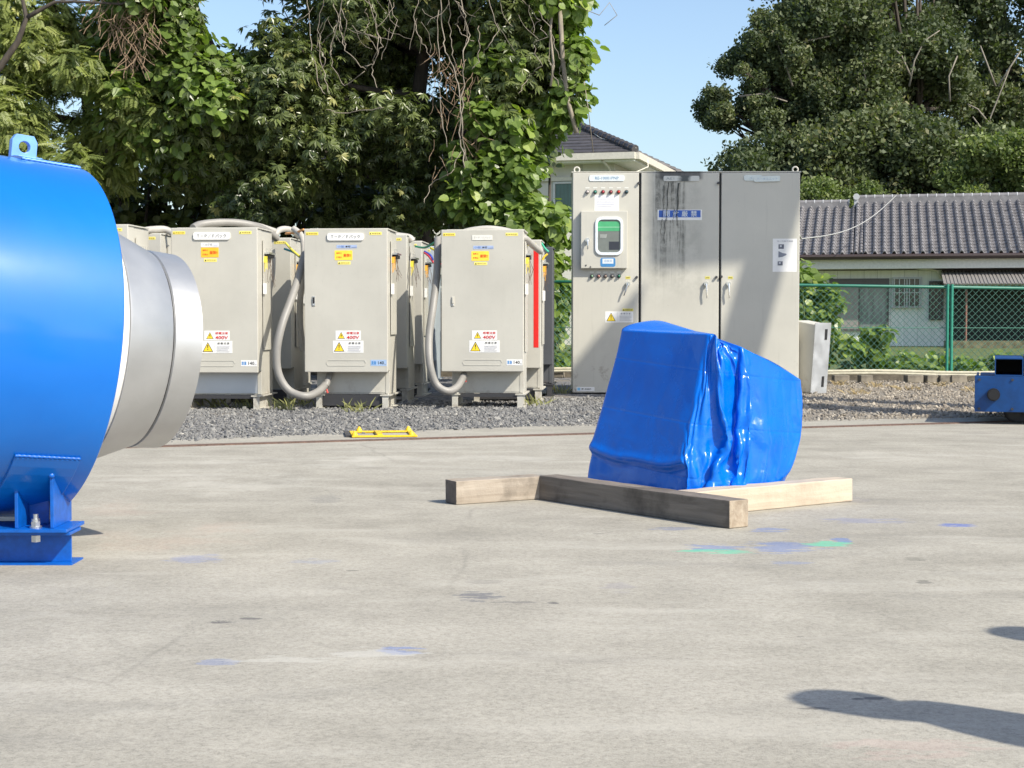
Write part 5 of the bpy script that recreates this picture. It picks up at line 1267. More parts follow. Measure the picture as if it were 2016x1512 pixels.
m = MB(); m.box(x0+th, x1-th, .5, .52, z0+th, z1-th); m.build('tube_shade_plate', M_black, wg)  # black plate paints the shade inside the open tube
m = MB(); m.box(-.36, 2.5, -.05, .9, .39, .54); m.build('upper_box', M_drum, wg, bevel=.004)
m = MB(); m.cyl((-.592, -.12, .243), (-.592, -.17, .243), .05, 20); m.cyl((-.592, -.17, .243), (-.592, -.2, .243), .04, 20); m.build('buffer', M_black, wg, smooth=True, auto=R(40))
for bx2, bz2 in ((-.70, .36), (-.70, .13), (-.45, .36), (-.45, .13), (-.2, .36), (-.2, .13)):
    m = MB(); m.cyl((bx2, -.12, bz2), (bx2, -.129, bz2), .011, 6); m.build('bolt', M_darkmetal, wg)
for wx in (-.40, 1.9):
    for wy in (.18,):
        m = MB(); m.cyl((wx, wy-.04, .115), (wx, wy+.03, .115), .10, 28); m.cyl((wx, wy+.03, .115), (wx, wy+.05, .115), .12, 28); m.cyl((wx, wy-.06, .115), (wx, wy-.04, .115), .035, 16); m.build('wheel', M_darkmetal, wg, smooth=True, auto=R(40))
    m = MB(); m.prism([(-.13,.26),(.13,.26),(.06,.10),(-.06,.10)], lambda a, b_: (wx+a, .08, b_), lambda a, b_: (wx+a, .1, b_)); m.build('axle_box', M_wag, wg)
wg.rotation_euler = (0, 0, R(-17))

# ================================================================ PEOPLE (their shadows fall into the picture)
def mat_person(shirt, s):
    t = NT('work_clothes_and_skin'); co = t.coord(); q = t.n('ShaderNodeSeparateXYZ'); t.l(co, q.inputs[0]); Z = q.outputs[2]
    wv = t.math('ADD', Z, t.math('MULTIPLY', t.math('SUBTRACT', t.noise(co, 9, 3), .5), .02))
    c = t.mix(t.math('MAXIMUM', t.math('GREATER_THAN', wv, .93*s), t.math('GREATER_THAN', t.math('ABSOLUTE', q.outputs[0]), .205*s)), (.05, .055, .07), shirt)
    c = t.mix(t.math('LESS_THAN', wv, .085*s), c, (.03, .025, .02))
    skin = (.50, .32, .235)
    hand = t.math('MULTIPLY', t.math('LESS_THAN', wv, .86*s), t.math('MULTIPLY', t.math('GREATER_THAN', Z, .6*s), t.math('GREATER_THAN', t.math('ABSOLUTE', q.outputs[0]), .205*s)))
    c = t.mix(t.math('MAXIMUM', hand, t.math('GREATER_THAN', Z, 1.462*s)), c, skin)
    hair = t.math('MULTIPLY', t.math('GREATER_THAN', Z, 1.56*s), t.math('GREATER_THAN', q.outputs[1], .015)); c = t.mix(hair, c, (.02, .017, .015))
    t.col(c); t.setv('Roughness', .8); t.bump(t.noise(t.coord(scale=(1, 1, .6)), 16, 4, .6), .6, .02); return t.mat
def person(label, loc_, rz, shirt, arm=0, s=1.0):
    t = thing('person', label, 'person', loc_, rz, 'people standing at the right'); 
    me = bpy.data.meshes.new('body'); V = []; E = []; Rr = []
    def v(p, r, par=None):
        V.append(tuple(c*s for c in p)); Rr.append(r*s)
        if par is not None: E.append((par, len(V)-1))
        return len(V)-1
    pel = v((0,0,.95), .125); sp1 = v((0,.01,1.1), .12, pel); sp2 = v((0,0,1.28), .135, sp1); ch = v((0,0,1.38), .11, sp2); nk = v((0,-.005,1.47), .055, ch); hd0 = v((0,-.02,1.54), .075, nk); hd1 = v((0,-.02,1.62), .088, hd0); hd2 = v((0,-.01,1.68), .06, hd1); nose = v((0,-.105,1.595), .014, hd1)
    for sg in (-1, 1):
        hp_ = v((sg*.10,0,.90), .095, pel); kn = v((sg*.11,-.02,.5), .06, hp_); an = v((sg*.11,.02,.1), .042, kn); he = v((sg*.11,.04,.04), .035, an); to = v((sg*.12,-.16,.03), .03, he)
        sh = v((sg*.19,0,1.38), .062, ch)
        if arm and sg > 0: el = v((sg*.24,-.14,1.2), .045, sh); wr = v((sg*.14,-.30,1.32), .03, el); hb = Vector((sg*.12,-.36,1.36)); dr = Vector((-.1,-.6,.6))
        else: el = v((sg*.25,.02,1.1), .045, sh); wr = v((sg*.26,-.03,.85), .03, el); hb = Vector((sg*.26,-.04,.79)); dr = Vector((0,-.15,-1))
        pm = v(hb, .033, wr); dr = dr.normalized()
        for k, l_ in enumerate((.075,.085,.08,.065)):
            o_ = Vector((0, .028*(k-1.5), 0)); a = v(hb+o_+dr*.045, .010, pm); b_ = v(hb+o_+dr*(.045+l_*.5), .009, a); v(hb+o_*.9+dr*(.045+l_*.92)+Vector((-sg*.015, 0, 0)), .008, b_)
        a = v(hb+Vector((0,-.045,0))+dr*.01, .011, pm); v(hb+Vector((-sg*.01,-.062,0))+dr*.05, .009, a)
    me.from_pydata(V, E, []); o = bpy.data.objects.new('body', me); C.objects.link(o); o.parent = t; me.materials.append(mat_person(shirt, s))
    sk = o.modifiers.new('skin', 'SKIN'); sk.use_smooth_shade = True
    lay = me.skin_vertices[0] if len(me.skin_vertices) else None
    if lay is None:
        b = bmesh.new(); b.from_mesh(me); b.verts.layers.skin.verify(); b.to_mesh(me); b.free(); lay = me.skin_vertices[0]
    for i, r_ in enumerate(Rr): lay.data[i].radius = (r_, r_)
    lay.data[0].use_root = True
    ss = o.modifiers.new('sub', 'SUBSURF'); ss.levels = 2; ss.render_levels = 2
    for sg in (-1, 1):
        m = MB(); m.lathe((sg*.031*s, -.098*s, 1.612*s), (0, -1, 0), [(-.008, .0005), (-.006, .009*s), (.0, .011*s), (.005, .008*s), (.008, .0005)], 12)
        m.build('eye', flat((.05, .035, .03), .3, key='dark_eye'), t, smooth=True)
    m = MB(); m.tube([(-.024*s, -.094*s, 1.548*s), (0, -.103*s, 1.545*s), (.024*s, -.094*s, 1.548*s)], [.003, .006, .003], 8); m.build('mouth', flat((.35, .15, .12), .6, key='lips'), t, smooth=True)
    for sg in (-1, 1):
        m = MB(); m.lathe((sg*.084*s, -.005*s, 1.60*s), (sg, 0, 0), [(-.012, .028*s), (.0, .032*s), (.008, .026*s), (.004, .012*s), (.002, .0005)], 14); m.build('ear', flat((.50, .32, .235), .7, key='ear_skin'), t, smooth=True)
    m = MB(); m.lathe((0,-.01*s,1.625*s), (0,0,1), [(.015,.102*s),(.04,.104*s),(.075,.09*s),(.1,.052*s),(.108,.001)], 24); m.build('cap', flat((.05,.06,.09), .8, key='cap_cloth'), t, smooth=True)
    return t
person('person in grey work clothes standing nearest, casting the larger shadow', (2.13, 2.27, .006), R(-60), (.2,.21,.23), 0, .98)
person('person in dark work clothes further back, casting the smaller shadow', (2.79, 3.00, .006), R(-80), (.06,.07,.1), 0, .98)
# ================================================================ TARPAULIN
def mat_tarp():
    t = NT('blue_tarpaulin'); co = t.coord(); n = t.noise(co, 3, 4, .6)
    t.col(t.ramp(n, [(.3, (.0,.108,.55)), (.7, (.0,.15,.68))]))
    t.l(t.ramp(t.noise(co, 10, 4, .6), [(.3, .17), (.7, .30)]), t.b.inputs['Roughness']); t.setv('Specular IOR Level', .4)
    wv = t.mix(.10, t.coord(scale=(1, 1, .55)), t.noise(co, 4, 4, .6, out=1)); sp_ = t.n('ShaderNodeSeparateXYZ'); t.l(co, sp_.inputs[0])
    k_ = t.math('MULTIPLY', t.ramp(t.math('ABSOLUTE', t.math('SUBTRACT', sp_.outputs[0], .96)), [(.08, 1), (.36, .14)]), t.ramp(sp_.outputs[2], [(.2, 1), (.8, .35)]))
    def crease(scale, w_):
        vr = t.n('ShaderNodeTexVoronoi', feature='DISTANCE_TO_EDGE'); vr.inputs['Scale'].default_value = scale; t.l(wv, vr.inputs['Vector'])
        return t.math('DIVIDE', t.math('MINIMUM', vr.outputs[0], w_), w_)
    fo = t.math('MULTIPLY', t.math('ABSOLUTE', t.math('SUBTRACT', t.math('FRACT', t.math('MULTIPLY', t.math('ADD', sp_.outputs[2], t.math('MULTIPLY', sp_.outputs[0], .12)), 4.2)), .5)), 2.0)
    fold = t.math('MULTIPLY', t.ramp(fo, [(.93, 0), (1.0, 1)]), -.35)
    h = t.math('ADD', t.math('MULTIPLY', t.math('ADD', t.math('MULTIPLY', crease(5, .3), 2.6), t.math('MULTIPLY', crease(13, .25), .5)), k_), t.math('ADD', fold, t.math('MULTIPLY', t.noise(wv, 8, 3, .5, .6), .9)))
    t.bump(h, .5, .006); return t.mat
M_tarp = mat_tarp()
# folds of the cloth: quarter millimetre steps between neighbouring points
TARP_SHAPE = (55, 109, 3); TARP_LOW = (0.35630, 6.79567, 0.00800); TARP_STEP = 0.00025
TARP_STEPS = [
692,3217,3143,23,-58,-6,44,-78,-5,59,-92,-4,69,-101,-4,75,-106,-3,75,-105,-3,71,-100,-3,62,-88,-2,48,-72,-2,45,-71,-3,53,-86,-2,59,-96,-3,62,-102,-2,
63,-103,-3,61,-101,-3,56,-93,-2,48,-82,-2,39,-66,-1,36,-63,-2,42,-76,-1,46,-83,-2,47,-86,-1,46,-86,-2,44,-80,-1,39,-70,-1,33,-57,-1,24,-39,-1,20,-23,
-1,19,-15,-1,18,-8,-1,18,-5,-1,16,-2,-1,14,-2,-1,13,-4,-1,10,-7,-1,7,-14,-1,5,-26,0,3,-42,0,1,-52,-1,19,24,-49,28,23,-43,30,15,-41,16,-17,-28,3,-30,
-16,11,1,-11,10,29,-1,-15,43,-11,-62,22,4,58,35,-39,79,-3,-24,6,67,44,-5,54,46,-9,57,3,30,17,9,22,-9,0,11,-21,-13,28,5,-10,23,-25,-18,-3,-17,-38,34,-2,
-18,16,34,-19,31,13,14,33,-9,8,32,-24,19,44,-39,18,59,36,-29,65,42,-31,67,44,-32,67,45,-32,63,43,-30,55,38,-27,45,29,-21,43,28,-21,51,32,-25,56,36,-28,
60,38,-29,61,39,-30,59,39,-29,54,39,-26,48,36,-24,38,33,-19,40,35,-21,49,41,-26,56,47,-31,58,51,-31,55,56,-31,50,59,-26,39,62,-20,24,64,-10,7,65,0,-13,
85,16,-28,117,29,-42,141,41,-52,155,48,-62,163,53,-68,160,55,-224,379,141,-422,345,163,-591,389,208,-427,226,149,-221,-33,86,-189,-154,74,-152,-133,40,
-179,-97,-6,-214,-119,-32,-152,-104,-31,-104,-110,-36,-92,-142,-47,-9,-7,-33,2,-1,-2,-3,6,0,0,0,3,6,-7,2,-5,5,0,1,-2,-1,-4,3,-2,5,-7,1,-3,5,3,-2,-1,-4,
5,-3,5,-1,-6,-9,-5,12,3,5,-8,1,-1,2,0,-1,4,3,4,-1,4,0,-6,-4,1,7,-2,0,-7,2,-3,1,-9,1,6,1,1,-6,0,-1,7,7,-1,-2,-11,4,-5,11,1,0,2,-1,1,-7,0,7,-4,-4,-18,0,
3,3,11,-3,19,-6,0,-3,2,5,2,0,-3,-9,1,-5,-5,4,0,3,-14,-2,3,0,-3,2,-1,25,-14,16,-29,12,1,-1,13,-3,9,16,-2,-12,9,10,-10,-18,3,16,-38,-4,18,9,-10,-2,-12,
12,-14,6,-10,-10,38,-1,-13,-7,19,2,0,-10,66,-43,18,-28,11,-28,-1,24,-5,12,17,5,-13,-33,-5,10,31,7,1,-3,-3,0,-9,3,8,-17,46,10,2,-28,-12,-17,8,6,24,-11,
-11,-7,-16,-7,2,4,0,7,-4,2,5,7,1,0,-3,-10,-3,-3,3,-3,3,2,2,1,-4,-4,2,4,3,-6,-4,-3,6,1,1,1,6,4,-12,-2,-1,1,-7,-4,4,2,2,3,-2,-5,-7,-2,2,11,7,1,-7,-5,1,0,
5,2,1,-3,-5,0,2,5,3,-3,-8,1,5,8,0,-1,-2,2,-4,-2,3,-2,3,-2,1,-1,1,-4,0,-4,0,2,0,1,0,-2,4,6,0,-4,-6,-1,5,-2,-3,2,1,-8,0,2,2,-3,-1,4,0,0,-8,-9,-4,0,5,1,9,
-5,-3,-6,7,6,5,-1,-9,-3,-10,-16,-41,0,7,0,7,-11,-1,-1,-1,-8,-6,8,1,1,0,-6,-3,0,5,2,0,6,-8,3,-10,0,-4,-3,4,0,7,-1,-1,1,1,6,7,2,-7,-7,-4,9,4,4,-9,-4,-1,
3,-1,0,-5,-5,0,6,7,2,-7,2,-5,10,-6,6,0,10,-1,-9,-9,-1,13,6,4,-10,-11,3,0,15,-9,5,-18,6,-3,-1,3,7,9,0,-1,-4,-4,-2,0,0,-5,-5,-9,2,12,8,5,-5,-3,-1,-12,6,
4,0,-6,0,1,0,-4,24,1,-3,-8,0,6,1,-1,-27,3,4,-4,-6,-23,11,8,4,7,-3,26,2,-7,2,2,1,4,-15,-4,-23,-9,5,8,6,-4,27,-9,12,-79,42,52,21,11,-39,69,-41,-16,-5,-8,
6,16,3,2,-8,-4,-16,-25,18,-5,8,7,3,-20,28,-2,41,21,31,4,3,16,-12,-48,-28,-8,-35,14,7,56,-11,-24,-36,-9,16,10,0,-7,7,3,-10,-1,3,0,4,-11,-4,-4,2,12,2,1,
-8,-1,5,-4,-3,-8,7,6,6,-2,-1,2,-1,-1,-2,3,-1,-11,-3,1,19,-8,-8,-8,6,7,-6,7,4,-1,4,3,13,1,4,-17,-13,-8,18,0,-2,2,-1,-5,-4,10,10,1,-5,-5,6,5,6,-3,-7,-16,
6,0,2,-7,1,5,3,-3,-4,-5,0,-3,0,-3,8,-1,-4,3,4,-1,0,-1,12,2,-8,-8,-4,-9,0,0,5,8,-5,7,-4,8,-11,-9,-6,-5,0,1,9,-2,1,-6,-1,-2,1,8,2,7,-11,-7,-9,10,4,5,-12,
-15,-59,0,-1,5,-5,10,-3,2,1,9,2,-5,-7,0,-5,-1,-1,-3,-7,-5,4,0,6,0,16,-4,-5,-15,-2,0,0,-1,2,-4,-4,8,4,8,-12,1,0,4,3,-1,1,-4,1,-1,2,-1,3,-2,-4,-4,-1,5,9,
-1,1,-4,8,1,-5,-7,0,2,7,10,-4,-9,-8,2,7,-1,6,-12,4,-6,9,-3,4,6,1,-13,-8,2,8,2,13,29,-6,-20,-20,4,11,2,-4,-9,-1,-8,1,-3,12,1,5,5,3,-9,-8,-9,-2,0,-1,5,
-5,11,-1,2,-6,-18,14,-7,8,6,-8,-7,-7,-4,-10,9,-19,1,25,4,-5,21,1,-3,-2,10,-2,-15,94,44,-12,-114,25,3,37,-17,-39,47,-18,-9,-18,19,-1,-7,-42,-3,-2,22,11,
-7,1,7,18,-4,-8,-6,30,8,27,-24,7,-2,-5,11,3,0,1,13,3,3,-10,50,2,-23,-63,-9,6,-4,15,-5,23,-10,7,14,-7,-7,2,-6,-9,-9,3,-1,0,5,-5,-4,1,9,7,0,2,0,-2,-5,-7,
-11,-4,-1,7,3,2,1,-3,-1,4,1,1,-8,6,4,1,-2,2,8,-11,-9,-6,6,-1,-9,-5,0,11,8,8,-10,-4,-1,4,3,-3,13,-7,-10,-5,0,4,-5,1,-7,9,3,9,4,2,3,7,0,-1,-11,-2,-8,11,
-7,11,-4,1,-7,0,0,-6,-16,-4,5,7,4,22,-14,-6,-13,7,11,-7,-8,-13,2,-6,0,-2,9,11,6,-11,-6,-2,-4,-1,2,14,-4,-6,-17,-4,-2,2,4,0,19,5,6,0,-13,-18,-59,1,-1,
-3,4,-3,1,-8,4,-9,-3,7,3,2,1,8,-2,2,3,4,-17,-15,-8,7,-4,3,2,13,1,0,-1,-6,5,-5,10,-15,0,-7,12,3,1,-8,-10,-3,9,6,4,-4,3,2,-1,0,-2,3,-5,4,-12,8,-1,5,-13,
4,0,9,0,2,-7,-2,4,9,7,-8,-6,-1,-3,3,3,4,2,-10,5,-15,1,0,13,4,-2,0,-8,11,-5,19,18,-9,-24,-40,6,3,-4,11,10,22,-4,2,-6,-11,-2,8,7,-12,8,-3,5,-4,1,15,1,-4,
-15,-18,4,37,-25,1,-18,-5,17,-16,32,-6,15,-9,-7,-4,0,-11,-19,4,17,74,-27,40,-61,4,-42,64,9,18,-4,18,-8,-11,-2,-8,-3,16,-8,-17,-8,-19,21,-52,36,5,19,-3,
-4,11,8,11,-2,-2,-22,10,-6,-6,-12,11,3,7,-6,-5,71,-2,-16,-74,3,9,13,8,-3,0,-12,8,26,2,-7,-12,-6,-9,7,5,-2,-2,4,0,9,-8,6,-7,-2,-8,-3,1,-2,-2,1,2,3,12,
-7,-7,-7,12,7,-7,-3,-3,2,-8,-5,-5,7,6,7,-6,-1,-6,12,6,3,-13,-6,-2,2,-1,5,-4,-4,-4,4,9,2,7,-3,-2,-5,-4,16,-2,5,0,7,-6,-3,-1,3,-2,4,-10,4,-5,1,1,-4,8,-7,
-2,1,6,-5,7,-2,-3,3,0,-1,-1,-11,-4,-2,8,12,-4,-9,-1,0,0,8,-1,-4,-5,7,-7,-12,-14,6,-6,1,-4,2,2,-12,2,0,11,-3,-4,6,7,-1,-11,2,-8,6,-18,-18,-64,1,5,-1,3,
-1,3,3,-9,-1,1,2,-5,-9,0,-12,-3,0,-1,-1,11,12,2,-8,0,-1,-1,-5,0,4,6,0,-5,-6,0,3,4,4,-6,0,-2,8,-2,3,-6,7,-2,-2,-10,-2,2,2,5,5,2,-13,7,-4,14,-10,9,-7,1,
-14,4,4,7,3,-7,-6,-2,7,2,1,-3,1,-1,-5,0,2,3,-2,1,0,-1,-6,-6,-5,7,-1,3,3,16,4,-7,-8,-4,0,-2,8,-10,-9,-2,0,15,-6,12,0,0,-5,-1,-1,15,-2,3,5,12,-7,-12,-3,
-1,3,-38,31,25,9,-12,-18,-4,-6,24,11,-6,11,13,9,-22,-9,-6,-4,-24,5,52,16,23,6,7,-8,-24,-14,-14,11,-3,20,-23,29,-32,23,61,16,-30,-28,-27,12,-54,18,14,
-5,7,-25,22,-4,18,-26,22,-9,36,-21,-25,53,10,-9,-92,19,13,13,-2,-5,-9,-3,23,40,-6,-13,1,-12,-3,2,10,-3,2,-6,3,2,-1,-7,-11,7,-8,3,7,7,1,-17,-5,-4,15,1,
-3,-13,8,5,1,-9,-5,3,5,0,-3,2,7,4,-5,-7,-2,3,7,-8,-9,-12,4,8,12,11,-2,-1,-13,0,-1,13,2,3,-9,-8,-12,7,6,4,-3,-1,2,1,2,-2,13,0,-10,-1,-3,9,-3,2,1,4,-4,
-3,1,-2,-2,-10,-1,-1,4,1,-4,-4,-10,14,-2,1,-3,-4,0,5,-5,2,-1,-5,2,0,-14,10,-3,3,-7,4,1,-3,-4,3,-10,2,-6,1,-11,9,-5,-1,-14,7,1,11,4,2,7,-13,-13,-65,-4,
-5,-4,-2,2,-7,0,4,7,-1,-4,-7,6,-2,16,-6,-4,-3,0,2,-7,-2,0,-6,5,0,10,-7,1,-12,3,0,5,-3,1,-4,0,-2,-3,3,-1,13,-3,0,-13,0,3,4,2,0,2,6,-8,2,-2,-4,-6,-5,11,
-3,3,2,9,0,2,-3,2,-6,-2,2,2,-1,0,1,6,-5,-2,-5,14,4,2,-6,-2,-4,0,3,10,-8,6,0,-3,2,-15,24,10,-4,-21,-20,10,-3,-10,-2,-1,0,-1,18,15,-2,-2,-3,-4,2,8,9,6,1,
0,-2,0,3,-17,-16,1,38,-29,0,-5,10,3,-17,29,-5,-3,-14,-15,25,3,12,-4,8,-6,-13,-15,1,-18,0,-1,77,-15,31,-21,18,-32,11,-8,20,-66,42,-22,43,21,9,-7,5,-3,
-5,-27,1,18,-25,12,-31,47,-13,18,15,22,-9,-100,4,-10,13,-9,4,8,9,14,25,-6,-1,-2,3,5,12,-3,-12,-2,-6,-8,3,11,-7,-6,-4,8,0,-5,5,3,-4,-12,-4,5,2,-3,3,2,
-2,2,-4,-3,-1,3,2,-9,3,6,7,-6,-7,1,-2,4,-6,3,-1,7,1,11,-5,-2,-16,-8,1,7,11,4,5,3,-7,-6,1,3,1,-2,1,-3,9,-3,-2,0,4,4,-9,7,-1,4,4,1,2,-9,-6,1,-3,0,1,-6,6,
0,-1,2,-6,-6,4,1,5,-4,10,-16,6,-18,11,-2,0,1,-1,-10,14,-6,13,-6,2,-13,-13,-7,-6,-1,-1,1,4,3,2,-9,0,-10,9,3,19,-5,-4,-4,4,-6,4,-18,-21,-69,1,0,-5,1,3,4,
-4,-4,-7,6,5,17,-5,-7,-17,5,10,9,-5,-6,0,-3,-2,-8,-3,1,-5,5,-3,5,-2,5,4,-4,4,-3,5,-2,8,-2,-1,-7,-3,7,2,8,-10,4,-5,1,-7,-2,3,-2,3,2,4,2,-2,4,5,-5,1,3,
-6,-9,-8,14,6,6,-7,-4,-2,1,0,-1,3,0,11,3,-9,-6,2,8,0,-7,-3,-2,2,-4,3,3,2,-5,-9,-1,-1,12,-3,-5,-7,8,-2,10,1,3,5,-7,16,-1,5,-1,-5,-7,7,1,-1,12,3,7,-22,1,
-2,3,-37,23,24,-16,4,-23,15,-12,13,24,-10,2,-8,-7,-27,41,-5,45,-32,9,-12,1,-2,-10,16,-6,-1,0,-1,-35,-9,6,41,10,-4,-2,5,-10,13,11,8,-6,-5,7,-12,17,-1,
28,-5,14,-22,-73,11,-12,16,1,-1,-1,10,20,27,-12,-1,-8,3,-1,4,2,-4,12,-1,-9,8,1,3,-8,2,1,-3,-8,4,2,2,-15,-10,3,7,5,-3,10,-4,-11,-4,0,2,2,4,9,-9,-7,-1,
-2,1,0,3,1,-7,1,4,3,0,0,4,-2,-2,-7,6,2,1,-9,-1,4,-2,-6,-3,6,10,12,-3,-5,-7,1,-4,0,-7,-5,12,7,7,-1,-1,-3,3,-2,-4,-2,9,0,-8,-10,11,1,4,-15,0,-2,1,1,-3,
10,7,-1,-6,-12,-10,9,2,-3,7,-13,18,-10,1,-7,3,-11,-1,0,1,6,3,6,-18,-7,-12,8,1,8,-8,-5,4,2,3,-9,2,-9,7,6,2,5,-18,-16,-68,1,3,7,2,-3,3,1,3,-2,-10,-3,-15,
3,1,7,1,-4,-3,-2,1,-1,-1,5,4,4,-4,2,-2,-2,-3,5,-2,6,-3,5,-1,-4,-2,-12,3,-7,0,6,1,13,-8,7,-9,1,3,9,0,-2,-3,0,2,1,2,-4,-6,-2,5,0,1,0,3,9,-9,-3,-10,4,-6,
8,-7,-1,1,2,1,2,15,7,6,4,-5,-16,-12,-2,15,-11,11,-10,5,-10,10,14,9,-1,-5,-10,8,2,2,-2,10,2,-10,-8,7,20,0,-18,-16,0,8,4,9,-1,6,2,2,-8,-10,-7,-15,-2,6,
20,-33,15,-5,-7,-1,-17,14,-7,15,64,-3,4,-53,3,-38,37,-5,70,-30,0,-20,-1,1,-2,0,-4,22,16,-15,-16,-15,10,-2,26,-2,-8,-11,0,3,11,8,7,15,13,-1,-62,1,-20,
10,3,-5,-7,18,47,25,-14,-18,-6,3,8,17,8,-4,2,-4,-9,3,3,-15,-9,-8,6,4,-2,1,-2,5,-6,-4,-2,13,7,-1,-7,-15,-3,-1,2,3,0,0,-1,1,2,-12,-1,0,9,-5,-1,-1,10,8,4,
-9,-5,-3,-1,0,-8,5,1,8,-6,0,3,1,-5,-5,1,9,4,-10,-10,0,5,3,10,11,3,-3,0,4,-8,-18,-15,15,16,0,-6,-1,7,1,-2,1,2,1,-5,-3,-7,8,4,2,0,1,-3,-3,-10,-4,5,-2,-5,
-3,-3,9,2,1,-5,2,-9,9,-3,-3,-4,2,-2,-9,-9,0,8,8,7,-15,-8,-8,9,3,5,-12,-9,4,14,3,0,0,-1,5,-19,-8,-57,8,-8,7,-10,7,-13,5,-3,8,1,-3,2,-2,1,-5,-3,-1,-6,2,
3,8,4,-5,2,-4,4,-3,-2,3,-2,-1,-4,-7,3,0,7,0,-1,-1,-2,3,-2,0,-5,-4,4,2,11,0,-1,-1,-4,5,-2,7,-12,-2,-7,10,-4,5,0,5,3,-7,-3,-1,2,4,1,2,4,-2,7,-2,-3,-3,-6,
7,-3,-1,2,7,-3,2,-7,5,-8,-2,-2,-5,1,8,6,-5,-5,2,0,-4,3,17,-6,-12,-4,6,4,6,-5,12,-4,10,7,3,-12,-5,-8,8,2,18,-10,-2,-7,13,3,-6,-2,-8,-17,-2,34,-6,2,-2,
-4,11,-24,13,-13,8,13,-4,0,-1,6,-40,33,13,23,-19,-17,13,0,-1,-15,-9,9,28,-20,-9,-22,0,6,9,40,-10,7,-7,5,24,-15,-1,-41,-11,24,-4,-15,-2,31,11,1,-16,8,5,
6,5,7,-3,-4,-4,3,8,-6,-7,0,-8,-5,10,6,1,-8,1,-2,-4,0,-1,-2,0,0,-1,-12,2,-4,10,2,3,1,-1,-3,-7,-3,0,3,4,4,2,5,4,-12,-9,-7,10,5,8,2,-1,-4,2,-8,-4,-6,7,5,
2,0,3,2,2,2,1,0,-1,0,6,0,-2,-11,-5,2,-4,-12,8,12,18,-13,-9,-3,11,6,-9,5,-1,6,2,-2,-3,-7,-3,2,-4,-2,-2,1,-3,7,-2,-1,2,6,-3,-5,-5,2,3,-8,7,-5,-6,3,3,6,
-11,-6,-4,6,5,-11,-6,-2,3,-2,-1,8,2,2,-13,-3,4,1,1,-16,4,4,9,0,-12,-15,-54,-9,1,-9,11,-1,15,-7,6,-8,-4,-5,-9,1,4,9,1,-4,-4,0,-8,-9,-3,11,7,-3,3,-2,5,
-7,0,-3,7,4,9,-16,-2,-8,16,5,-1,-3,-5,4,1,7,-3,-2,-11,-2,-2,5,7,-3,-4,-4,4,2,11,-5,7,-6,-2,-13,0,11,15,-3,-7,-17,1,-2,6,8,0,0,-2,-2,2,-10,3,1,8,8,-9,
-7,4,7,9,-14,4,4,-3,2,2,15,-13,0,4,9,-7,-27,6,10,3,-3,-2,19,-6,3,6,-2,-2,2,8,1,-7,-9,22,5,13,-17,5,-12,-12,-11,1,13,14,3,-2,-25,12,5,0,-7,2,-10,0,2,25,
-6,-19,3,-4,2,-3,1,-27,22,10,6,-3,-5,31,-23,-1,12,-19,-7,8,11,2,-16,-7,9,8,41,-5,-41,-64,27,32,14,-7,-5,10,7,5,5,1,7,4,6,4,5,-4,0,-2,-1,-16,17,3,2,0,5,
-6,-9,1,4,-2,-18,2,3,1,8,3,-4,-6,-7,5,5,1,-3,-6,-7,-7,-2,2,10,5,4,-5,4,2,-8,-6,0,16,-1,-3,-14,2,5,0,-2,-4,0,-1,5,12,-4,-7,3,7,7,1,-10,-10,-5,-1,0,-2,
-2,-2,0,0,-4,5,13,13,-4,-11,-9,6,7,-1,-8,-2,7,0,0,-6,8,3,-5,0,-4,5,-1,-5,2,-13,3,0,12,-5,4,-4,-6,4,0,1,3,3,5,-3,-5,7,-2,-13,0,4,4,-11,-11,-2,0,3,-5,-2,
-2,5,-8,-4,1,7,1,7,9,7,-8,-7,-12,3,-19,-18,-59,4,2,-8,-7,0,-3,8,-8,3,-3,2,0,-4,3,-3,1,-2,-2,-2,6,2,-1,-8,-10,6,-3,10,-5,5,-6,5,-6,4,-13,16,-8,11,-12,7,
-1,4,3,-6,1,-3,6,-2,2,-1,2,-9,2,-2,10,0,3,-7,-5,5,2,5,0,7,-2,-4,-7,0,5,12,4,2,-8,-4,-7,6,3,1,1,6,-9,7,-7,15,-12,24,2,-7,-29,-12,12,10,-23,-2,-7,14,0,
13,-4,-8,1,5,2,11,-12,6,-24,3,-5,7,33,-6,15,-14,5,-8,6,8,6,7,-13,9,6,1,-11,-8,-4,-1,15,7,0,0,-3,9,-21,7,15,-11,-3,-21,20,-6,-2,-1,-1,1,-4,6,1,2,-7,2,
-25,11,21,4,-15,-21,34,15,4,-20,-6,6,8,6,0,-20,7,6,1,0,-26,4,18,11,-2,7,11,4,-1,-6,10,4,12,-4,14,-2,10,1,-16,-4,-6,-3,-6,-2,0,8,-3,3,4,-6,-3,-5,-2,0,0,
-4,3,-8,-12,0,4,-5,6,0,8,1,2,-7,-5,-2,0,1,4,11,-10,-9,-7,4,3,2,-1,3,3,5,4,10,-7,-7,-6,9,10,-4,-11,-14,-6,8,13,7,-3,-4,-3,3,-4,9,1,3,-3,-9,-11,-1,1,6,6,
1,-2,-1,4,-5,-5,-3,11,-6,-1,-1,5,-2,-1,-5,-2,11,13,1,-10,-10,-3,1,-9,-3,2,12,9,-2,-13,-3,4,7,-2,-2,-12,6,-6,-5,-3,6,6,-3,-5,6,-2,4,-10,-3,-2,12,-2,-3,
-11,3,-5,-2,-2,2,-3,-21,-11,-78,-1,2,12,-3,-9,-10,-1,3,-4,3,-1,8,-1,0,-2,-3,4,-1,-5,1,-8,8,-7,6,-2,-2,-8,0,8,13,-2,-6,-14,6,-3,10,-7,5,-10,0,2,4,4,-7,
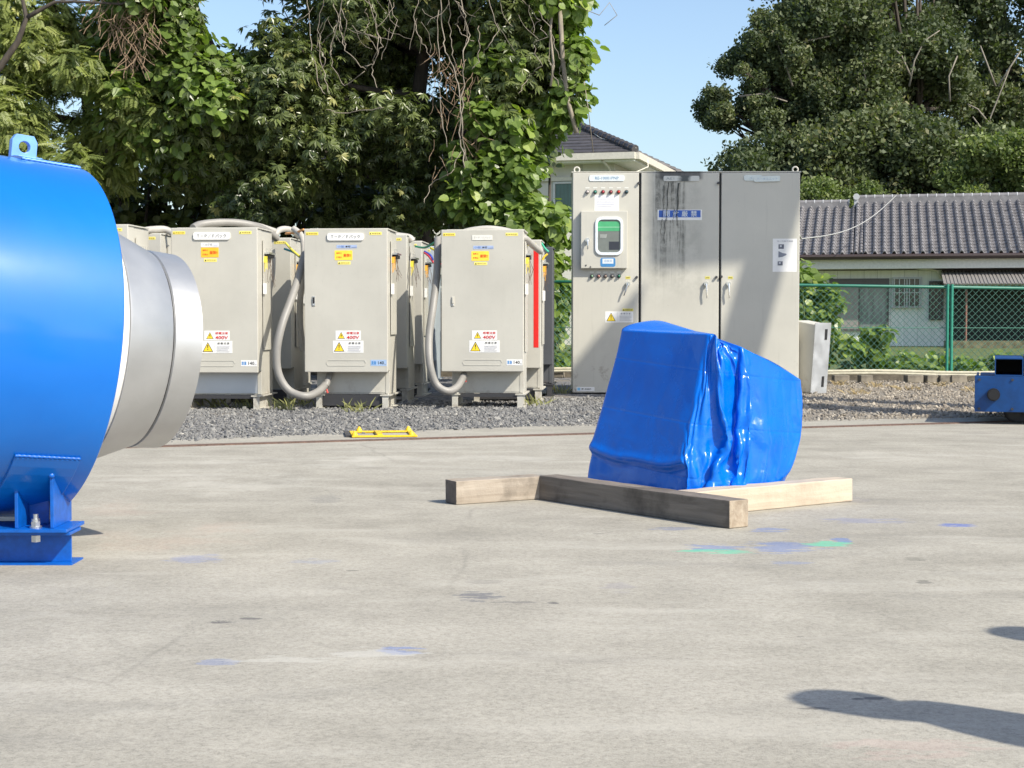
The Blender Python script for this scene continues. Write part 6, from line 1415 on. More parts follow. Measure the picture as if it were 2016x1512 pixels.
-6,-5,7,9,11,-2,7,-5,5,-3,2,0,-1,-3,-5,-8,0,3,3,5,-6,5,3,-4,-4,4,2,14,-10,4,-16,10,0,13,-7,-5,-7,-1,0,9,6,20,-12,6,-1,-6,-16,-25,8,7,-9,13,7,34,-10,-4,
-11,-8,-4,-16,4,15,-7,11,-14,19,-10,7,17,-9,8,-9,3,-4,17,3,17,-17,9,-17,11,-2,0,5,-5,12,6,-7,-7,-9,4,0,-13,-6,-17,4,11,15,1,2,3,-5,-13,-1,-2,11,-8,24,
-19,2,-4,15,12,-25,-6,-4,7,2,1,-16,6,6,-9,9,-6,11,7,-5,-4,3,7,-1,18,4,16,11,14,19,0,-14,-3,5,-2,-10,2,14,-3,-6,-18,14,-7,-4,-2,-1,3,-5,7,8,5,-13,-6,
-10,-14,3,-1,4,6,-8,-5,-7,1,-15,2,7,7,0,1,2,-4,-6,-7,4,9,5,-7,-5,10,1,4,-1,-1,-7,-6,5,11,13,-4,-5,3,7,6,-2,-10,-8,-7,5,6,16,-5,1,-16,4,-5,4,0,2,11,0,
-12,-10,-9,7,-4,8,-3,6,0,2,-2,-6,5,7,5,-7,4,-5,1,-11,-2,5,4,3,-6,3,-12,3,-19,7,7,15,0,-1,-13,13,-3,2,-10,1,-1,-8,-1,-3,-7,-3,-8,6,-1,1,-2,-1,0,8,-2,0,
-7,-8,0,1,7,-2,-23,-17,-76,-1,3,-1,-2,-11,4,2,10,-1,-3,-2,-7,1,-4,-3,-2,4,1,5,-5,2,-3,5,2,-4,-2,-13,6,-8,4,-5,11,2,0,-3,-2,1,1,5,3,-5,-1,-5,8,-1,4,-7,
-5,0,3,-3,-1,1,-2,5,1,17,6,-5,4,-6,0,-13,-1,5,6,-5,6,-5,4,-8,-4,6,6,18,-6,-2,-13,6,-11,4,2,-2,1,2,7,5,1,-1,-13,-7,16,15,-6,-18,-13,2,1,5,11,18,2,-16,
-14,5,6,-14,-10,7,-3,0,17,29,1,-13,-2,-4,8,8,3,13,0,-3,-23,-1,4,19,-28,-1,-32,31,6,12,20,-10,12,-14,12,34,-9,-8,-5,-5,-12,-34,5,-1,6,-2,6,5,-6,14,-2,
-23,-3,4,11,-5,3,-10,5,5,-2,2,-18,7,11,1,2,4,4,-3,16,1,8,9,10,10,2,-5,-6,10,1,21,-12,6,-10,9,-4,3,10,1,1,-5,-8,-5,-15,-6,3,-5,6,0,-10,-3,-9,-3,11,-3,
-8,-4,2,-2,-1,2,1,-3,-2,-3,2,5,9,-3,-4,-1,0,5,7,8,5,-5,-8,-5,11,-4,-2,2,8,5,-7,-5,-7,-8,-2,3,13,-3,-4,0,1,5,-15,-7,-1,10,2,-4,-2,21,-9,5,-19,18,-4,6,
-10,8,-2,5,-5,0,-4,-1,-1,0,0,-4,4,-6,4,-9,4,-6,9,-1,-5,7,-2,5,-9,9,0,5,-12,8,-4,-9,-1,4,4,-10,-4,-1,6,0,-9,-1,0,4,-9,0,7,3,-1,-10,-3,-6,3,2,-1,2,1,2,4,
-23,-22,-76,0,-2,-7,3,5,-2,-4,-3,2,-3,9,6,0,-8,-10,0,-1,-1,0,1,1,-2,-2,-7,-5,12,7,1,-3,-4,3,-3,3,0,-3,-4,5,-2,9,-7,9,-5,5,-2,4,2,-1,-5,-3,-1,-2,6,2,15,
-7,-1,-18,1,-1,1,4,2,13,0,-1,-5,4,-1,9,0,5,2,0,-6,-9,0,2,1,-5,-4,3,1,5,-4,-6,-13,10,20,16,-7,4,-1,-8,-11,-4,14,5,-13,-4,5,8,-3,-14,2,-2,1,-15,8,2,-4,
11,1,20,-16,13,10,-2,-5,11,-8,16,-1,1,1,-11,-4,-17,-13,9,1,6,-6,-13,18,5,-2,20,1,13,-33,-8,-9,4,10,20,5,6,-5,-3,-14,3,-8,-3,4,14,-2,1,-15,6,-6,3,-2,0,
1,6,-1,-18,16,-3,3,16,4,5,0,12,1,3,5,12,6,-10,19,8,9,-25,21,3,13,-10,-21,3,-7,12,-8,-6,-6,7,1,2,1,-7,-9,-8,-3,16,-1,-1,-5,-6,-8,1,4,-8,2,-4,1,-6,6,-5,
0,-12,3,6,16,3,-7,-8,-6,0,4,8,-3,-6,-10,11,11,3,-13,-3,12,1,-3,9,-2,-1,-10,5,1,2,0,2,8,-4,-2,-2,2,5,2,-7,-7,-15,12,-3,9,-6,7,-4,2,-16,-1,3,4,7,-4,1,-2,
-8,11,-1,0,5,3,-3,-3,-2,3,-7,-3,-7,6,-3,3,3,0,0,-2,-10,3,1,-1,11,-3,-3,-15,-8,-3,-2,5,-7,0,-6,-2,-9,2,15,8,0,-1,5,2,5,-5,-10,-10,-23,-9,-77,-3,-10,-2,
-4,14,6,0,-9,-10,3,-9,-6,-2,8,5,5,-5,4,-3,3,-1,-3,1,-2,6,-3,6,-1,-1,-4,-5,2,-7,0,0,-1,2,-4,-3,-1,5,5,9,-8,-2,-3,7,9,1,-1,-3,-6,3,-7,1,3,5,-1,1,0,4,-3,
3,-3,1,-4,-2,0,-3,8,-10,1,2,1,3,5,-1,7,-4,5,0,0,-3,-6,-7,-7,0,-11,-6,20,18,26,-20,13,-2,-9,-9,-10,4,-9,9,-1,23,-2,3,-17,-9,5,5,-9,0,-12,14,2,11,15,1,8,
1,-9,8,5,9,4,-2,-3,-4,-6,1,19,-21,0,-11,0,-5,-9,21,-3,-4,1,5,20,-7,2,-25,-5,-16,1,16,10,8,-5,2,2,-3,3,-2,8,-4,8,-5,10,-13,-19,8,-4,3,0,-2,1,-3,9,1,17,
13,3,14,-7,12,1,7,8,12,-8,-16,3,-5,4,2,17,2,-5,-18,-1,3,-2,4,-6,4,-3,-12,4,7,-1,2,-10,-12,3,-3,2,-4,-4,-9,4,10,-3,-7,-3,0,3,1,1,-10,-9,-4,11,12,1,-5,0,
5,7,4,8,-7,-3,5,-5,-9,-4,6,10,-3,-2,-12,0,3,17,3,-7,-11,5,5,1,2,-5,-6,-3,3,2,8,-7,-8,-2,10,1,2,-9,12,-3,0,-6,-14,-4,7,3,9,-16,3,-7,11,-6,0,0,6,-6,5,-3,
-5,4,0,1,2,-3,14,-6,6,5,-3,-12,-2,9,-10,-3,-8,7,-8,0,3,-7,-3,4,2,2,-5,-3,-14,-8,2,9,1,-3,-7,-9,-19,-20,-72,-8,6,3,3,-5,-15,-3,-2,1,3,6,11,2,-4,-2,-5,
-2,-13,3,-3,4,-8,8,-1,8,-11,-5,-3,9,6,3,-7,-3,5,3,14,-14,14,-10,16,-16,2,-11,14,-3,4,-4,3,-4,5,0,2,-5,-3,5,-9,-3,-3,9,8,0,-3,-2,8,-8,1,-2,4,2,-5,8,1,
-1,2,-6,2,-1,4,-9,-8,0,5,0,6,4,6,-5,-1,-16,2,0,-7,2,-3,29,-7,9,14,-2,-9,-29,13,5,0,-4,4,8,1,0,-13,-11,-3,5,9,13,23,-10,3,-4,6,4,9,-5,10,-10,9,-5,-7,-5,
0,14,-4,23,-15,10,-33,-5,-8,-2,22,-3,14,-15,6,11,-3,8,-22,11,-11,0,-11,-6,-5,5,0,7,-3,11,5,6,-9,-19,-23,10,-12,6,3,12,-5,17,0,-6,6,32,25,-4,-12,11,24,
8,-5,-9,-8,-6,13,-19,20,2,15,-19,-4,3,6,-8,-8,-6,-1,3,-2,-1,8,4,-9,-5,-2,-3,1,-5,-10,-2,1,8,2,-1,-10,1,-1,-1,-5,6,-2,9,1,6,-4,2,6,-3,-4,-11,-2,-1,10,0,
0,-1,3,5,3,0,-1,4,4,1,2,-11,-7,-7,7,0,-5,-9,17,6,0,-12,0,9,-11,-7,9,4,9,-22,8,-6,10,-4,2,-4,4,2,3,-5,4,-10,12,-7,2,-10,1,2,1,-2,0,-1,5,-3,2,-6,9,-3,-7,
-4,5,-5,6,2,-2,-7,-5,10,-6,-1,-2,-8,-5,-5,10,0,-8,-5,5,3,9,-1,8,-10,-9,-9,1,7,-6,-20,-13,-72,-5,0,-4,5,-7,7,2,6,7,-5,-7,-16,-4,2,-4,4,6,14,1,-4,-4,-2,
-4,1,-6,12,-6,6,-14,-5,0,12,15,-7,1,-9,16,-16,-1,-7,10,-2,4,-1,8,-3,0,-9,2,-3,4,-3,5,2,0,3,2,4,-8,-1,-3,4,-3,-6,9,1,7,-10,-1,-1,5,7,6,-10,-3,-3,14,-4,
0,-10,3,5,-9,2,4,10,-4,-11,4,-6,-2,-8,16,4,-7,1,-9,11,1,16,7,-12,-18,1,-1,12,-11,3,-8,4,3,19,-16,-5,-14,29,2,14,2,0,22,-6,-4,-7,2,7,0,-9,2,6,-8,5,-16,
8,-10,22,-6,5,-29,21,1,9,-5,1,-13,-7,-3,6,-6,4,2,14,-6,4,-3,4,-4,4,-2,9,-12,9,-14,8,-6,-9,-6,8,0,-2,3,28,4,1,-6,6,9,2,7,-8,3,-4,24,4,-7,-8,-21,2,-8,
-13,21,23,19,-23,-3,0,-1,-14,2,5,1,1,-17,-14,2,11,1,-1,-2,-6,5,4,-6,-5,2,0,-1,-5,8,10,8,-7,-9,-2,-1,-8,-7,5,6,3,8,-1,-1,-1,0,2,5,3,4,-9,-6,-6,-1,2,-4,
10,-2,4,4,10,-7,-3,-10,14,1,5,6,-9,-5,-7,17,-1,-11,-18,-2,-6,8,3,11,-3,5,-10,7,-5,6,-6,2,-2,3,-6,7,-2,0,4,1,-2,-1,1,-1,-1,5,-2,6,-14,8,-6,-2,-4,6,1,1,
-9,-7,0,2,-5,1,1,-6,-1,0,15,-10,-3,-1,1,-11,-9,8,11,6,-7,-3,2,-18,-14,-75,-2,0,13,-3,1,-6,-1,1,2,4,0,6,3,-5,-2,-4,-1,-6,-4,10,4,5,-5,1,4,-5,5,-2,4,-1,
-6,-2,-12,4,-1,0,-1,8,7,1,0,4,1,-4,-4,-2,4,0,-2,3,-2,2,-11,-4,0,3,1,-1,5,1,1,-1,1,6,-3,8,-3,5,4,-1,-4,-9,1,3,6,7,-8,-2,-1,6,-2,-11,-16,15,2,16,-5,20,
10,-14,-24,-12,-1,1,-5,3,10,-8,-6,-1,16,7,2,-9,-9,-7,9,1,10,2,14,-9,-1,1,20,-2,-2,-11,11,0,5,11,7,16,-11,-7,-11,8,6,18,-23,4,8,-9,3,-4,3,8,9,-4,-4,-13,
5,-14,-17,15,-5,-3,2,-2,-4,-3,12,2,-5,-3,11,-4,-5,-34,-29,2,22,23,4,-2,-2,6,-9,6,1,26,11,5,-2,12,-4,-4,-5,11,2,-5,-12,5,10,14,24,-13,10,-33,-26,-24,
-41,37,7,66,-10,-1,-28,9,-11,9,-19,17,-5,3,-4,0,5,-1,5,4,-12,-5,1,0,2,-2,-2,-10,-7,3,5,3,4,2,3,-7,1,2,14,-3,-4,-10,1,-3,-4,3,6,15,-5,-1,-3,7,2,-6,-1,0,
0,-13,1,5,7,-6,-8,-15,4,11,12,-4,-3,4,-3,5,-2,6,3,-2,-11,-5,0,11,2,-1,-2,-6,1,-3,3,4,-6,7,-6,10,-10,-4,1,-1,-5,4,-11,8,-4,6,5,-1,-4,1,-4,2,-2,9,-7,-10,
-9,3,-6,-1,6,7,1,-11,1,7,-5,4,-2,14,-6,-5,-14,-4,-1,-6,-18,-14,-63,0,-4,4,-5,6,-8,2,-3,1,-4,1,-7,1,6,11,3,-6,-4,-1,3,4,2,-5,-10,-1,3,11,-3,4,-3,4,1,10,
6,-7,-7,-6,4,-4,-1,1,0,-1,-3,-8,3,1,11,-3,0,-8,3,-4,9,4,2,1,-3,-2,-7,0,3,5,-5,1,-5,4,-1,1,8,-7,7,-8,14,3,1,-4,-5,5,-2,4,-5,-11,-5,0,-11,1,-10,29,4,21,
3,-13,-15,-14,14,-4,-8,5,-7,15,-12,22,10,-3,-7,-1,1,4,-13,3,-2,3,3,-9,-4,2,12,12,4,14,5,-5,2,-1,8,10,-1,-8,-13,-9,6,10,-5,9,-4,2,-6,-5,-3,0,11,13,1,-3,
-11,-1,-13,5,4,9,-4,-6,3,1,2,-12,-4,3,14,4,0,-8,-6,-2,11,-6,-7,-19,-3,11,12,17,-18,-16,5,11,15,5,0,-1,-5,7,-2,9,-13,6,-9,10,10,17,-1,-11,-34,-5,-27,21,
15,22,-11,-6,-4,-9,-7,5,1,-7,2,9,-2,-6,0,6,0,-1,8,1,1,-1,3,-2,-5,-1,4,8,-1,-6,-5,-4,0,-6,3,5,15,1,5,6,-10,-13,-15,8,8,9,5,5,4,-10,-14,-6,4,1,7,-8,3,-3,
7,8,1,-13,4,-6,7,-6,10,8,-7,-8,0,9,3,-3,-9,3,-1,6,-3,-6,8,-3,-4,4,-7,4,-14,6,2,4,0,-4,3,9,8,-1,-6,-2,0,-10,6,4,-3,-6,-7,4,7,6,-11,-1,-5,-6,-18,-6,3,2,
1,15,4,-3,-6,-5,-3,-2,4,0,-1,-21,-15,-83,-9,-2,1,7,-4,5,-4,4,-7,3,3,13,2,-2,0,-3,8,7,2,-10,-11,-4,2,8,0,4,-10,4,-5,7,6,-6,-8,-6,10,2,2,1,7,-3,1,-7,5,
-6,4,-6,5,-7,7,-3,12,-1,11,-1,-9,-9,-5,9,-2,4,-1,5,5,6,-9,0,-1,-1,-3,-7,7,-6,7,-11,-1,-2,12,2,-8,-1,6,5,-1,-3,-7,-7,5,-2,2,-8,10,11,-1,-7,-1,1,4,-4,-4,
-3,-2,3,6,17,0,4,-7,-7,-7,-8,-1,13,-1,4,-5,-1,6,1,1,-1,9,18,17,12,-7,-6,4,4,20,-8,-8,2,-7,3,-5,25,-10,8,-17,4,-7,2,-13,2,6,10,-1,-15,-8,-6,-4,3,-1,-2,
-2,-9,13,1,6,-9,10,-1,10,-10,2,-2,2,0,0,6,-9,-6,-7,4,4,11,-4,-13,8,-10,11,-9,1,4,20,3,-7,-15,2,8,-1,11,18,9,5,-23,-10,-13,1,-13,-5,8,13,-2,-10,-1,9,1,
-1,8,-2,-4,2,1,-8,0,15,12,-12,-8,-3,13,-4,-1,-8,0,0,5,-2,0,0,3,3,2,-7,-4,-9,11,4,5,-11,-1,-1,2,-5,-3,1,4,8,5,-2,-3,-12,-2,10,7,-2,-5,-4,17,3,0,-15,3,8,
-4,-1,-10,-1,-2,2,6,-3,2,2,7,2,-8,-4,-1,0,3,-9,15,-6,-2,0,0,-7,-1,-4,5,5,-3,5,-1,1,1,-7,-10,4,-1,-9,-9,-3,10,3,5,2,0,-3,1,-5,4,-14,6,-12,2,-10,5,-2,-4,
-2,-9,-21,-10,-88,-5,0,4,-3,-7,8,-2,3,-9,-1,5,4,4,-9,-2,1,2,4,4,-1,6,-1,1,-3,1,-4,0,-4,7,3,2,-1,-7,2,3,9,-1,-2,-7,5,-6,2,-7,9,-2,4,-7,0,2,-2,-2,-3,3,
-3,0,7,12,-3,-5,-10,3,-3,-1,-4,3,-4,3,-1,6,-2,9,9,-1,-1,-4,0,-11,5,5,6,-9,-12,-3,2,6,0,7,10,-10,-5,-4,14,7,11,-4,-21,-13,-8,7,-3,-4,2,-1,17,-2,6,5,3,
-4,1,-3,5,-21,14,3,4,-1,1,6,11,1,24,-10,51,8,18,-64,-31,-8,31,3,9,6,-7,7,1,-9,-2,19,2,15,-23,13,-15,15,-2,-5,-17,-3,-4,3,-7,3,-13,20,3,2,2,-13,-14,-15,
4,10,12,-3,14,-11,2,11,4,-1,-15,-3,4,8,6,-17,-3,8,-3,-3,-8,0,3,-17,-3,-16,20,3,6,-6,0,-12,-4,-7,14,15,3,25,-19,15,-15,21,5,1,-4,-4,-4,-11,-1,6,-1,3,1,
7,2,-11,-7,9,-1,-4,-10,-1,2,6,7,8,1,-7,-3,1,2,-9,-5,-9,4,-2,6,-5,14,-6,10,-5,4,-2,0,0,1,0,-2,-4,-1,7,8,6,-14,0,1,-2,-4,-3,6,4,4,-1,-1,-4,3,4,6,0,0,-2,
3,-11,-8,-6,13,6,-2,1,-1,7,-9,-5,-4,-1,1,-4,4,-5,6,2,0,4,0,-14,-2,-1,-5,-1,7,8,0,-3,-12,-8,-8,3,-2,-1,6,-1,-1,8,10,2,-7,-5,-2,-12,-14,-5,-1,-23,-20,
-90,-6,-2,-3,-7,11,1,6,-3,9,3,-5,-2,-5,8,1,0,-5,-7,2,1,7,8,6,10,-3,-5,-1,6,-6,-11,-2,12,21,-6,-5,-20,0,-1,-1,-2,4,3,5,-4,3,-2,5,3,-3,-2,-8,5,-2,8,-2,
-7,-6,3,8,6,-4,-3,-10,4,1,8,-4,7,3,7,-13,-6,0,5,12,-3,0,-4,4,3,-2,-3,-5,2,-8,-2,-12,-3,-8,17,3,1,-19,8,16,9,-16,-9,0,11,-19,1,-17,1,-3,18,39,-9,2,-11,
10,-2,-7,-5,10,-9,17,-6,8,0,10,15,4,11,11,9,11,-5,-3,-6,-11,12,8,-20,5,-12,15,4,8,-7,-12,-20,11,-3,-6,-11,9,15,10,0,-8,10,-3,5,-9,-11,-8,9,0,4,-19,0,
-7,0,4,5,8,-5,-2,-27,-5,23,19,-9,-8,1,-1,5,-2,5,-1,-14,-7,-9,13,-2,15,4,0,-9,10,-6,-2,1,3,6,-6,-1,-5,2,3,-10,-3,2,9,3,11,6,-9,5,-5,-3,-4,0,-5,4,1,6,-9,
5,8,7,-7,2,-4,-2,-9,6,5,8,-4,-2,2,8,-3,-7,9,-4,9,-19,12,-3,5,-12,-5,11,0,0,-1,-1,-3,10,2,0,-14,-5,7,9,-1,-2,2,-5,6,-3,10,-3,9,-4,-12,-4,2,10,1,-1,7,0,
-3,-1,-8,4,-6,1,-2,5,-2,-6,1,-6,1,-6,-4,-1,7,-8,8,-4,6,2,2,-1,2,-5,-7,-11,0,10,2,4,-5,-1,-3,-12,-6,-4,3,8,-6,3,-4,5,-3,-6,6,-11,-26,-21,-97,-6,6,-2,2,
-10,7,0,8,4,6,-10,0,0,5,7,6,-3,7,-5,5,-2,-3,5,-7,2,7,8,3,-6,2,-1,-5,-8,2,7,14,0,-4,-6,2,-2,2,-6,5,-6,0,-5,-9,4,-1,8,-6,4,-8,2,6,3,4,-9,7,1,-1,-2,-4,6,
3,2,-6,-5,-3,7,7,-2,-6,-9,8,4,6,-3,5,-3,-4,-2,0,-2,-8,16,7,3,-25,-11,-10,19,2,8,-14,22,6,-4,-23,-14,-4,9,-17,13,-16,8,-3,22,37,-6,-12,-17,9,9,-2,3,-1,
7,3,3,1,14,16,18,-5,36,1,16,-34,-23,-2,2,14,-2,17,-13,3,-11,-1,5,-20,-1,10,17,-4,-3,-22,0,-10,0,21,1,14,-9,-2,-5,-3,-2,-13,3,8,0,-6,-15,2,0,3,14,7,-10,
-2,-25,-4,10,10,-7,-2,-13,0,-9,-4,0,18,5,-4,13,23,-20,-17,7,15,-6,-6,7,3,5,-2,-4,-7,0,4,1,7,1,-13,3,-2,1,1,4,8,2,-3,-2,1,-6,-1,10,-3,1,1,11,-6,-1,-8,
11,-3,1,-5,-2,0,-5,-1,9,13,-7,-12,-11,10,1,5,-1,-6,-5,1,3,5,3,2,5,-8,4,-19,19,-15,11,-5,13,2,-4,-7,6,-3,-1,-13,12,1,7,-3,-3,0,-9,2,6,9,5,-12,-1,-4,7,
-8,-10,6,10,6,-2,-8,-1,4,5,1,2,-8,4,-2,-7,4,1,3,-7,3,-9,-2,-9,-13,-11,-1,9,7,-3,2,1,1,-2,4,1,3,-9,-11,-8,2,6,-18,-24,-16,-92,-6,-7,-1,-5,13,9,9,-15,-6,
-8,14,3,5,-4,3,0,3,6,4,-4,1,9,-5,2,-2,3,3,-6,5,-7,-3,-4,5,3,-1,-11,0,3,4,-3,7,3,4,-7,-1,-2,0,-3,-1,5,4,2,-3,2,5,-7,-8,-8,10,4,5,0,12,-4,-3,-15,0,3,6,
-1,-5,-9,6,1,9,-9,1,-3,10,-2,10,16,10,-4,-24,-5,-4,-2,-21,11,-4,0,-13,3,3,10,-4,18,-14,27,11,2,-20,-19,-2,5,-28,12,-22,31,-3,31,6,5,-1,-11,9,-11,7,-1,
6,3,1,15,21,8,19,5,5,-11,-8,6,-4,-17,1,-7,2,0,6,1,5,-18,-11,-8,5,11,-5,-2,-12,2,8,7,-2,6,-18,0,-3,9,4,7,2,-11,-9,-4,4,-15,1,-9,40,13,-7,-18,11,-3,2,
-12,2,6,-28,-9,-7,-2,-6,10,5,3,1,26,1,-11,-4,-17,3,0,4,-2,-7,17,0,13,-3,15,-18,10,-6,0,-2,-9,6,2,-9,2,8,14,3,2,-1,1,4,-7,-3,-4,-4,10,-5,8,-8,14,-9,-4,
-3,6,3,-3,-4,-5,11,5,8,-12,-13,-9,5,12,10,-2,-1,-2,-3,-11,1,8,8,2,-4,4,-6,-2,-9,-7,16,8,2,5,-5,5,-18,-3,1,3,1,-2,8,1,1,-12,-3,10,8,2,-2,5,0,-2,-9,-8,8,
1,0,-6,-9,5,0,-1,1,5,-1,13,-7,-18,-9,-1,9,0,5,-3,2,-5,-7,-10,-2,11,3,4,7,-3,-18,-17,-13,9,8,0,0,-15,-24,-24,-80,1,19,4,-7,-19,-8,1,14,10,5,-7,-1,-6,-2,
4,0,6,-10,7,1,9,-5,8,-3,7,-14,-4,-1,6,18,5,5,-9,-2,-11,-3,-3,4,10,5,-8,-14,-1,7,10,3,-2,2,-9,5,-9,4,-5,-3,1,2,3,-6,2,-6,4,-1,7,7,-6,9,-3,7,4,-1,-3,-8,
-1,4,6,3,-5,-1,-18,-8,-8,11,20,2,20,1,-17,-24,-9,20,5,-15,1,-13,-7,-4,-6,13,7,-4,15,-11,32,9,-3,-9,-19,15,1,-8,-3,-4,38,0,0,-33,-10,14,3,20,-6,14,-3,
12,8,3,22,5,8,-6,-3,1,-11,0,6,-9,-14,6,2,-11,-10,6,-12,-1,-14,12,15,15,0,-11,-3,11,-8,-3,-11,10,1,-4,-5,26,18,-12,-9,6,3,-17,-19,-2,11,25,-3,-10,3,-16,
-18,-3,0,13,-13,0,7,-7,-5,4,-5,-4,4,12,-2,-4,-4,8,-1,-5,-4,0,4,-6,11,-13,19,-2,-8,-3,-3,10,4,-3,14,10,4,-2,0,-9,-8,-1,6,5,-9,-6,-1,6,1,-1,10,-2,-2,-11,
5,7,7,-7,-3,-3,-2,-10,-6,-2,2,8,0,13,0,-4,-13,4,7,4,-1,2,-2,0,-14,10,7,21,-10,11,-18,15,-11,0,-9,-2,9,2,4,-5,1,3,0,-7,-4,4,-1,2,-6,9,-8,-1,-1,-3,2,-1,
5,-1,3,2,2,-4,-4,0,3,-10,6,3,1,3,3,5,-3,-7,-10,-10,-2,5,-7,-6,-10,5,4,2,-2,-3,-10,7,3,11,-3,10,-11,-9,-16,-1,-24,-6,-75,3,-19,4,-1,7,0,-1,-2,-5,3,3,10,
-3,10,-10,7,-7,18,-3,3,-9,2,-2,9,-1,0,-2,-1,-1,-3,-1,-4,-9,5,7,18,-4,2,-14,2,-8,2,-9,9,-8,3,-1,7,6,-3,6,-4,1,-5,1,3,5,8,-10,4,-6,3,-8,-7,11,-2,9,-17,
-3,-1,7,10,-5,4,-6,0,1,-2,-2,-1,10,-9,-17,-1,13,15,-4,16,6,-13,-21,-2,18,-4,-9,-7,7,-24,2,-19,12,5,7,22,0,9,4,-11,15,-37,12,-13,30,-7,5,-1,17,9,-7,-8,
-11,17,4,3,2,0,25,25,4,13,-16,7,-19,-9,-2,-11,4,3,3,-14,2,15,-2,-2,-6,-1,0,-1,-3,1,-7,8,-1,2,-5,-8,-1,-5,-1,-1,14,10,14,-15,-6,1,9,-12,-6,0,-10,-17,23,
2,0,2,-6,12,-1,-12,-6,-4,5,-8,-13,2,6,-18,-7,-4,7,4,5,8,12,14,-10,1,-8,-3,3,1,1,6,0,6,-6,4,1,1,0,-4,7,-3,1,-7,3,4,15,-2,2,2,-6,-9,-4,-3,0,3,-3,3,-7,5,
-3,2,3,6,4,-6,3,1,6,-10,1,1,7,-5,-1,-1,4,-7,-7,1,1,9,0,-7,-3,-3,10,0,-2,-4,4,1,0,-7,10,-3,7,1,2,-3,-4,-1,8,3,4,-5,3,-3,3,-5,2,-5,-12,-2,-2,2,-7,7,-7,6,
4,15,9,-6,-20,-3,-1,-3,-5,4,10,2,-4,-17,-3,0,10,2,-3,-3,-2,1,10,2,-4,-3,-8,-4,-7,4,5,-3,-10,-22,-63,-9,9,-1,-3,5,10,4,-6,-2,-7,7,-8,12,-7,15,-3,-1,-12,
1,4,7,0,2,2,-2,5,-2,-6,0,1,8,-1,7,-3,-4,-9,7,-5,4,-7,8,-2,6,-7,5,-1,1,-3,1,-8,-6,-4,5,-6,0,-1,1,0,5,7,-7,5,-8,12,-12,11,-8,11,-2,-2,1,0,1,-5,-7,5,2,9,
-3,2,2,4,-9,1,-13,-12,7,-1,27,-10,21,-3,-6,-3,-14,10,-1,2,-2,16,-17,-2,-25,15,-6,15,13,8,-21,-17,3,0,9,1,15,3,1,-5,-16,5,4,20,-4,-5,12,8,3,7,-6,22,1,
16,-4,2,0,0,-9,-1,-2,-12,-5,5,-7,9,-7,-6,-4,21,4,-20,-25,-2,5,4,7,5,-5,7,5,-4,-10,-7,9,5,-10,5,7,9,-9,-10,2,4,7,-7,-21,2,-7,9,19,-10,13,-9,6,-13,2,-8,
-5,-23,12,6,-5,-7,-1,18,-4,26,-25,2,0,17,2,-20,-4,-2,7,4,11,-8,-11,8,-3,0,-4,8,6,11,-3,-7,-12,1,10,-1,7,5,9,-4,-3,-15,0,-2,19,-5,-4,-12,1,11,0,8,-4,11,
-6,-1,-9,-9,-7,-6,-1,-3,20,8,7,-3,-2,-12,-8,-9,21,-1,11,-19,18,1,3,-1,-9,10,-16,1,-9,1,3,10,5,2,-12,-11,0,5,6,-3,7,-3,-3,1,6,1,1,-4,-2,0,-1,2,-1,-9,7,
6,2,-3,-8,-5,9,-1,-7,-12,-1,15,5,4,-2,-4,0,-2,-9,-11,-10,5,-3,-2,-7,0,1,-5,8,-3,-13,-5,-48,-2,1,-3,-3,-7,0,-3,7,1,7,-6,8,-6,5,-11,3,3,7,0,-9,-8,10,-5,
10,-11,7,-4,1,1,-1,1,0,-2,-5,5,-4,4,-4,11,1,0,-1,6,-12,-9,-6,7,-4,-4,4,4,9,-4,13,-3,2,-8,-1,-4,-10,6,0,13,-13,4,-12,8,-3,1,-6,-1,4,11,4,11,-7,3,-4,3,
-11,-3,3,16,-12,-3,-6,11,-8,-22,13,1,26,-13,15,12,-3,-9,-18,7,-7,9,4,9,-18,8,-6,10,-19,18,-4,16,-14,5,0,0,1,-6,8,-9,5,-15,7,3,-3,14,0,4,5,2,28,13,-20,
-62,-30,0,45,13,16,11,-16,7,7,-1,0,22,-7,-20,6,0,30,-42,-12,-4,-11,30,-10,3,9,-13,18,-10,2,-8,0,5,3,-8,-5,-2,-6,-10,4,-14,6,2,24,-10,-8,23,4,5,5,-14,
-20,-8,-3,-5,-23,9,5,-10,0,10,-7,0,-4,25,12,3,-10,-3,12,7,3,-14,-5,3,21,-7,-2,-8,6,-3,-6,-3,3,-2,-4,3,2,2,-4,-8,-7,-3,2,7,14,3,4,-2,1,5,10,-5,-11,-7,
-3,3,0,-1,1,6,6,6,1,7,0,-19,-2,-4,6,-4,1,3,6,2,6,-13,-7,-12,6,-7,8,-1,14,3,-1,-6,-4,-3,0,-5,5,7,11,-1,-2,-9,2,-2,8,-6,8,-11,1,-3,3,2,0,1,0,-3,-7,7,-2,
-6,1,8,3,-7,1,-5,12,2,-5,-17,-16,5,1,4,-11,2,1,17,3,-2,4,-4,2,-3,6,-2,4,-14,-15,-52,-5,1,-1,3,-3,-6,2,5,9,-3,-4,-6,7,4,12,-3,-1,-8,0,2,1,-6,3,-6,1,-7,
14,8,-1,-3,-2,6,4,-4,-9,-3,4,5,-13,0,-6,9,-3,10,-4,4,-6,9,-4,6,-6,-2,3,-1,4,-1,7,-5,2,-8,4,-9,-3,5,5,5,-7,-2,-4,9,1,4,-10,-5,-14,7,-4,9,-4,5,1,1,8,-2,
8,8,-2,1,-6,-3,-11,-30,23,-3,25,-5,-2,3,6,8,-9,-10,-2,0,4,5,4,12,-8,-5,-13,1,7,5,-5,6,-3,1,-15,3,-11,5,1,-2,9,-3,7,19,1,-10,16,8,109,26,23,-57,-44,-20,
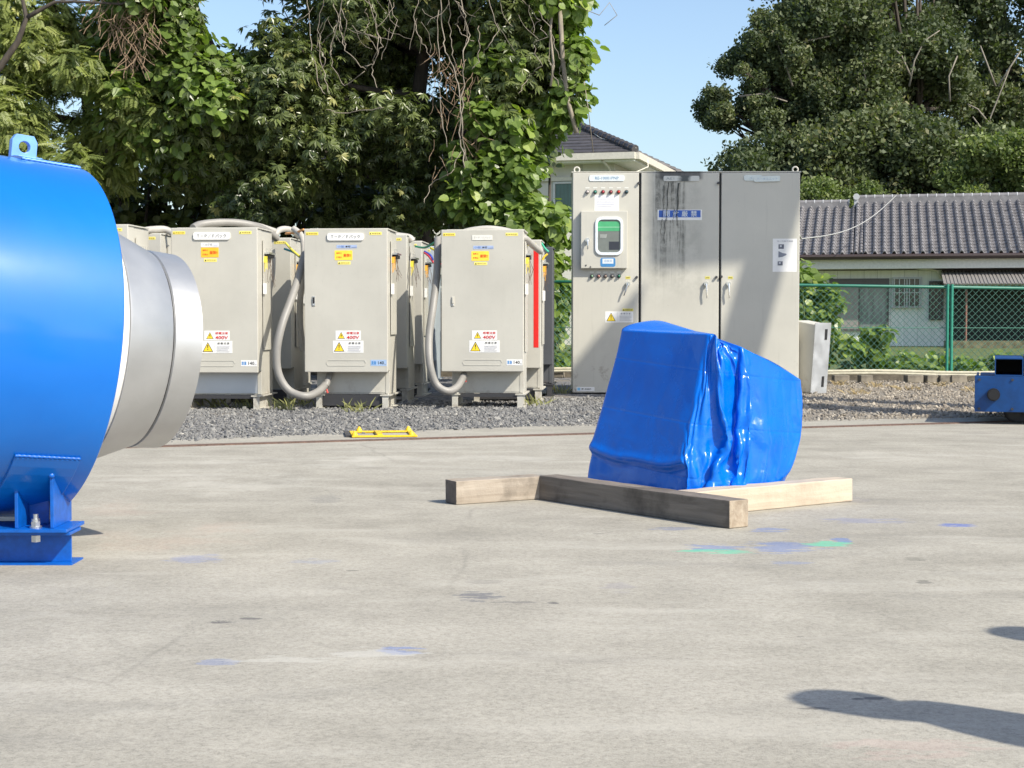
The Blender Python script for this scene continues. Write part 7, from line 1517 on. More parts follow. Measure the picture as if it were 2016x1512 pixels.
-33,-19,-5,29,-2,-4,23,-4,16,-30,-3,-8,-14,0,-9,-3,12,4,-1,-3,-9,13,7,-1,-7,-17,-6,30,6,-6,-32,-14,8,18,0,-8,-2,-4,1,-17,2,-7,0,31,-6,-1,18,5,-27,-43,
-3,25,-1,0,17,18,3,-10,1,-11,-8,-6,5,-5,13,-2,13,-15,8,-9,2,12,3,3,-1,3,1,-2,5,0,5,-12,-8,7,3,1,1,4,4,-4,-4,-5,-5,3,3,3,1,-2,1,-4,-2,-8,6,9,2,1,-1,7,
-3,-15,10,0,15,-12,7,0,3,-12,-12,-3,11,6,3,-13,7,-1,2,-9,3,3,6,0,0,-4,5,-3,9,-15,6,-13,9,-10,13,-13,9,-6,10,-3,-1,1,-2,8,-2,7,-8,-3,-3,9,3,5,-5,-7,6,
-1,2,-18,-7,-1,6,3,-12,0,4,13,-3,-6,-10,1,4,0,-3,-1,-1,-13,-8,9,-22,-10,-60,6,-11,15,0,11,-2,4,-6,-2,-7,6,1,4,-4,-11,-2,6,6,2,-2,5,-3,2,-5,4,-4,6,4,9,
-11,-4,-15,5,5,9,-3,-12,-4,11,7,8,-9,0,-1,12,0,-6,-18,1,-7,8,2,3,-11,-5,1,2,1,2,6,1,-4,-5,-4,5,-3,0,1,3,0,2,-1,3,-3,4,-1,-4,-10,-1,9,9,-8,-10,4,7,12,
-5,1,-8,8,-6,8,1,-2,-30,10,18,22,-2,-6,10,1,2,-8,4,-4,-7,-4,7,6,13,-12,-11,-8,0,31,9,2,-24,-5,-3,-5,-4,-13,25,-11,12,16,1,-1,7,13,-10,6,-24,43,1,5,-7,
-20,9,8,-37,6,17,6,-8,11,6,5,-46,-2,-1,-6,11,-6,3,-6,-2,0,12,-1,-2,-13,8,-3,1,-6,1,-18,8,13,-2,-11,14,-3,-6,-10,-6,-5,-9,1,-2,13,5,-8,10,21,-7,8,3,8,
-17,-15,0,-18,6,11,-3,19,-11,4,-1,13,3,-7,0,-8,2,-8,-6,-2,9,8,1,1,-4,-12,1,6,11,0,-7,-1,0,2,-7,3,0,2,7,-5,-6,-2,10,4,0,5,7,4,-5,-16,6,-9,13,-11,14,2,
-6,-6,-12,14,-1,2,-7,0,1,1,4,-5,8,5,6,-11,-11,-2,-2,-8,-2,-2,7,4,-1,-1,5,3,-1,9,4,10,-16,1,-4,0,-3,-5,11,-2,0,2,4,-1,1,-4,11,-3,-16,2,2,0,1,-2,-6,-7,
-2,2,0,4,6,-12,-10,-7,8,0,3,-3,-5,-6,1,10,16,-2,-1,3,-24,-10,-47,6,7,-8,3,-10,5,-2,0,-7,-1,0,10,8,-1,0,-4,2,-7,0,7,8,-5,-17,2,4,12,-16,1,-2,6,-9,6,1,
12,-9,6,4,8,-6,-10,-7,-4,0,-1,-7,0,6,11,2,-6,-1,4,-4,-1,-1,2,-4,-1,-1,6,0,2,-4,0,4,7,0,-5,-7,1,0,1,-3,0,-6,-3,11,3,6,-8,-2,-7,-4,3,3,-6,0,13,22,7,-8,
-17,-9,-1,4,19,-3,4,-4,1,1,10,9,2,-10,-6,-9,15,3,2,-8,3,-1,-3,-12,13,-4,-11,-10,17,14,-20,-8,-25,31,8,-6,-6,-10,14,42,-23,1,-10,18,-13,-14,-11,10,12,
13,12,-40,7,33,-9,-4,2,5,-17,-12,1,19,-24,11,-8,13,8,2,18,4,-10,-28,-18,6,2,2,-7,20,1,-4,11,-23,1,4,0,-13,-9,-12,7,-14,-7,1,5,-11,-4,28,44,-11,-9,16,3,
-12,-13,3,-12,2,-11,-8,23,19,6,-6,-10,-12,-4,6,6,8,1,5,-1,10,-11,-11,-5,6,-4,13,-5,-6,1,-1,8,-1,1,-2,2,5,1,-7,2,4,-6,3,0,18,-12,-14,-3,8,9,-13,-4,-4,8,
-9,-4,4,17,2,-3,-2,-6,1,-2,7,-5,-11,1,-5,1,-5,-1,6,11,9,0,4,8,-1,-1,-9,3,-7,-1,0,-1,-7,-1,6,0,-7,4,0,8,-4,7,0,-3,-9,3,7,4,9,1,-11,6,4,3,-13,-12,-9,-3,
2,3,-4,-1,-13,0,0,8,4,-4,3,-3,4,6,-4,-1,-5,5,-7,9,-29,-22,-46,6,-2,-7,-1,8,-2,6,7,11,0,-5,-10,3,3,1,4,-4,6,-2,-2,-10,-7,15,4,10,-2,8,-4,-9,-8,-1,-1,1,
-4,1,6,5,0,-8,0,4,1,2,-2,8,-5,-8,0,3,8,-10,-1,-1,4,3,2,3,1,-10,-8,-8,13,7,3,-8,-12,4,-1,8,-4,-1,-15,0,3,13,-8,-5,-6,5,4,-10,0,-2,17,-7,-9,15,-7,4,-20,
28,23,10,-1,-4,0,-7,-25,6,0,2,7,-2,17,5,-2,-5,-4,2,3,2,12,-20,4,-22,29,-11,11,-9,-3,-11,-23,12,-13,6,-15,-13,36,-1,1,-6,-6,26,41,-4,0,-4,-3,7,-32,18,
-14,-28,5,23,-16,-14,-8,14,17,20,-1,-10,-17,21,2,7,2,-15,-5,15,5,-18,-33,3,21,-2,5,8,32,-19,-10,-27,4,8,2,-2,-9,3,-9,-5,-24,-1,23,-12,2,10,6,-7,-7,22,
4,-14,-9,-10,-18,7,19,10,1,-11,-1,7,8,12,0,1,-23,-1,4,9,6,-5,-4,-5,10,5,-4,-6,-4,0,4,3,12,6,-3,-4,6,3,-3,-11,3,5,9,-6,-11,-11,8,10,0,-4,-1,14,2,-3,0,5,
3,-8,-14,5,-2,4,-7,3,7,-5,2,-3,1,4,-2,1,-6,-2,-8,-7,-4,5,3,0,5,0,8,-2,1,-4,2,-1,1,4,5,4,-1,7,-5,-1,-9,-4,7,-2,5,-7,-9,9,8,5,5,-7,-13,-3,1,10,-7,1,-16,
-2,-4,6,3,-4,2,-13,2,-3,5,-9,-3,0,8,15,17,-11,4,-44,-22,-51,9,-5,2,6,-8,-1,1,8,-2,3,2,1,8,11,1,2,9,7,-6,-2,-5,14,-10,0,-6,5,-7,-15,-8,12,13,13,-11,4,4,
2,-6,-9,3,1,-12,-2,-5,5,-4,-1,4,-7,8,-6,9,-1,6,6,-1,-3,-5,-5,2,4,6,-2,-14,-6,-8,11,2,7,-11,-2,-4,7,-1,5,5,-1,-3,2,-1,-9,-3,1,8,-1,-11,-18,-13,4,0,27,4,
11,-6,17,22,-4,0,7,15,6,-31,8,-12,3,-10,13,29,-6,-9,-7,3,8,-24,9,-10,22,-3,-12,1,-6,5,-21,8,-14,-5,-7,-10,19,5,6,11,-12,-5,-6,-11,25,43,3,7,-13,-20,
-20,17,21,-7,-78,21,38,6,-12,4,5,0,-24,18,-8,4,7,14,-5,14,-16,120,55,-26,-110,-68,29,11,-2,-17,-10,-4,-1,3,-7,5,0,11,-11,1,1,4,-9,7,-10,-28,-2,12,42,
-28,-8,-10,9,12,-5,8,-12,9,-13,13,-10,6,-1,-1,11,-1,15,0,11,-14,-7,5,8,0,-6,-7,-9,2,10,8,5,-8,1,-9,-2,8,-4,-3,-6,14,0,-3,4,0,-2,-3,4,-4,9,-1,6,-7,8,10,
-2,-6,-8,3,8,-7,-1,-11,7,-6,-1,-10,4,8,0,-14,2,10,12,-9,5,-2,-2,-10,2,5,1,-4,-10,3,-1,8,-2,-6,-1,6,4,-1,-5,-3,3,3,-2,4,-4,5,-2,10,-7,-3,1,-5,11,-6,-6,
-6,1,2,6,1,1,-9,-3,-5,-7,1,-6,8,-1,8,-2,-5,9,-2,3,4,12,-1,2,-16,-13,-46,6,0,0,-2,0,-4,-14,-9,6,0,-4,4,-10,4,-11,12,5,2,7,-7,8,5,15,-9,-4,-11,0,-6,12,3,
11,-15,0,-23,4,-6,2,-6,0,-1,1,12,7,-8,-6,7,10,9,-17,0,-13,9,-5,3,0,5,1,-1,1,-9,-4,-6,5,7,8,-6,-7,1,9,1,-1,1,-9,-7,-19,14,-1,3,7,15,10,11,-8,-4,4,18,18,
1,-19,-11,-8,-10,12,-2,15,-11,10,-3,4,-19,8,2,28,-18,20,-24,17,-10,9,21,-6,-5,-24,3,-9,-12,-1,4,33,-3,-4,-31,6,14,-19,2,-31,19,-17,-16,18,17,4,6,-2,10,
-1,-8,-55,-43,49,88,68,-64,-30,-25,10,17,-22,8,0,9,-11,0,10,8,2,12,-5,11,-14,-8,13,-13,6,-41,-4,0,43,20,-2,-8,9,-5,-15,-4,-15,1,4,10,13,7,-14,-19,11,
-1,22,-49,15,-8,5,-13,1,-4,4,-6,5,-2,3,2,5,12,8,9,-11,-10,5,-3,9,-11,-5,-2,11,11,3,9,-2,-3,3,-4,-12,-7,-9,-2,-1,1,8,2,0,6,7,-5,4,-8,15,2,10,-3,1,-11,
-3,-10,5,-7,3,-6,7,1,1,-3,-2,3,7,3,-1,1,-4,6,-2,3,-6,-2,-3,-1,-6,3,3,1,9,-6,-1,-14,-7,4,3,5,-2,10,10,2,-6,-6,-5,10,2,3,-3,0,0,3,-2,11,-15,0,10,2,-8,-3,
15,3,5,-3,-14,-19,-10,5,0,0,-1,7,3,-1,-7,-5,-4,0,0,-3,-13,-10,14,6,1,2,2,4,-43,7,2,-3,-1,-2,7,-3,-2,-10,-18,-8,3,-8,-9,5,-7,-13,-4,0,2,-2,3,10,5,-7,-7,
-2,13,-1,8,-5,3,-4,1,-2,4,6,2,-1,-5,1,-7,6,9,-3,-6,-14,-8,13,12,13,-12,-6,-11,-1,-4,5,4,-4,2,-4,10,0,7,-8,5,-2,10,-5,6,-2,-8,17,15,6,-2,10,4,13,1,-5,
-9,-4,-1,11,-1,-4,-11,3,11,8,-8,-4,-8,-6,13,4,13,-12,-1,-20,13,-23,-4,8,2,-2,-1,-3,25,-14,10,-10,3,-5,-8,5,-18,12,-9,4,-1,-9,11,-47,18,-15,10,-1,-11,
17,-14,-8,12,6,-3,-22,1,78,68,-50,-61,-52,53,-15,28,-3,15,-29,-6,15,2,7,-13,13,3,21,5,-14,8,-16,3,-14,14,-3,117,55,-17,-84,-34,3,-40,-11,5,-1,-7,1,-2,
7,-17,16,15,-4,-3,-29,15,-6,1,-8,-13,-9,3,17,-4,8,11,-16,11,-1,3,-8,-16,11,1,8,11,-1,-7,-9,8,17,11,-7,-7,-7,1,-5,-4,6,4,9,0,-1,-3,12,-4,-3,2,0,5,-5,7,
-1,3,-14,1,-12,6,-6,9,7,9,-1,0,-15,-2,-4,7,10,-7,2,-3,8,-3,3,0,-4,-15,-8,5,7,-1,-4,4,3,-5,-4,0,-1,1,3,17,2,3,-4,-4,-4,0,-5,-3,-3,-5,8,-4,5,1,1,-3,-6,8,
1,-3,7,-1,6,3,1,4,-11,-9,-6,-3,3,9,7,-7,-10,-9,2,-9,-3,1,5,-1,-5,5,4,4,3,6,3,-8,-15,17,31,7,-40,2,12,-3,-3,6,-2,-7,-24,5,-11,0,-1,-7,1,-1,-9,-15,-7,
-15,2,3,-1,-10,1,-4,8,7,4,-11,-8,0,19,5,12,-6,-8,7,6,7,18,7,-4,-7,-1,3,1,4,6,-3,-3,1,0,-4,0,-3,6,-11,-7,-1,10,17,-6,-6,-14,4,2,7,1,-1,7,10,-6,5,-10,12,
27,16,-16,-11,-2,9,8,10,2,1,-10,-2,8,4,-4,-17,-4,5,-1,-8,-1,-21,-16,9,-14,7,-10,4,-10,4,3,-1,4,-15,-2,-4,-18,-5,2,9,1,-2,8,-6,6,-10,38,-5,-2,-37,3,23,
-12,0,-25,7,-2,6,6,-9,-13,7,8,22,14,-5,-17,-23,0,-11,37,-3,-1,-24,9,20,7,-11,-18,2,-1,25,-3,6,5,6,14,-4,10,-6,-109,-97,7,114,84,-7,0,20,-23,-16,-11,5,
8,-9,-5,5,12,-2,11,7,-7,-17,-7,-6,-5,-29,22,4,3,-3,17,-8,0,-16,22,9,9,-12,-13,-1,-2,12,-2,10,3,-8,-4,9,3,4,2,0,-3,-12,1,-8,6,-3,8,-2,1,1,-4,1,-3,4,5,2,
0,-1,0,9,-5,-1,-2,-5,-4,0,1,10,-2,-2,-10,-3,6,1,0,-3,-1,0,5,-2,10,2,12,-2,-2,-12,-3,-9,13,1,7,-3,-4,5,-10,5,-1,5,-2,2,-5,-4,-2,4,-2,-6,10,-4,2,-2,5,3,
-10,-10,2,8,2,9,-2,-4,-6,6,-5,4,-1,1,-11,-5,-8,9,2,-1,-5,-2,0,-4,-1,5,-4,-7,1,5,8,6,2,0,4,29,16,-52,-8,-21,11,13,8,-7,10,26,-3,0,-11,6,-16,-13,1,-19,
-1,5,-4,2,-1,1,-8,-5,-3,-10,7,11,19,-16,0,-12,2,-5,5,12,7,7,-9,-1,-1,7,-2,-1,10,8,0,-14,7,-5,-4,-14,8,8,11,-9,1,-4,6,1,-8,-2,2,8,12,-7,5,-6,2,11,8,5,
21,13,-16,-12,-17,18,3,5,-16,-4,-5,1,-12,1,11,-6,-4,2,22,18,-12,-3,-10,3,0,-9,2,-26,-2,2,-2,-17,-7,-3,-12,2,-20,8,7,-6,-6,-5,14,-11,0,-29,26,-3,8,-7,0,
4,-5,-3,2,-5,-3,11,-8,5,-22,14,-8,-3,5,2,-15,-21,7,2,-17,11,29,47,-17,-31,0,11,-5,-14,20,22,11,-20,12,-10,1,-10,1,-8,37,-5,-5,106,100,-33,-113,-68,25,
-9,-24,13,-4,-12,-7,-8,8,-1,0,15,-4,5,-6,-10,1,1,14,-8,-1,-1,3,-16,-1,17,8,5,-6,-9,0,-10,12,8,-8,8,0,6,-9,3,2,-1,-3,0,6,-3,0,2,19,-6,-12,-2,1,6,3,13,
-3,1,-9,1,-7,-4,-4,9,7,0,2,-9,3,-6,-2,7,-10,10,-6,19,0,7,-12,-2,-4,7,-4,-3,-1,3,6,-6,-1,-8,6,-9,7,-12,10,0,10,-3,-1,-4,-1,1,-4,4,2,-2,1,-2,4,1,3,3,-2,
-1,-6,-3,2,-1,2,1,4,2,-5,-12,3,4,-12,2,4,9,0,-4,-6,2,-6,6,-7,1,-1,-3,-3,-5,-2,-1,-3,3,0,3,-3,-3,6,21,15,1,-15,-18,-49,0,6,-10,8,-2,10,10,7,7,23,20,-17,
26,11,9,-1,1,-2,-9,-17,1,-7,-1,-4,-2,4,-4,-5,6,10,-5,-12,3,22,12,-9,-13,-9,8,-6,2,-2,2,-7,-5,-2,3,7,-6,8,0,14,-4,-4,-12,3,3,17,-1,-4,9,0,5,6,0,-2,-1,8,
-7,-7,-4,12,-23,-13,5,-18,1,-20,-7,-12,8,0,-3,1,3,1,-1,8,-5,-4,-9,7,9,4,-4,-2,-1,0,-8,14,-6,0,-14,3,-1,0,4,6,-2,-8,-12,-13,5,6,9,-28,7,-6,13,-20,-15,
17,-5,7,1,-1,0,-24,4,-3,24,-10,12,-16,8,-2,-7,-3,-42,-4,27,23,-21,-3,-5,45,-3,-27,20,8,17,5,-10,53,-15,-8,-26,-5,0,3,16,4,2,-11,-7,23,11,20,-1,-7,-36,
-25,17,9,-6,-20,17,8,-9,-3,-7,-3,-14,9,6,1,2,5,-1,-4,-16,5,9,-1,3,8,-10,3,-9,5,5,-1,11,5,6,3,2,-7,-7,8,-3,3,-1,7,-5,11,-10,-1,-9,6,15,3,2,-7,2,-15,-2,
5,14,3,-6,-7,-2,1,5,2,-2,7,7,-1,-15,-7,9,0,5,-2,-1,-6,4,5,5,-6,5,1,-1,-14,-7,10,-1,2,-11,10,0,7,-11,3,-6,10,-2,1,-2,1,-2,3,-6,2,-1,5,0,-3,6,-3,6,-9,-6,
-3,5,0,-4,11,-4,5,-8,-7,1,4,9,15,1,-16,-5,0,2,-5,-4,-5,-7,-12,0,-2,6,5,2,-5,-2,-2,0,6,-7,-5,-10,38,30,22,-13,-20,-58,2,7,7,-3,0,-9,5,-7,-4,1,6,14,7,5,
-13,24,14,-4,25,10,1,1,5,5,7,-5,-2,-12,-10,4,-2,8,-8,-25,-21,13,-7,-1,-7,-11,-11,5,1,11,-8,6,-7,12,-1,2,-3,2,-6,2,2,3,3,9,15,-6,-9,6,-2,4,-10,4,-7,2,6,
1,-15,-11,-10,5,3,8,-6,4,-7,7,-2,0,0,-2,-2,3,0,2,3,6,1,-20,1,-5,13,-14,16,1,4,1,2,-4,-14,2,-1,-7,-9,-3,-3,4,7,5,0,-8,4,-17,-7,15,-12,9,-20,25,-14,-9,
18,-10,-3,-5,3,8,-16,-2,0,-11,7,-23,-14,10,-25,-23,32,54,7,-29,-13,44,-6,13,6,6,42,-16,-16,-20,-21,17,-16,-1,9,-4,11,-14,-27,9,18,-7,13,-25,29,-4,19,
-3,39,-19,-28,7,-4,22,-43,3,2,-9,6,13,4,-12,1,11,-4,-16,6,15,29,-11,-4,-7,-10,12,-20,-3,1,-6,0,3,5,4,7,16,9,9,-7,3,8,-11,-8,-4,14,6,-5,-2,-1,6,-3,-5,
-1,1,7,-3,-5,-7,13,2,13,-3,-5,-9,-2,8,-12,4,3,7,-2,-27,12,1,11,8,0,7,-16,2,-9,4,-4,7,4,1,5,4,6,-14,4,1,14,-12,-2,-12,-5,4,14,3,-7,-5,9,-6,-2,-1,-1,6,
-2,-7,-6,6,7,1,-2,-4,0,0,-9,-2,2,-1,11,-2,-12,2,-8,0,-12,0,-3,3,1,-4,-4,4,5,5,-2,2,1,-12,-3,-5,8,3,6,2,2,5,-4,0,-13,-16,-55,2,1,-2,9,5,-4,-7,-9,5,4,-4,
-5,0,-1,2,-2,3,0,-1,10,-10,-10,-10,3,16,9,-5,-2,-9,8,-10,0,4,14,1,-11,-9,3,8,15,3,-7,-7,1,14,-3,1,-6,2,-3,6,-6,10,4,12,-9,-4,-11,6,-3,11,-11,4,-4,4,0,
6,-6,-2,-11,12,8,11,-11,-9,-11,4,2,4,-1,7,-3,5,-3,14,-9,-8,-3,9,1,-2,-3,-5,5,-5,3,-11,10,-7,-7,-1,-3,19,-2,0,-7,-1,-4,-19,7,-1,11,11,-15,-5,-28,10,1,
-10,-1,-1,2,-1,-13,18,-3,1,18,-5,8,-54,6,-15,-6,-11,36,23,-9,-43,-36,33,33,70,-32,-44,-16,22,29,-8,-14,36,-4,10,-1,-13,13,-13,-21,20,-23,-2,2,-23,11,
-9,-11,-12,6,-2,29,-3,34,-45,-1,30,41,-24,-19,22,2,16,16,-11,-22,-25,12,-18,8,2,12,2,-14,4,-7,30,-6,7,-10,22,-13,2,-13,7,2,-2,8,11,-8,-2,1,7,3,1,1,-3,
5,6,3,13,0,-3,-2,-4,-1,1,2,4,5,-4,6,-1,-9,-13,-7,9,6,-2,0,-3,8,4,-2,-3,9,0,-9,-18,4,4,1,6,8,8,-8,8,-5,8,-9,-12,-2,-1,4,-7,8,-9,4,-6,16,6,2,-1,-4,-11,3,
-4,2,0,0,0,4,2,-5,-1,2,-2,1,-2,-3,-7,4,-11,8,2,9,6,0,-20,2,13,2,-2,-10,1,-4,-3,-4,-4,-4,-1,-6,-5,-10,-4,-1,16,-2,-8,-12,9,10,12,3,0,15,-21,-17,-54,14,
-5,-3,-3,8,3,-7,4,-8,7,-4,-6,0,-5,10,3,-9,-11,0,5,13,8,3,-9,-12,-4,7,8,7,-19,11,-3,8,-17,9,7,15,-3,3,-9,6,5,0,-2,2,1,-4,-5,-3,5,3,6,-5,-2,-7,10,5,10,
-11,-2,-9,1,-2,1,7,1,1,-8,5,-2,5,-11,1,0,11,4,-6,6,-2,-3,-16,3,-3,0,-3,8,0,2,-5,-9,-3,9,-3,5,2,3,-13,-9,-2,0,9,11,-25,-10,-10,0,-3,-8,30,-1,-10,-4,40,
7,-18,-13,0,10,-29,4,19,-20,-9,-12,43,-8,-7,-37,-7,-3,7,-1,23,-7,4,-22,-7,13,34,40,-43,-47,55,18,43,-88,19,17,9,-3,-19,11,21,21,-32,2,-14,-8,5,-27,-22,
9,-27,33,8,-12,-6,-4,16,0,-11,33,23,-7,29,-62,6,-31,18,-7,-30,-7,3,-4,37,8,16,-20,-8,13,3,8,-17,59,-6,18,-25,-6,-9,13,-1,26,-21,14,-26,4,17,-3,21,3,2,
4,-4,10,-4,-5,-2,-2,0,-5,-5,4,1,-1,-6,0,-1,9,-7,6,3,8,-5,-7,-15,4,10,8,-5,-6,4,-1,4,3,-8,7,-3,12,-8,-10,5,-12,6,-3,12,-4,1,5,8,-7,0,-12,21,4,4,-18,3,
-4,-2,-14,16,5,7,2,-1,1,-9,7,-14,6,0,8,0,-6,-9,-6,4,-7,4,0,-2,-1,4,-6,9,8,2,-2,-14,-12,8,8,-6,-12,-9,6,-2,-4,-5,-1,-4,0,-6,4,-2,3,0,13,1,0,-3,-2,-5,8,
-7,-18,-62,-3,-1,1,-1,1,2,6,-3,7,-1,1,-4,-2,1,-8,1,6,11,6,-5,-23,-2,6,14,5,0,-6,3,-1,7,-11,1,0,10,-3,-5,-4,-4,5,-1,6,1,-3,-11,-1,-1,20,10,9,-15,-3,-9,
4,3,10,-3,-7,-9,-2,9,1,15,6,-2,-9,-12,5,1,0,4,-7,9,-10,10,-9,-1,-6,-3,3,4,4,0,0,8,0,-5,-5,2,7,-8,8,-8,4,-5,5,1,-11,-7,-9,0,-6,-12,45,12,4,-27,-4,-1,
-21,-19,11,-4,32,-19,7,8,-12,-8,-9,3,5,-12,3,3,-16,-3,-5,-5,-1,15,12,5,-48,-27,18,-41,-7,9,107,73,-64,-46,-21,31,9,1,12,32,-11,-9,-5,-5,4,-4,-10,28,-6,
-11,-17,-19,12,21,35,42,-26,-46,-46,24,-4,-39,11,-3,19,-10,17,-14,-3,36,4,-5,-26,-9,1,-26,14,-4,6,-12,-4,47,38,-20,-17,-7,9,19,9,15,-6,-6,25,-31,20,12,
-11,18,-13,7,14,-13,20,-15,-6,-9,-4,13,-6,-1,5,9,1,1,0,0,1,0,-7,-3,-6,4,-7,-2,-1,20,3,-5,-7,3,6,0,-1,-6,4,0,2,-9,6,-14,7,-12,10,7,-10,9,-12,7,1,-3,-10,
7,18,-1,-13,-13,4,9,3,12,-1,2,-3,-10,3,1,3,-14,10,-7,4,-5,6,-9,-7,9,0,5,-4,-1,0,3,-2,1,1,-8,5,-7,-4,13,11,-1,-16,-11,-9,-2,1,-2,-1,-1,-1,6,-7,8,-5,3,0,
-6,5,-4,8,-4,7,2,-2,2,-13,-19,-48,4,7,-1,5,-10,-4,-8,8,-3,11,10,-1,-12,-12,-1,11,3,-11,1,-2,15,0,3,-6,3,-1,-1,-9,-2,0,7,4,0,0,-2,5,-2,0,-3,-1,2,6,6,3,
-7,-2,-9,9,-6,10,3,3,-1,-11,-4,5,8,8,-4,-2,-2,-9,4,3,9,3,-9,-7,-6,2,7,-6,2,-13,8,-9,10,7,9,-7,2,2,9,-11,-1,-4,-5,-4,-8,5,-5,8,-6,18,-4,-5,-13,3,10,-1,
-5,-2,10,-1,-16,-14,1,17,0,-2,-4,-10,4,-9,12,17,-11,-11,13,-2,0,-33,0,-3,9,-4,31,15,-20,1,-31,4,-59,-16,29,11,-20,19,15,42,-30,23,-42,12,-13,44,-3,-23,
14,5,6,-8,8,58,-64,-5,-25,30,-5,-51,-11,32,-57,-59,13,80,66,-23,6,14,-8,-5,-4,-6,-11,-3,-4,47,-36,16,-29,9,12,13,-26,-1,27,46,-35,-1,-2,-3,13,43,-4,
-74,8,24,23,-15,5,19,-14,-12,-7,22,7,3,-6,5,-13,2,12,4,9,6,-10,-7,-6,4,4,-7,2,-6,12,2,0,-3,-9,-6,2,15,13,-8,2,-3,8,-12,-7,-4,-1,2,-7,1,-7,15,4,4,-2,-2,
1,3,-6,6,5,1,-6,6,-17,0,-14,11,8,11,7,-2,-7,-5,-7,-8,1,2,9,3,-4,-2,5,21,-11,0,-16,-1,2,2,2,-7,8,-5,5,1,0,0,-3,-17,12,2,4,-6,-8,-7,10,9,12,-11,-6,-10,1,
-1,-1,-10,-6,-3,7,1,-7,-10,-1,7,6,-4,6,4,5,5,-3,-4,-50,-8,-3,-5,3,-5,8,7,-2,-8,1,2,1,12,5,6,-12,-4,3,-2,10,-8,5,-16,-8,-4,7,2,0,8,-1,2,-10,8,-2,2,-2,
-2,4,-4,1,-2,9,-2,5,6,2,-3,-13,-4,-9,2,17,9,17,-10,-2,-8,-3,-5,-1,7,4,-9,-12,-9,13,12,13,1,-5,-2,0,-13,-2,-3,13,-1,1,-1,1,-11,10,3,12,-17,-1,-4,14,10,
4,-7,-6,-6,-8,2,-5,0,-4,1,-1,11,-3,-59,-20,23,47,7,-25,3,3,-9,10,-4,0,-12,4,15,0,8,-29,5,21,2,21,-12,-28,-5,-32,28,-80,-73,64,25,39,-42,118,56,-69,-85,
-64,76,35,19,-27,-15,20,-2,-26,24,28,3,-1,-18,28,-18,-8,-31,-2,86,11,-34,-71,14,32,19,95,127,-80,-93,-125,62,11,-2,8,-34,2,-11,-15,-34,23,46,0,-4,12,6,
-33,-7,25,22,-13,4,-16,26,-1,-3,-8,1,11,-20,-5,5,-2,8,8,5,-17,-6,-11,21,5,9,-7,9,-6,14,-12,6,2,10,-16,-9,22,6,7,-12,-1,-7,1,3,3,4,-6,-3,-6,2,-12,-6,0,
13,6,3,-2,1,-1,4,-6,-4,-3,6,12,-3,-5,-9,5,12,-15,2,7,19,5,0,-7,4,-12,3,-11,-7,12,3,9,-22,-1,-11,2,-5,6,15,-5,0,-10,17,2,2,-10,-7,5,1,4,-5,0,-15,9,3,9,
2,3,-11,1,-1,-7,-2,-3,-6,0,1,7,-5,-7,-2,0,10,7,1,-11,-5,-14,11,12,11,-13,-10,-5,9,5,-8,-9,-38,8,-2,1,5,4,-4,-12,1,0,13,-4,2,-6,1,-13,-5,9,11,0,-14,-7,
6,13,0,-5,-6,5,2,-10,2,-2,7,-7,-3,3,5,2,-6,9,8,7,-17,-4,1,11,-3,-8,2,14,11,-1,-10,-6,-2,3,6,0,-7,-4,7,-4,1,-3,11,3,2,-1,3,-4,1,-8,7,-2,5,1,4,-8,-9,-3,
17,3,-5,-11,-7,4,1,16,-19,-8,-9,8,10,-12,-4,-21,11,8,12,-5,15,-3,-3,49,-6,6,-26,-6,-4,-14,-14,13,-37,-11,-8,-1,44,-28,14,-17,18,-10,14,-7,3,-47,13,-5,
4,7,62,64,-55,-3,-39,35,-75,-16,22,36,-1,-14,-9,53,-29,-15,-4,37,-25,19,-9,33,-23,6,-20,-8,60,44,-46,-55,24,39,-42,112,127,-13,-281,-268,114,116,141,
-61,16,-11,-8,-8,21,12,-34,-18,-20,49,-13,-19,8,34,-11,-9,1,0,-10,20,24,2,-20,13,11,-18,12,-9,-7,-25,-3,14,19,15,-19,5,-9,-5,12,-1,19,-11,-9,-11,8,-2,
15,7,-4,6,-13,8,2,7,-4,1,2,1,-1,-9,3,-12,2,-6,12,3,5,-8,2,-5,10,-2,5,-8,-1,5,0,5,-6,0,6,-11,-6,-9,6,4,-1,-5,7,0,12,-1,-9,5,-3,10,-5,-2,1,8,-2,-1,-17,6,
0,1,-3,-8,4,-2,1,2,3,2,-2,6,0,-3,2,-5,2,-3,-4,3,-4,1,10,4,5,-8,3,-9,4,-3,-1,-4,-6,1,7,-10,-5,-11,2,2,4,8,-7,7,5,18,-5,10,1,2,-8,-41,-3,-6,3,-18,6,5,26,
0,-9,-16,-3,3,5,10,2,3,-8,-12,5,-4,13,-8,3,6,-4,3,-8,9,3,-1,-11,-1,5,7,-9,-5,-2,15,3,2,-2,8,-1,-15,-5,10,15,-6,-12,3,4,11,6,-3,-12,-14,3,1,9,1,-2,-8,8,
3,12,-20,6,-5,9,-11,-5,-2,0,-10,1,-8,15,-5,10,-14,13,-1,5,-7,9,7,-7,-8,-19,13,-12,3,11,-1,9,-16,4,-20,19,15,16,-1,-50,19,-12,28,-45,17,6,39,-15,57,-58,
20,-11,-17,44,-10,14,-31,-21,-36,-3,-6,53,-14,-20,-24,3,13,18,-27,24,22,-12,-31,-47,37,2,96,-33,-14,-7,39,22,-10,-38,14,3,2,2,-12,-2,14,-16,18,33,43,
-17,-51,-30,53,-186,-114,-57,153,151,-31,17,-42,30,12,15,10,-13,-7,-3,33,-7,-29,-7,31,-31,-7,24,25,-32,-14,10,-11,-38,7,20,-13,-1,43,37,-14,-32,15,47,
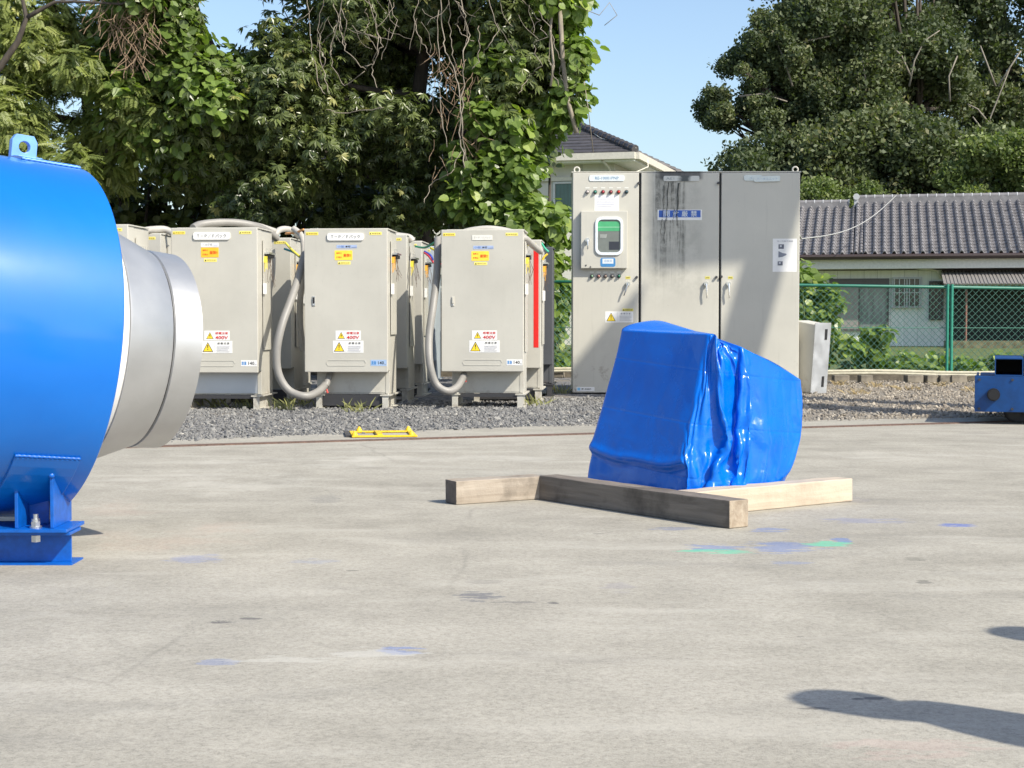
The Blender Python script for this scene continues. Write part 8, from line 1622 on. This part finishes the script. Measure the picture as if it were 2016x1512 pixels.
-7,-11,-3,3,-12,1,22,-20,-17,-8,-53,45,-2,42,-14,-12,12,-11,12,8,-8,-8,-8,3,-9,19,-3,20,-13,-9,-6,-1,8,7,-8,7,-10,18,-1,1,-13,-5,-1,-1,5,-3,4,-7,-12,4,
-1,8,9,17,-4,7,-11,24,-24,-16,-10,-7,17,0,8,-14,3,-2,0,2,4,2,-15,-6,5,-1,11,4,1,-7,-1,3,2,-6,-3,-2,2,12,1,-4,6,-5,-6,-7,11,6,-4,-6,-8,11,-1,2,-11,-1,6,
14,8,0,-6,3,-7,8,-5,11,-14,0,-5,7,-9,-6,-17,15,-3,5,-14,-56,-2,12,0,-3,-14,0,-15,1,22,15,12,-18,-8,-14,8,10,3,1,-12,15,-3,-5,-9,-3,13,5,9,-7,-4,6,2,1,
-9,2,0,10,2,4,-17,1,-12,7,5,14,-6,-8,2,16,15,0,-5,-11,-2,-14,2,-1,12,-16,-4,2,-3,-1,-2,29,3,4,-16,-5,-4,-7,5,2,2,-5,2,5,-8,-4,-12,4,5,-4,-5,-3,2,9,-3,
-4,12,5,-2,-22,4,4,-12,15,-10,17,-16,-5,-8,33,4,-16,-2,27,49,-40,14,-30,5,-19,21,-13,-8,-6,-18,18,-47,88,27,34,-25,-38,-25,-24,-12,17,2,-7,-2,20,-19,
-43,-26,58,34,-42,38,-13,70,11,25,5,-50,26,-42,-41,35,-3,42,-80,40,-13,42,-82,-22,-21,94,108,28,-12,-32,-47,7,149,125,-47,-247,-67,-8,27,-52,0,52,24,
-60,-1,43,10,-62,35,8,-16,-20,17,2,-15,10,8,18,8,1,-12,1,-19,-35,38,43,-33,8,14,0,-17,0,6,6,-6,5,-19,13,-5,0,-21,15,8,0,18,-5,-1,-5,-1,-10,7,10,8,0,
-20,24,-24,9,-4,-3,2,-22,15,-5,0,-10,4,8,18,7,-8,1,-5,-9,4,10,-2,13,3,-2,-3,-12,34,-21,-15,-10,3,21,15,-9,-11,-6,3,10,-5,-2,-15,-7,5,12,-4,-7,-1,-6,-2,
7,1,4,-12,6,-7,0,1,0,4,3,-4,-4,-1,8,3,10,-5,-10,4,7,11,-4,-6,-5,2,7,-3,-10,-9,-1,15,-1,8,-1,1,-12,-35,10,8,43,-28,15,8,14,3,26,1,-44,9,-1,13,-35,0,-12,
-7,-20,-10,-1,9,16,8,7,-6,-14,2,1,10,-15,-1,8,3,6,-15,-1,-9,4,10,-3,1,1,13,1,7,-16,2,-7,19,-3,-3,-9,1,4,-2,2,6,-3,-2,0,-7,-4,0,16,-5,-8,-9,-4,-7,13,6,
4,-14,-4,7,6,-5,0,3,10,-10,-7,2,17,1,-4,-7,8,-5,-5,-13,4,5,20,-11,-6,3,13,4,-18,7,-13,7,-5,16,-5,42,19,2,-23,-16,-21,-22,16,9,-13,-8,18,14,1,6,4,-1,14,
16,-16,-29,-26,10,-54,-7,-45,58,29,5,31,42,-49,15,-32,54,-37,10,55,0,-33,-15,15,26,-51,-41,-4,26,-36,7,-2,55,61,-93,70,-66,110,-70,-9,3,48,-39,-43,
-151,13,10,-9,139,201,27,-142,-198,71,76,-4,-14,-5,89,-10,-55,35,57,-29,-11,-25,13,-37,89,-15,-36,1,2,-9,4,-11,0,-23,-16,-20,-2,51,-23,-26,9,28,-38,-2,
-2,12,11,-38,11,20,-22,-3,-42,81,-39,-3,2,11,5,-1,11,-12,13,2,16,5,-23,24,-31,12,-22,-5,18,-5,18,-6,0,11,-5,-1,-2,3,-20,-4,7,8,6,1,5,1,-17,8,-3,-8,11,
-17,-11,-11,-6,15,7,-2,-9,-14,8,4,1,3,11,10,-7,1,-6,1,-9,-3,-2,20,-13,-9,-12,21,8,0,-16,7,0,5,-9,-11,6,12,8,11,1,-2,0,-10,-3,-6,-8,-5,11,9,9,-4,0,-2,
11,1,0,-7,3,-4,3,-5,14,-10,20,-1,3,-13,-18,-26,-1,9,31,-25,-38,-57,6,-9,65,13,4,-46,5,-7,0,-10,6,-13,-6,-1,14,-1,3,0,11,7,-4,-6,-10,7,10,8,-2,-8,5,2,4,
-12,-4,-2,5,9,4,-6,-13,8,-5,2,1,8,3,-3,1,1,-7,6,1,-3,-6,-20,-11,8,16,3,-19,-5,11,14,-5,-2,-5,0,2,-3,9,8,3,-7,-5,0,-1,3,3,5,8,1,-15,-12,-4,56,9,-16,-15,
-15,11,-43,6,11,7,-18,9,17,23,-23,14,-15,3,-1,8,-3,-10,-24,20,-10,-3,-8,-1,-6,-8,9,0,3,-5,4,24,-6,3,-13,15,-50,62,-26,93,-58,-8,-52,33,6,-19,-16,49,21,
43,2,50,-107,-60,11,18,14,-19,29,6,21,-89,-8,-6,67,40,-15,-38,38,101,16,-142,-90,59,-128,-167,59,47,53,-78,171,109,-21,-5,43,-9,32,-49,57,-68,6,44,-32,
-54,-44,43,-26,7,73,65,17,-30,-6,-13,2,-21,-9,-21,27,-34,-5,78,-74,21,-125,85,19,34,-58,-43,55,9,-6,-15,40,-8,-3,-1,-4,4,-11,23,-8,-5,24,-41,6,-29,16,
20,-8,23,-9,-9,5,0,-1,-3,1,2,8,-4,28,-10,-17,5,-5,-4,-7,-21,20,2,-1,-11,2,-1,5,3,5,-1,-25,14,6,12,3,-7,-11,1,-7,13,-4,5,-12,-6,1,-16,-6,9,12,4,1,5,3,0,
5,-6,-1,-4,2,-3,12,-7,-3,3,4,-4,-2,-10,2,7,9,4,-7,0,3,6,6,-4,0,3,-2,0,-3,3,5,-4,-5,-15,10,-4,19,-11,17,-40,17,-7,-34,3,-23,32,-19,-25,-5,22,0,20,-3,3,
-26,-12,-11,9,-4,7,-11,-3,16,0,5,-8,4,6,0,12,-9,-2,-3,14,1,-4,-12,0,5,10,2,-1,7,-4,-2,-11,7,1,-4,-5,-8,7,0,-6,0,-3,-7,-3,4,14,10,-4,-6,4,10,0,-11,6,-2,
-4,-11,2,0,-1,6,10,-5,-4,-3,-3,5,6,5,-16,-11,11,15,3,-12,-61,-21,32,36,14,-14,41,21,-12,-17,10,2,11,-45,0,23,40,2,20,-20,-11,-57,-6,4,10,-16,10,5,5,10,
-20,20,20,7,-24,-27,15,-42,6,-3,9,-38,-41,83,-47,33,45,-43,38,-76,148,14,-29,-76,-49,54,4,-27,-19,100,65,-51,-16,-41,56,-11,24,-21,-32,-39,73,-23,-16,
-93,32,38,33,-17,67,4,-42,-111,43,69,77,-17,-48,-51,-54,44,-70,-4,38,79,7,18,58,25,-34,-50,21,-25,-3,-57,-43,13,20,22,-30,10,16,8,82,-86,38,-216,184,
-3,138,-156,-45,46,35,1,-30,34,0,-1,-12,9,-19,-15,21,-12,2,5,-11,-8,-22,31,15,-19,10,0,8,12,-5,8,-15,-12,15,-6,-1,14,-19,5,-8,-6,17,-12,-3,-8,3,27,-5,
-14,-5,15,6,-6,-7,-7,16,3,5,7,-11,-9,-9,9,19,-4,-10,-4,2,-2,-17,-8,15,-10,5,-19,11,-1,-4,-2,-9,9,8,0,4,5,-3,6,-1,9,-9,10,-4,1,-14,-8,13,13,7,-13,9,-6,
0,-7,2,-9,-2,4,7,10,0,1,5,-1,-6,6,-9,10,-43,38,-6,53,-54,6,-7,1,-52,16,3,9,-12,-15,-10,27,8,12,23,18,19,-11,6,-1,-18,-13,-23,-6,-3,-5,-7,-4,3,-18,1,4,
4,-19,2,6,18,-2,-3,-4,9,-6,-6,5,1,8,-1,-4,6,-4,13,-19,-2,-16,8,-1,-1,-2,-2,-1,2,7,-2,-4,-6,6,-4,-3,-6,9,0,8,12,10,4,0,3,-2,-16,-11,-7,-2,5,6,10,-24,-8,
-3,11,19,-1,-13,-20,1,20,6,-7,-7,-7,4,4,-43,-2,25,19,-20,-2,54,55,-17,14,1,10,-1,-9,7,-25,-21,-11,5,14,-2,0,2,2,0,18,-15,-36,-10,18,32,-138,117,19,83,
-95,62,-12,-16,-30,94,-81,-63,-51,131,-7,43,-121,44,-44,19,-20,-3,76,-23,25,3,47,-20,-30,-34,38,15,-19,23,-26,-44,-22,37,122,-63,-66,-39,85,50,-106,
-71,10,62,3,-65,25,-37,-8,4,9,78,43,14,-25,-37,19,-23,-38,-29,47,36,100,-129,50,-211,196,-17,164,-176,-60,6,82,-1,-21,11,12,-13,-12,25,-6,-10,6,2,-4,
-7,8,-5,-27,13,18,-5,12,-12,20,-13,-20,4,-12,-8,16,-6,26,4,-6,3,-23,5,-7,-17,21,10,-7,11,6,-10,-3,-1,9,-1,-10,18,0,-5,-2,-11,-7,14,-8,12,6,-10,-6,0,
-17,16,-31,25,-10,-9,-2,10,30,4,-24,-7,2,18,-6,-7,-5,-8,4,0,9,-1,-5,8,-4,7,-9,-7,7,6,5,-11,5,-3,2,2,11,-7,10,-1,13,3,2,2,0,-9,-7,-7,3,15,2,7,-4,-30,7,
4,13,3,-7,31,-1,-33,-11,20,-7,17,-1,24,-1,8,11,-10,-12,-21,-19,-12,-3,26,23,20,3,-7,0,-6,2,12,6,-2,-22,-12,12,-14,-3,-14,4,-3,-3,-4,-12,-14,1,-7,4,1,9,
-8,8,-13,6,-6,-2,-5,2,1,1,1,6,7,-23,2,-1,-8,-4,1,-7,1,-5,33,9,2,1,-5,6,7,17,19,-2,-2,-2,-22,11,1,18,0,7,-3,-3,-1,-1,5,-2,-7,-5,2,9,-8,-6,-1,55,-11,0,
-40,-8,-28,-93,-31,35,61,30,-5,-11,-10,0,18,25,8,4,-29,-8,-7,16,-8,-21,-13,18,3,-10,19,29,-12,-47,13,-114,130,-16,137,-196,-44,-5,131,9,-13,44,91,-62,
-54,-92,113,-45,5,-9,59,6,-4,-31,-25,1,-18,31,-2,52,24,5,-24,-7,11,-34,24,40,34,-98,-74,0,62,19,-40,46,10,-19,-90,36,3,-4,-94,-32,40,35,53,-49,-23,62,
56,115,-149,40,-233,195,-37,160,-150,-29,-22,78,34,-9,-1,-3,6,-17,-1,7,0,-9,-1,-13,-2,12,6,-3,-1,-6,23,-8,-9,14,-34,9,8,9,-10,-25,4,20,-7,9,-14,-10,1,
1,-6,15,2,13,-3,-18,4,2,-5,18,-5,-4,3,-20,12,1,-4,8,-1,2,7,-12,-1,-11,6,-3,8,-36,30,-6,3,-12,8,12,8,-18,10,12,19,-4,-23,-1,-15,5,1,4,0,-4,6,4,-2,4,-3,
-6,1,1,2,19,14,14,-28,-38,11,5,10,-18,15,1,-1,-7,-6,-4,5,18,12,13,-20,-6,-5,9,-1,-1,8,-12,-33,7,4,-22,-3,-33,42,3,9,-23,-10,3,-15,-7,-5,17,16,-4,30,17,
23,-3,-15,-10,-11,9,22,1,1,-9,4,6,8,4,-3,1,2,-3,-6,-5,-4,4,-9,1,0,10,13,-8,-18,-15,3,-3,-4,8,4,3,-3,13,4,-10,17,10,3,2,14,2,7,6,2,-25,-16,-17,-11,-1,
20,-4,-12,-5,11,6,-18,12,15,15,-9,-13,3,4,-5,0,-8,14,-2,-5,-3,-7,-5,-8,8,55,-21,-15,-74,15,-14,-45,15,33,126,-8,-48,-56,-18,19,-23,-8,2,3,-4,0,0,28,
-10,9,-30,0,-2,3,28,-1,0,-20,-7,-2,-17,27,-4,0,-32,16,61,-6,-12,39,90,8,-164,-76,44,72,-16,-15,35,-25,8,-41,32,-10,14,-5,-24,30,32,-5,-29,24,43,28,-16,
-10,0,-26,27,0,6,-58,0,24,33,0,-61,-26,13,54,-1,-21,-46,40,-47,-39,-82,52,81,7,-4,34,-111,89,-23,165,-133,-29,-29,58,19,3,10,-12,6,-41,7,-5,13,-5,1,14,
9,-5,-10,5,-16,-3,2,-2,1,3,2,-4,-5,21,-18,-18,1,28,-3,2,-8,4,7,1,-2,-2,-10,15,-2,-3,-7,-3,-2,5,-11,20,-12,-3,-4,-3,13,-13,2,-2,-6,6,-11,-3,12,-8,7,-35,
22,2,1,-3,-11,9,-5,-1,3,14,16,-1,-10,2,-4,4,-7,-10,-5,-1,11,-1,3,-4,-2,-1,5,-1,0,2,4,2,14,7,-12,5,18,-1,5,-42,28,-12,5,-18,16,3,15,-10,-7,-21,-9,29,6,
19,-23,-1,-10,7,7,-4,12,-18,-4,-7,-23,-16,-8,9,3,3,-7,17,4,0,-11,-7,13,2,6,-11,5,13,6,3,-6,-3,9,6,1,-2,-4,8,5,1,2,3,9,8,-4,3,1,2,0,5,-1,-13,-1,-2,12,1,
-11,-3,0,5,-6,3,11,12,-12,-10,-7,17,26,17,-17,-10,-3,0,0,-5,7,-6,-11,-1,3,6,-7,1,10,7,-7,-11,-10,0,4,-7,-11,-1,-1,-5,-7,4,33,11,-4,1,-7,-19,-50,2,4,25,
-11,21,50,-10,-30,-101,7,29,29,-5,-18,13,6,2,5,-4,5,-18,-82,62,9,56,-33,18,57,-65,10,-40,45,-3,12,-33,-38,-1,-15,13,7,93,48,-8,-129,-72,28,67,41,-35,
31,-7,13,-14,-9,12,-63,11,-15,38,16,-3,67,-45,43,-50,44,-44,21,48,74,-4,-46,-18,0,2,73,0,-80,-135,5,55,25,-26,-5,-14,15,12,-8,21,-2,14,-89,-3,-27,-19,
3,11,11,-13,-5,79,10,15,16,7,-11,-62,-5,2,44,4,-2,-6,13,-2,-9,-48,44,-35,45,-37,29,-5,3,-7,-14,6,4,-7,0,16,0,0,5,10,3,14,-13,-1,-9,1,9,-2,-4,-3,-3,5,
-7,12,-1,9,-7,10,-1,8,18,-12,-30,-7,-8,4,-1,2,4,-8,4,2,17,-4,-10,12,-3,24,-39,12,11,-1,-12,-1,13,8,3,-10,2,1,-3,-10,-1,-2,1,-1,-3,-1,-1,-7,-7,-1,6,-2,
-5,7,6,-12,15,10,-7,-5,-4,-5,13,-10,17,-5,2,-16,4,-2,14,1,4,-11,-15,19,-1,5,-7,-9,-5,1,7,]

tq = np.array(TARP_STEPS, dtype=np.int64).reshape(TARP_SHAPE)
tg = np.cumsum(np.cumsum(tq, 1), 0)*TARP_STEP + np.array(TARP_LOW)
apex = np.array(P3(1370, 652, 7.42)); rim = tg[0]
cap = np.array([apex + (rim-apex)*k/6 for k in range(0, 6)]); tg = np.concatenate([cap, tg]); nr, U = tg.shape[:2]
idx = np.arange(nr*U).reshape(nr, U); nx = np.roll(idx, -1, 1)
Fq = np.stack([idx[:-1], nx[:-1], nx[1:], idx[1:]], -1).reshape(-1, 4)
o = npmesh('tarpaulin', tg.reshape(-1, 3), Fq, M_tarp, smooth=True)
b = bmesh.new(); b.from_mesh(o.data); bmesh.ops.remove_doubles(b, verts=b.verts, dist=1e-4); bmesh.ops.recalc_face_normals(b, faces=b.faces); b.to_mesh(o.data); b.free()
sb_ = o.modifiers.new('subdivision', 'SUBSURF'); sb_.levels = 1; sb_.render_levels = 1
tag(o, 'bright blue glossy tarpaulin wrapped over an upright block between square timbers', 'tarpaulin')
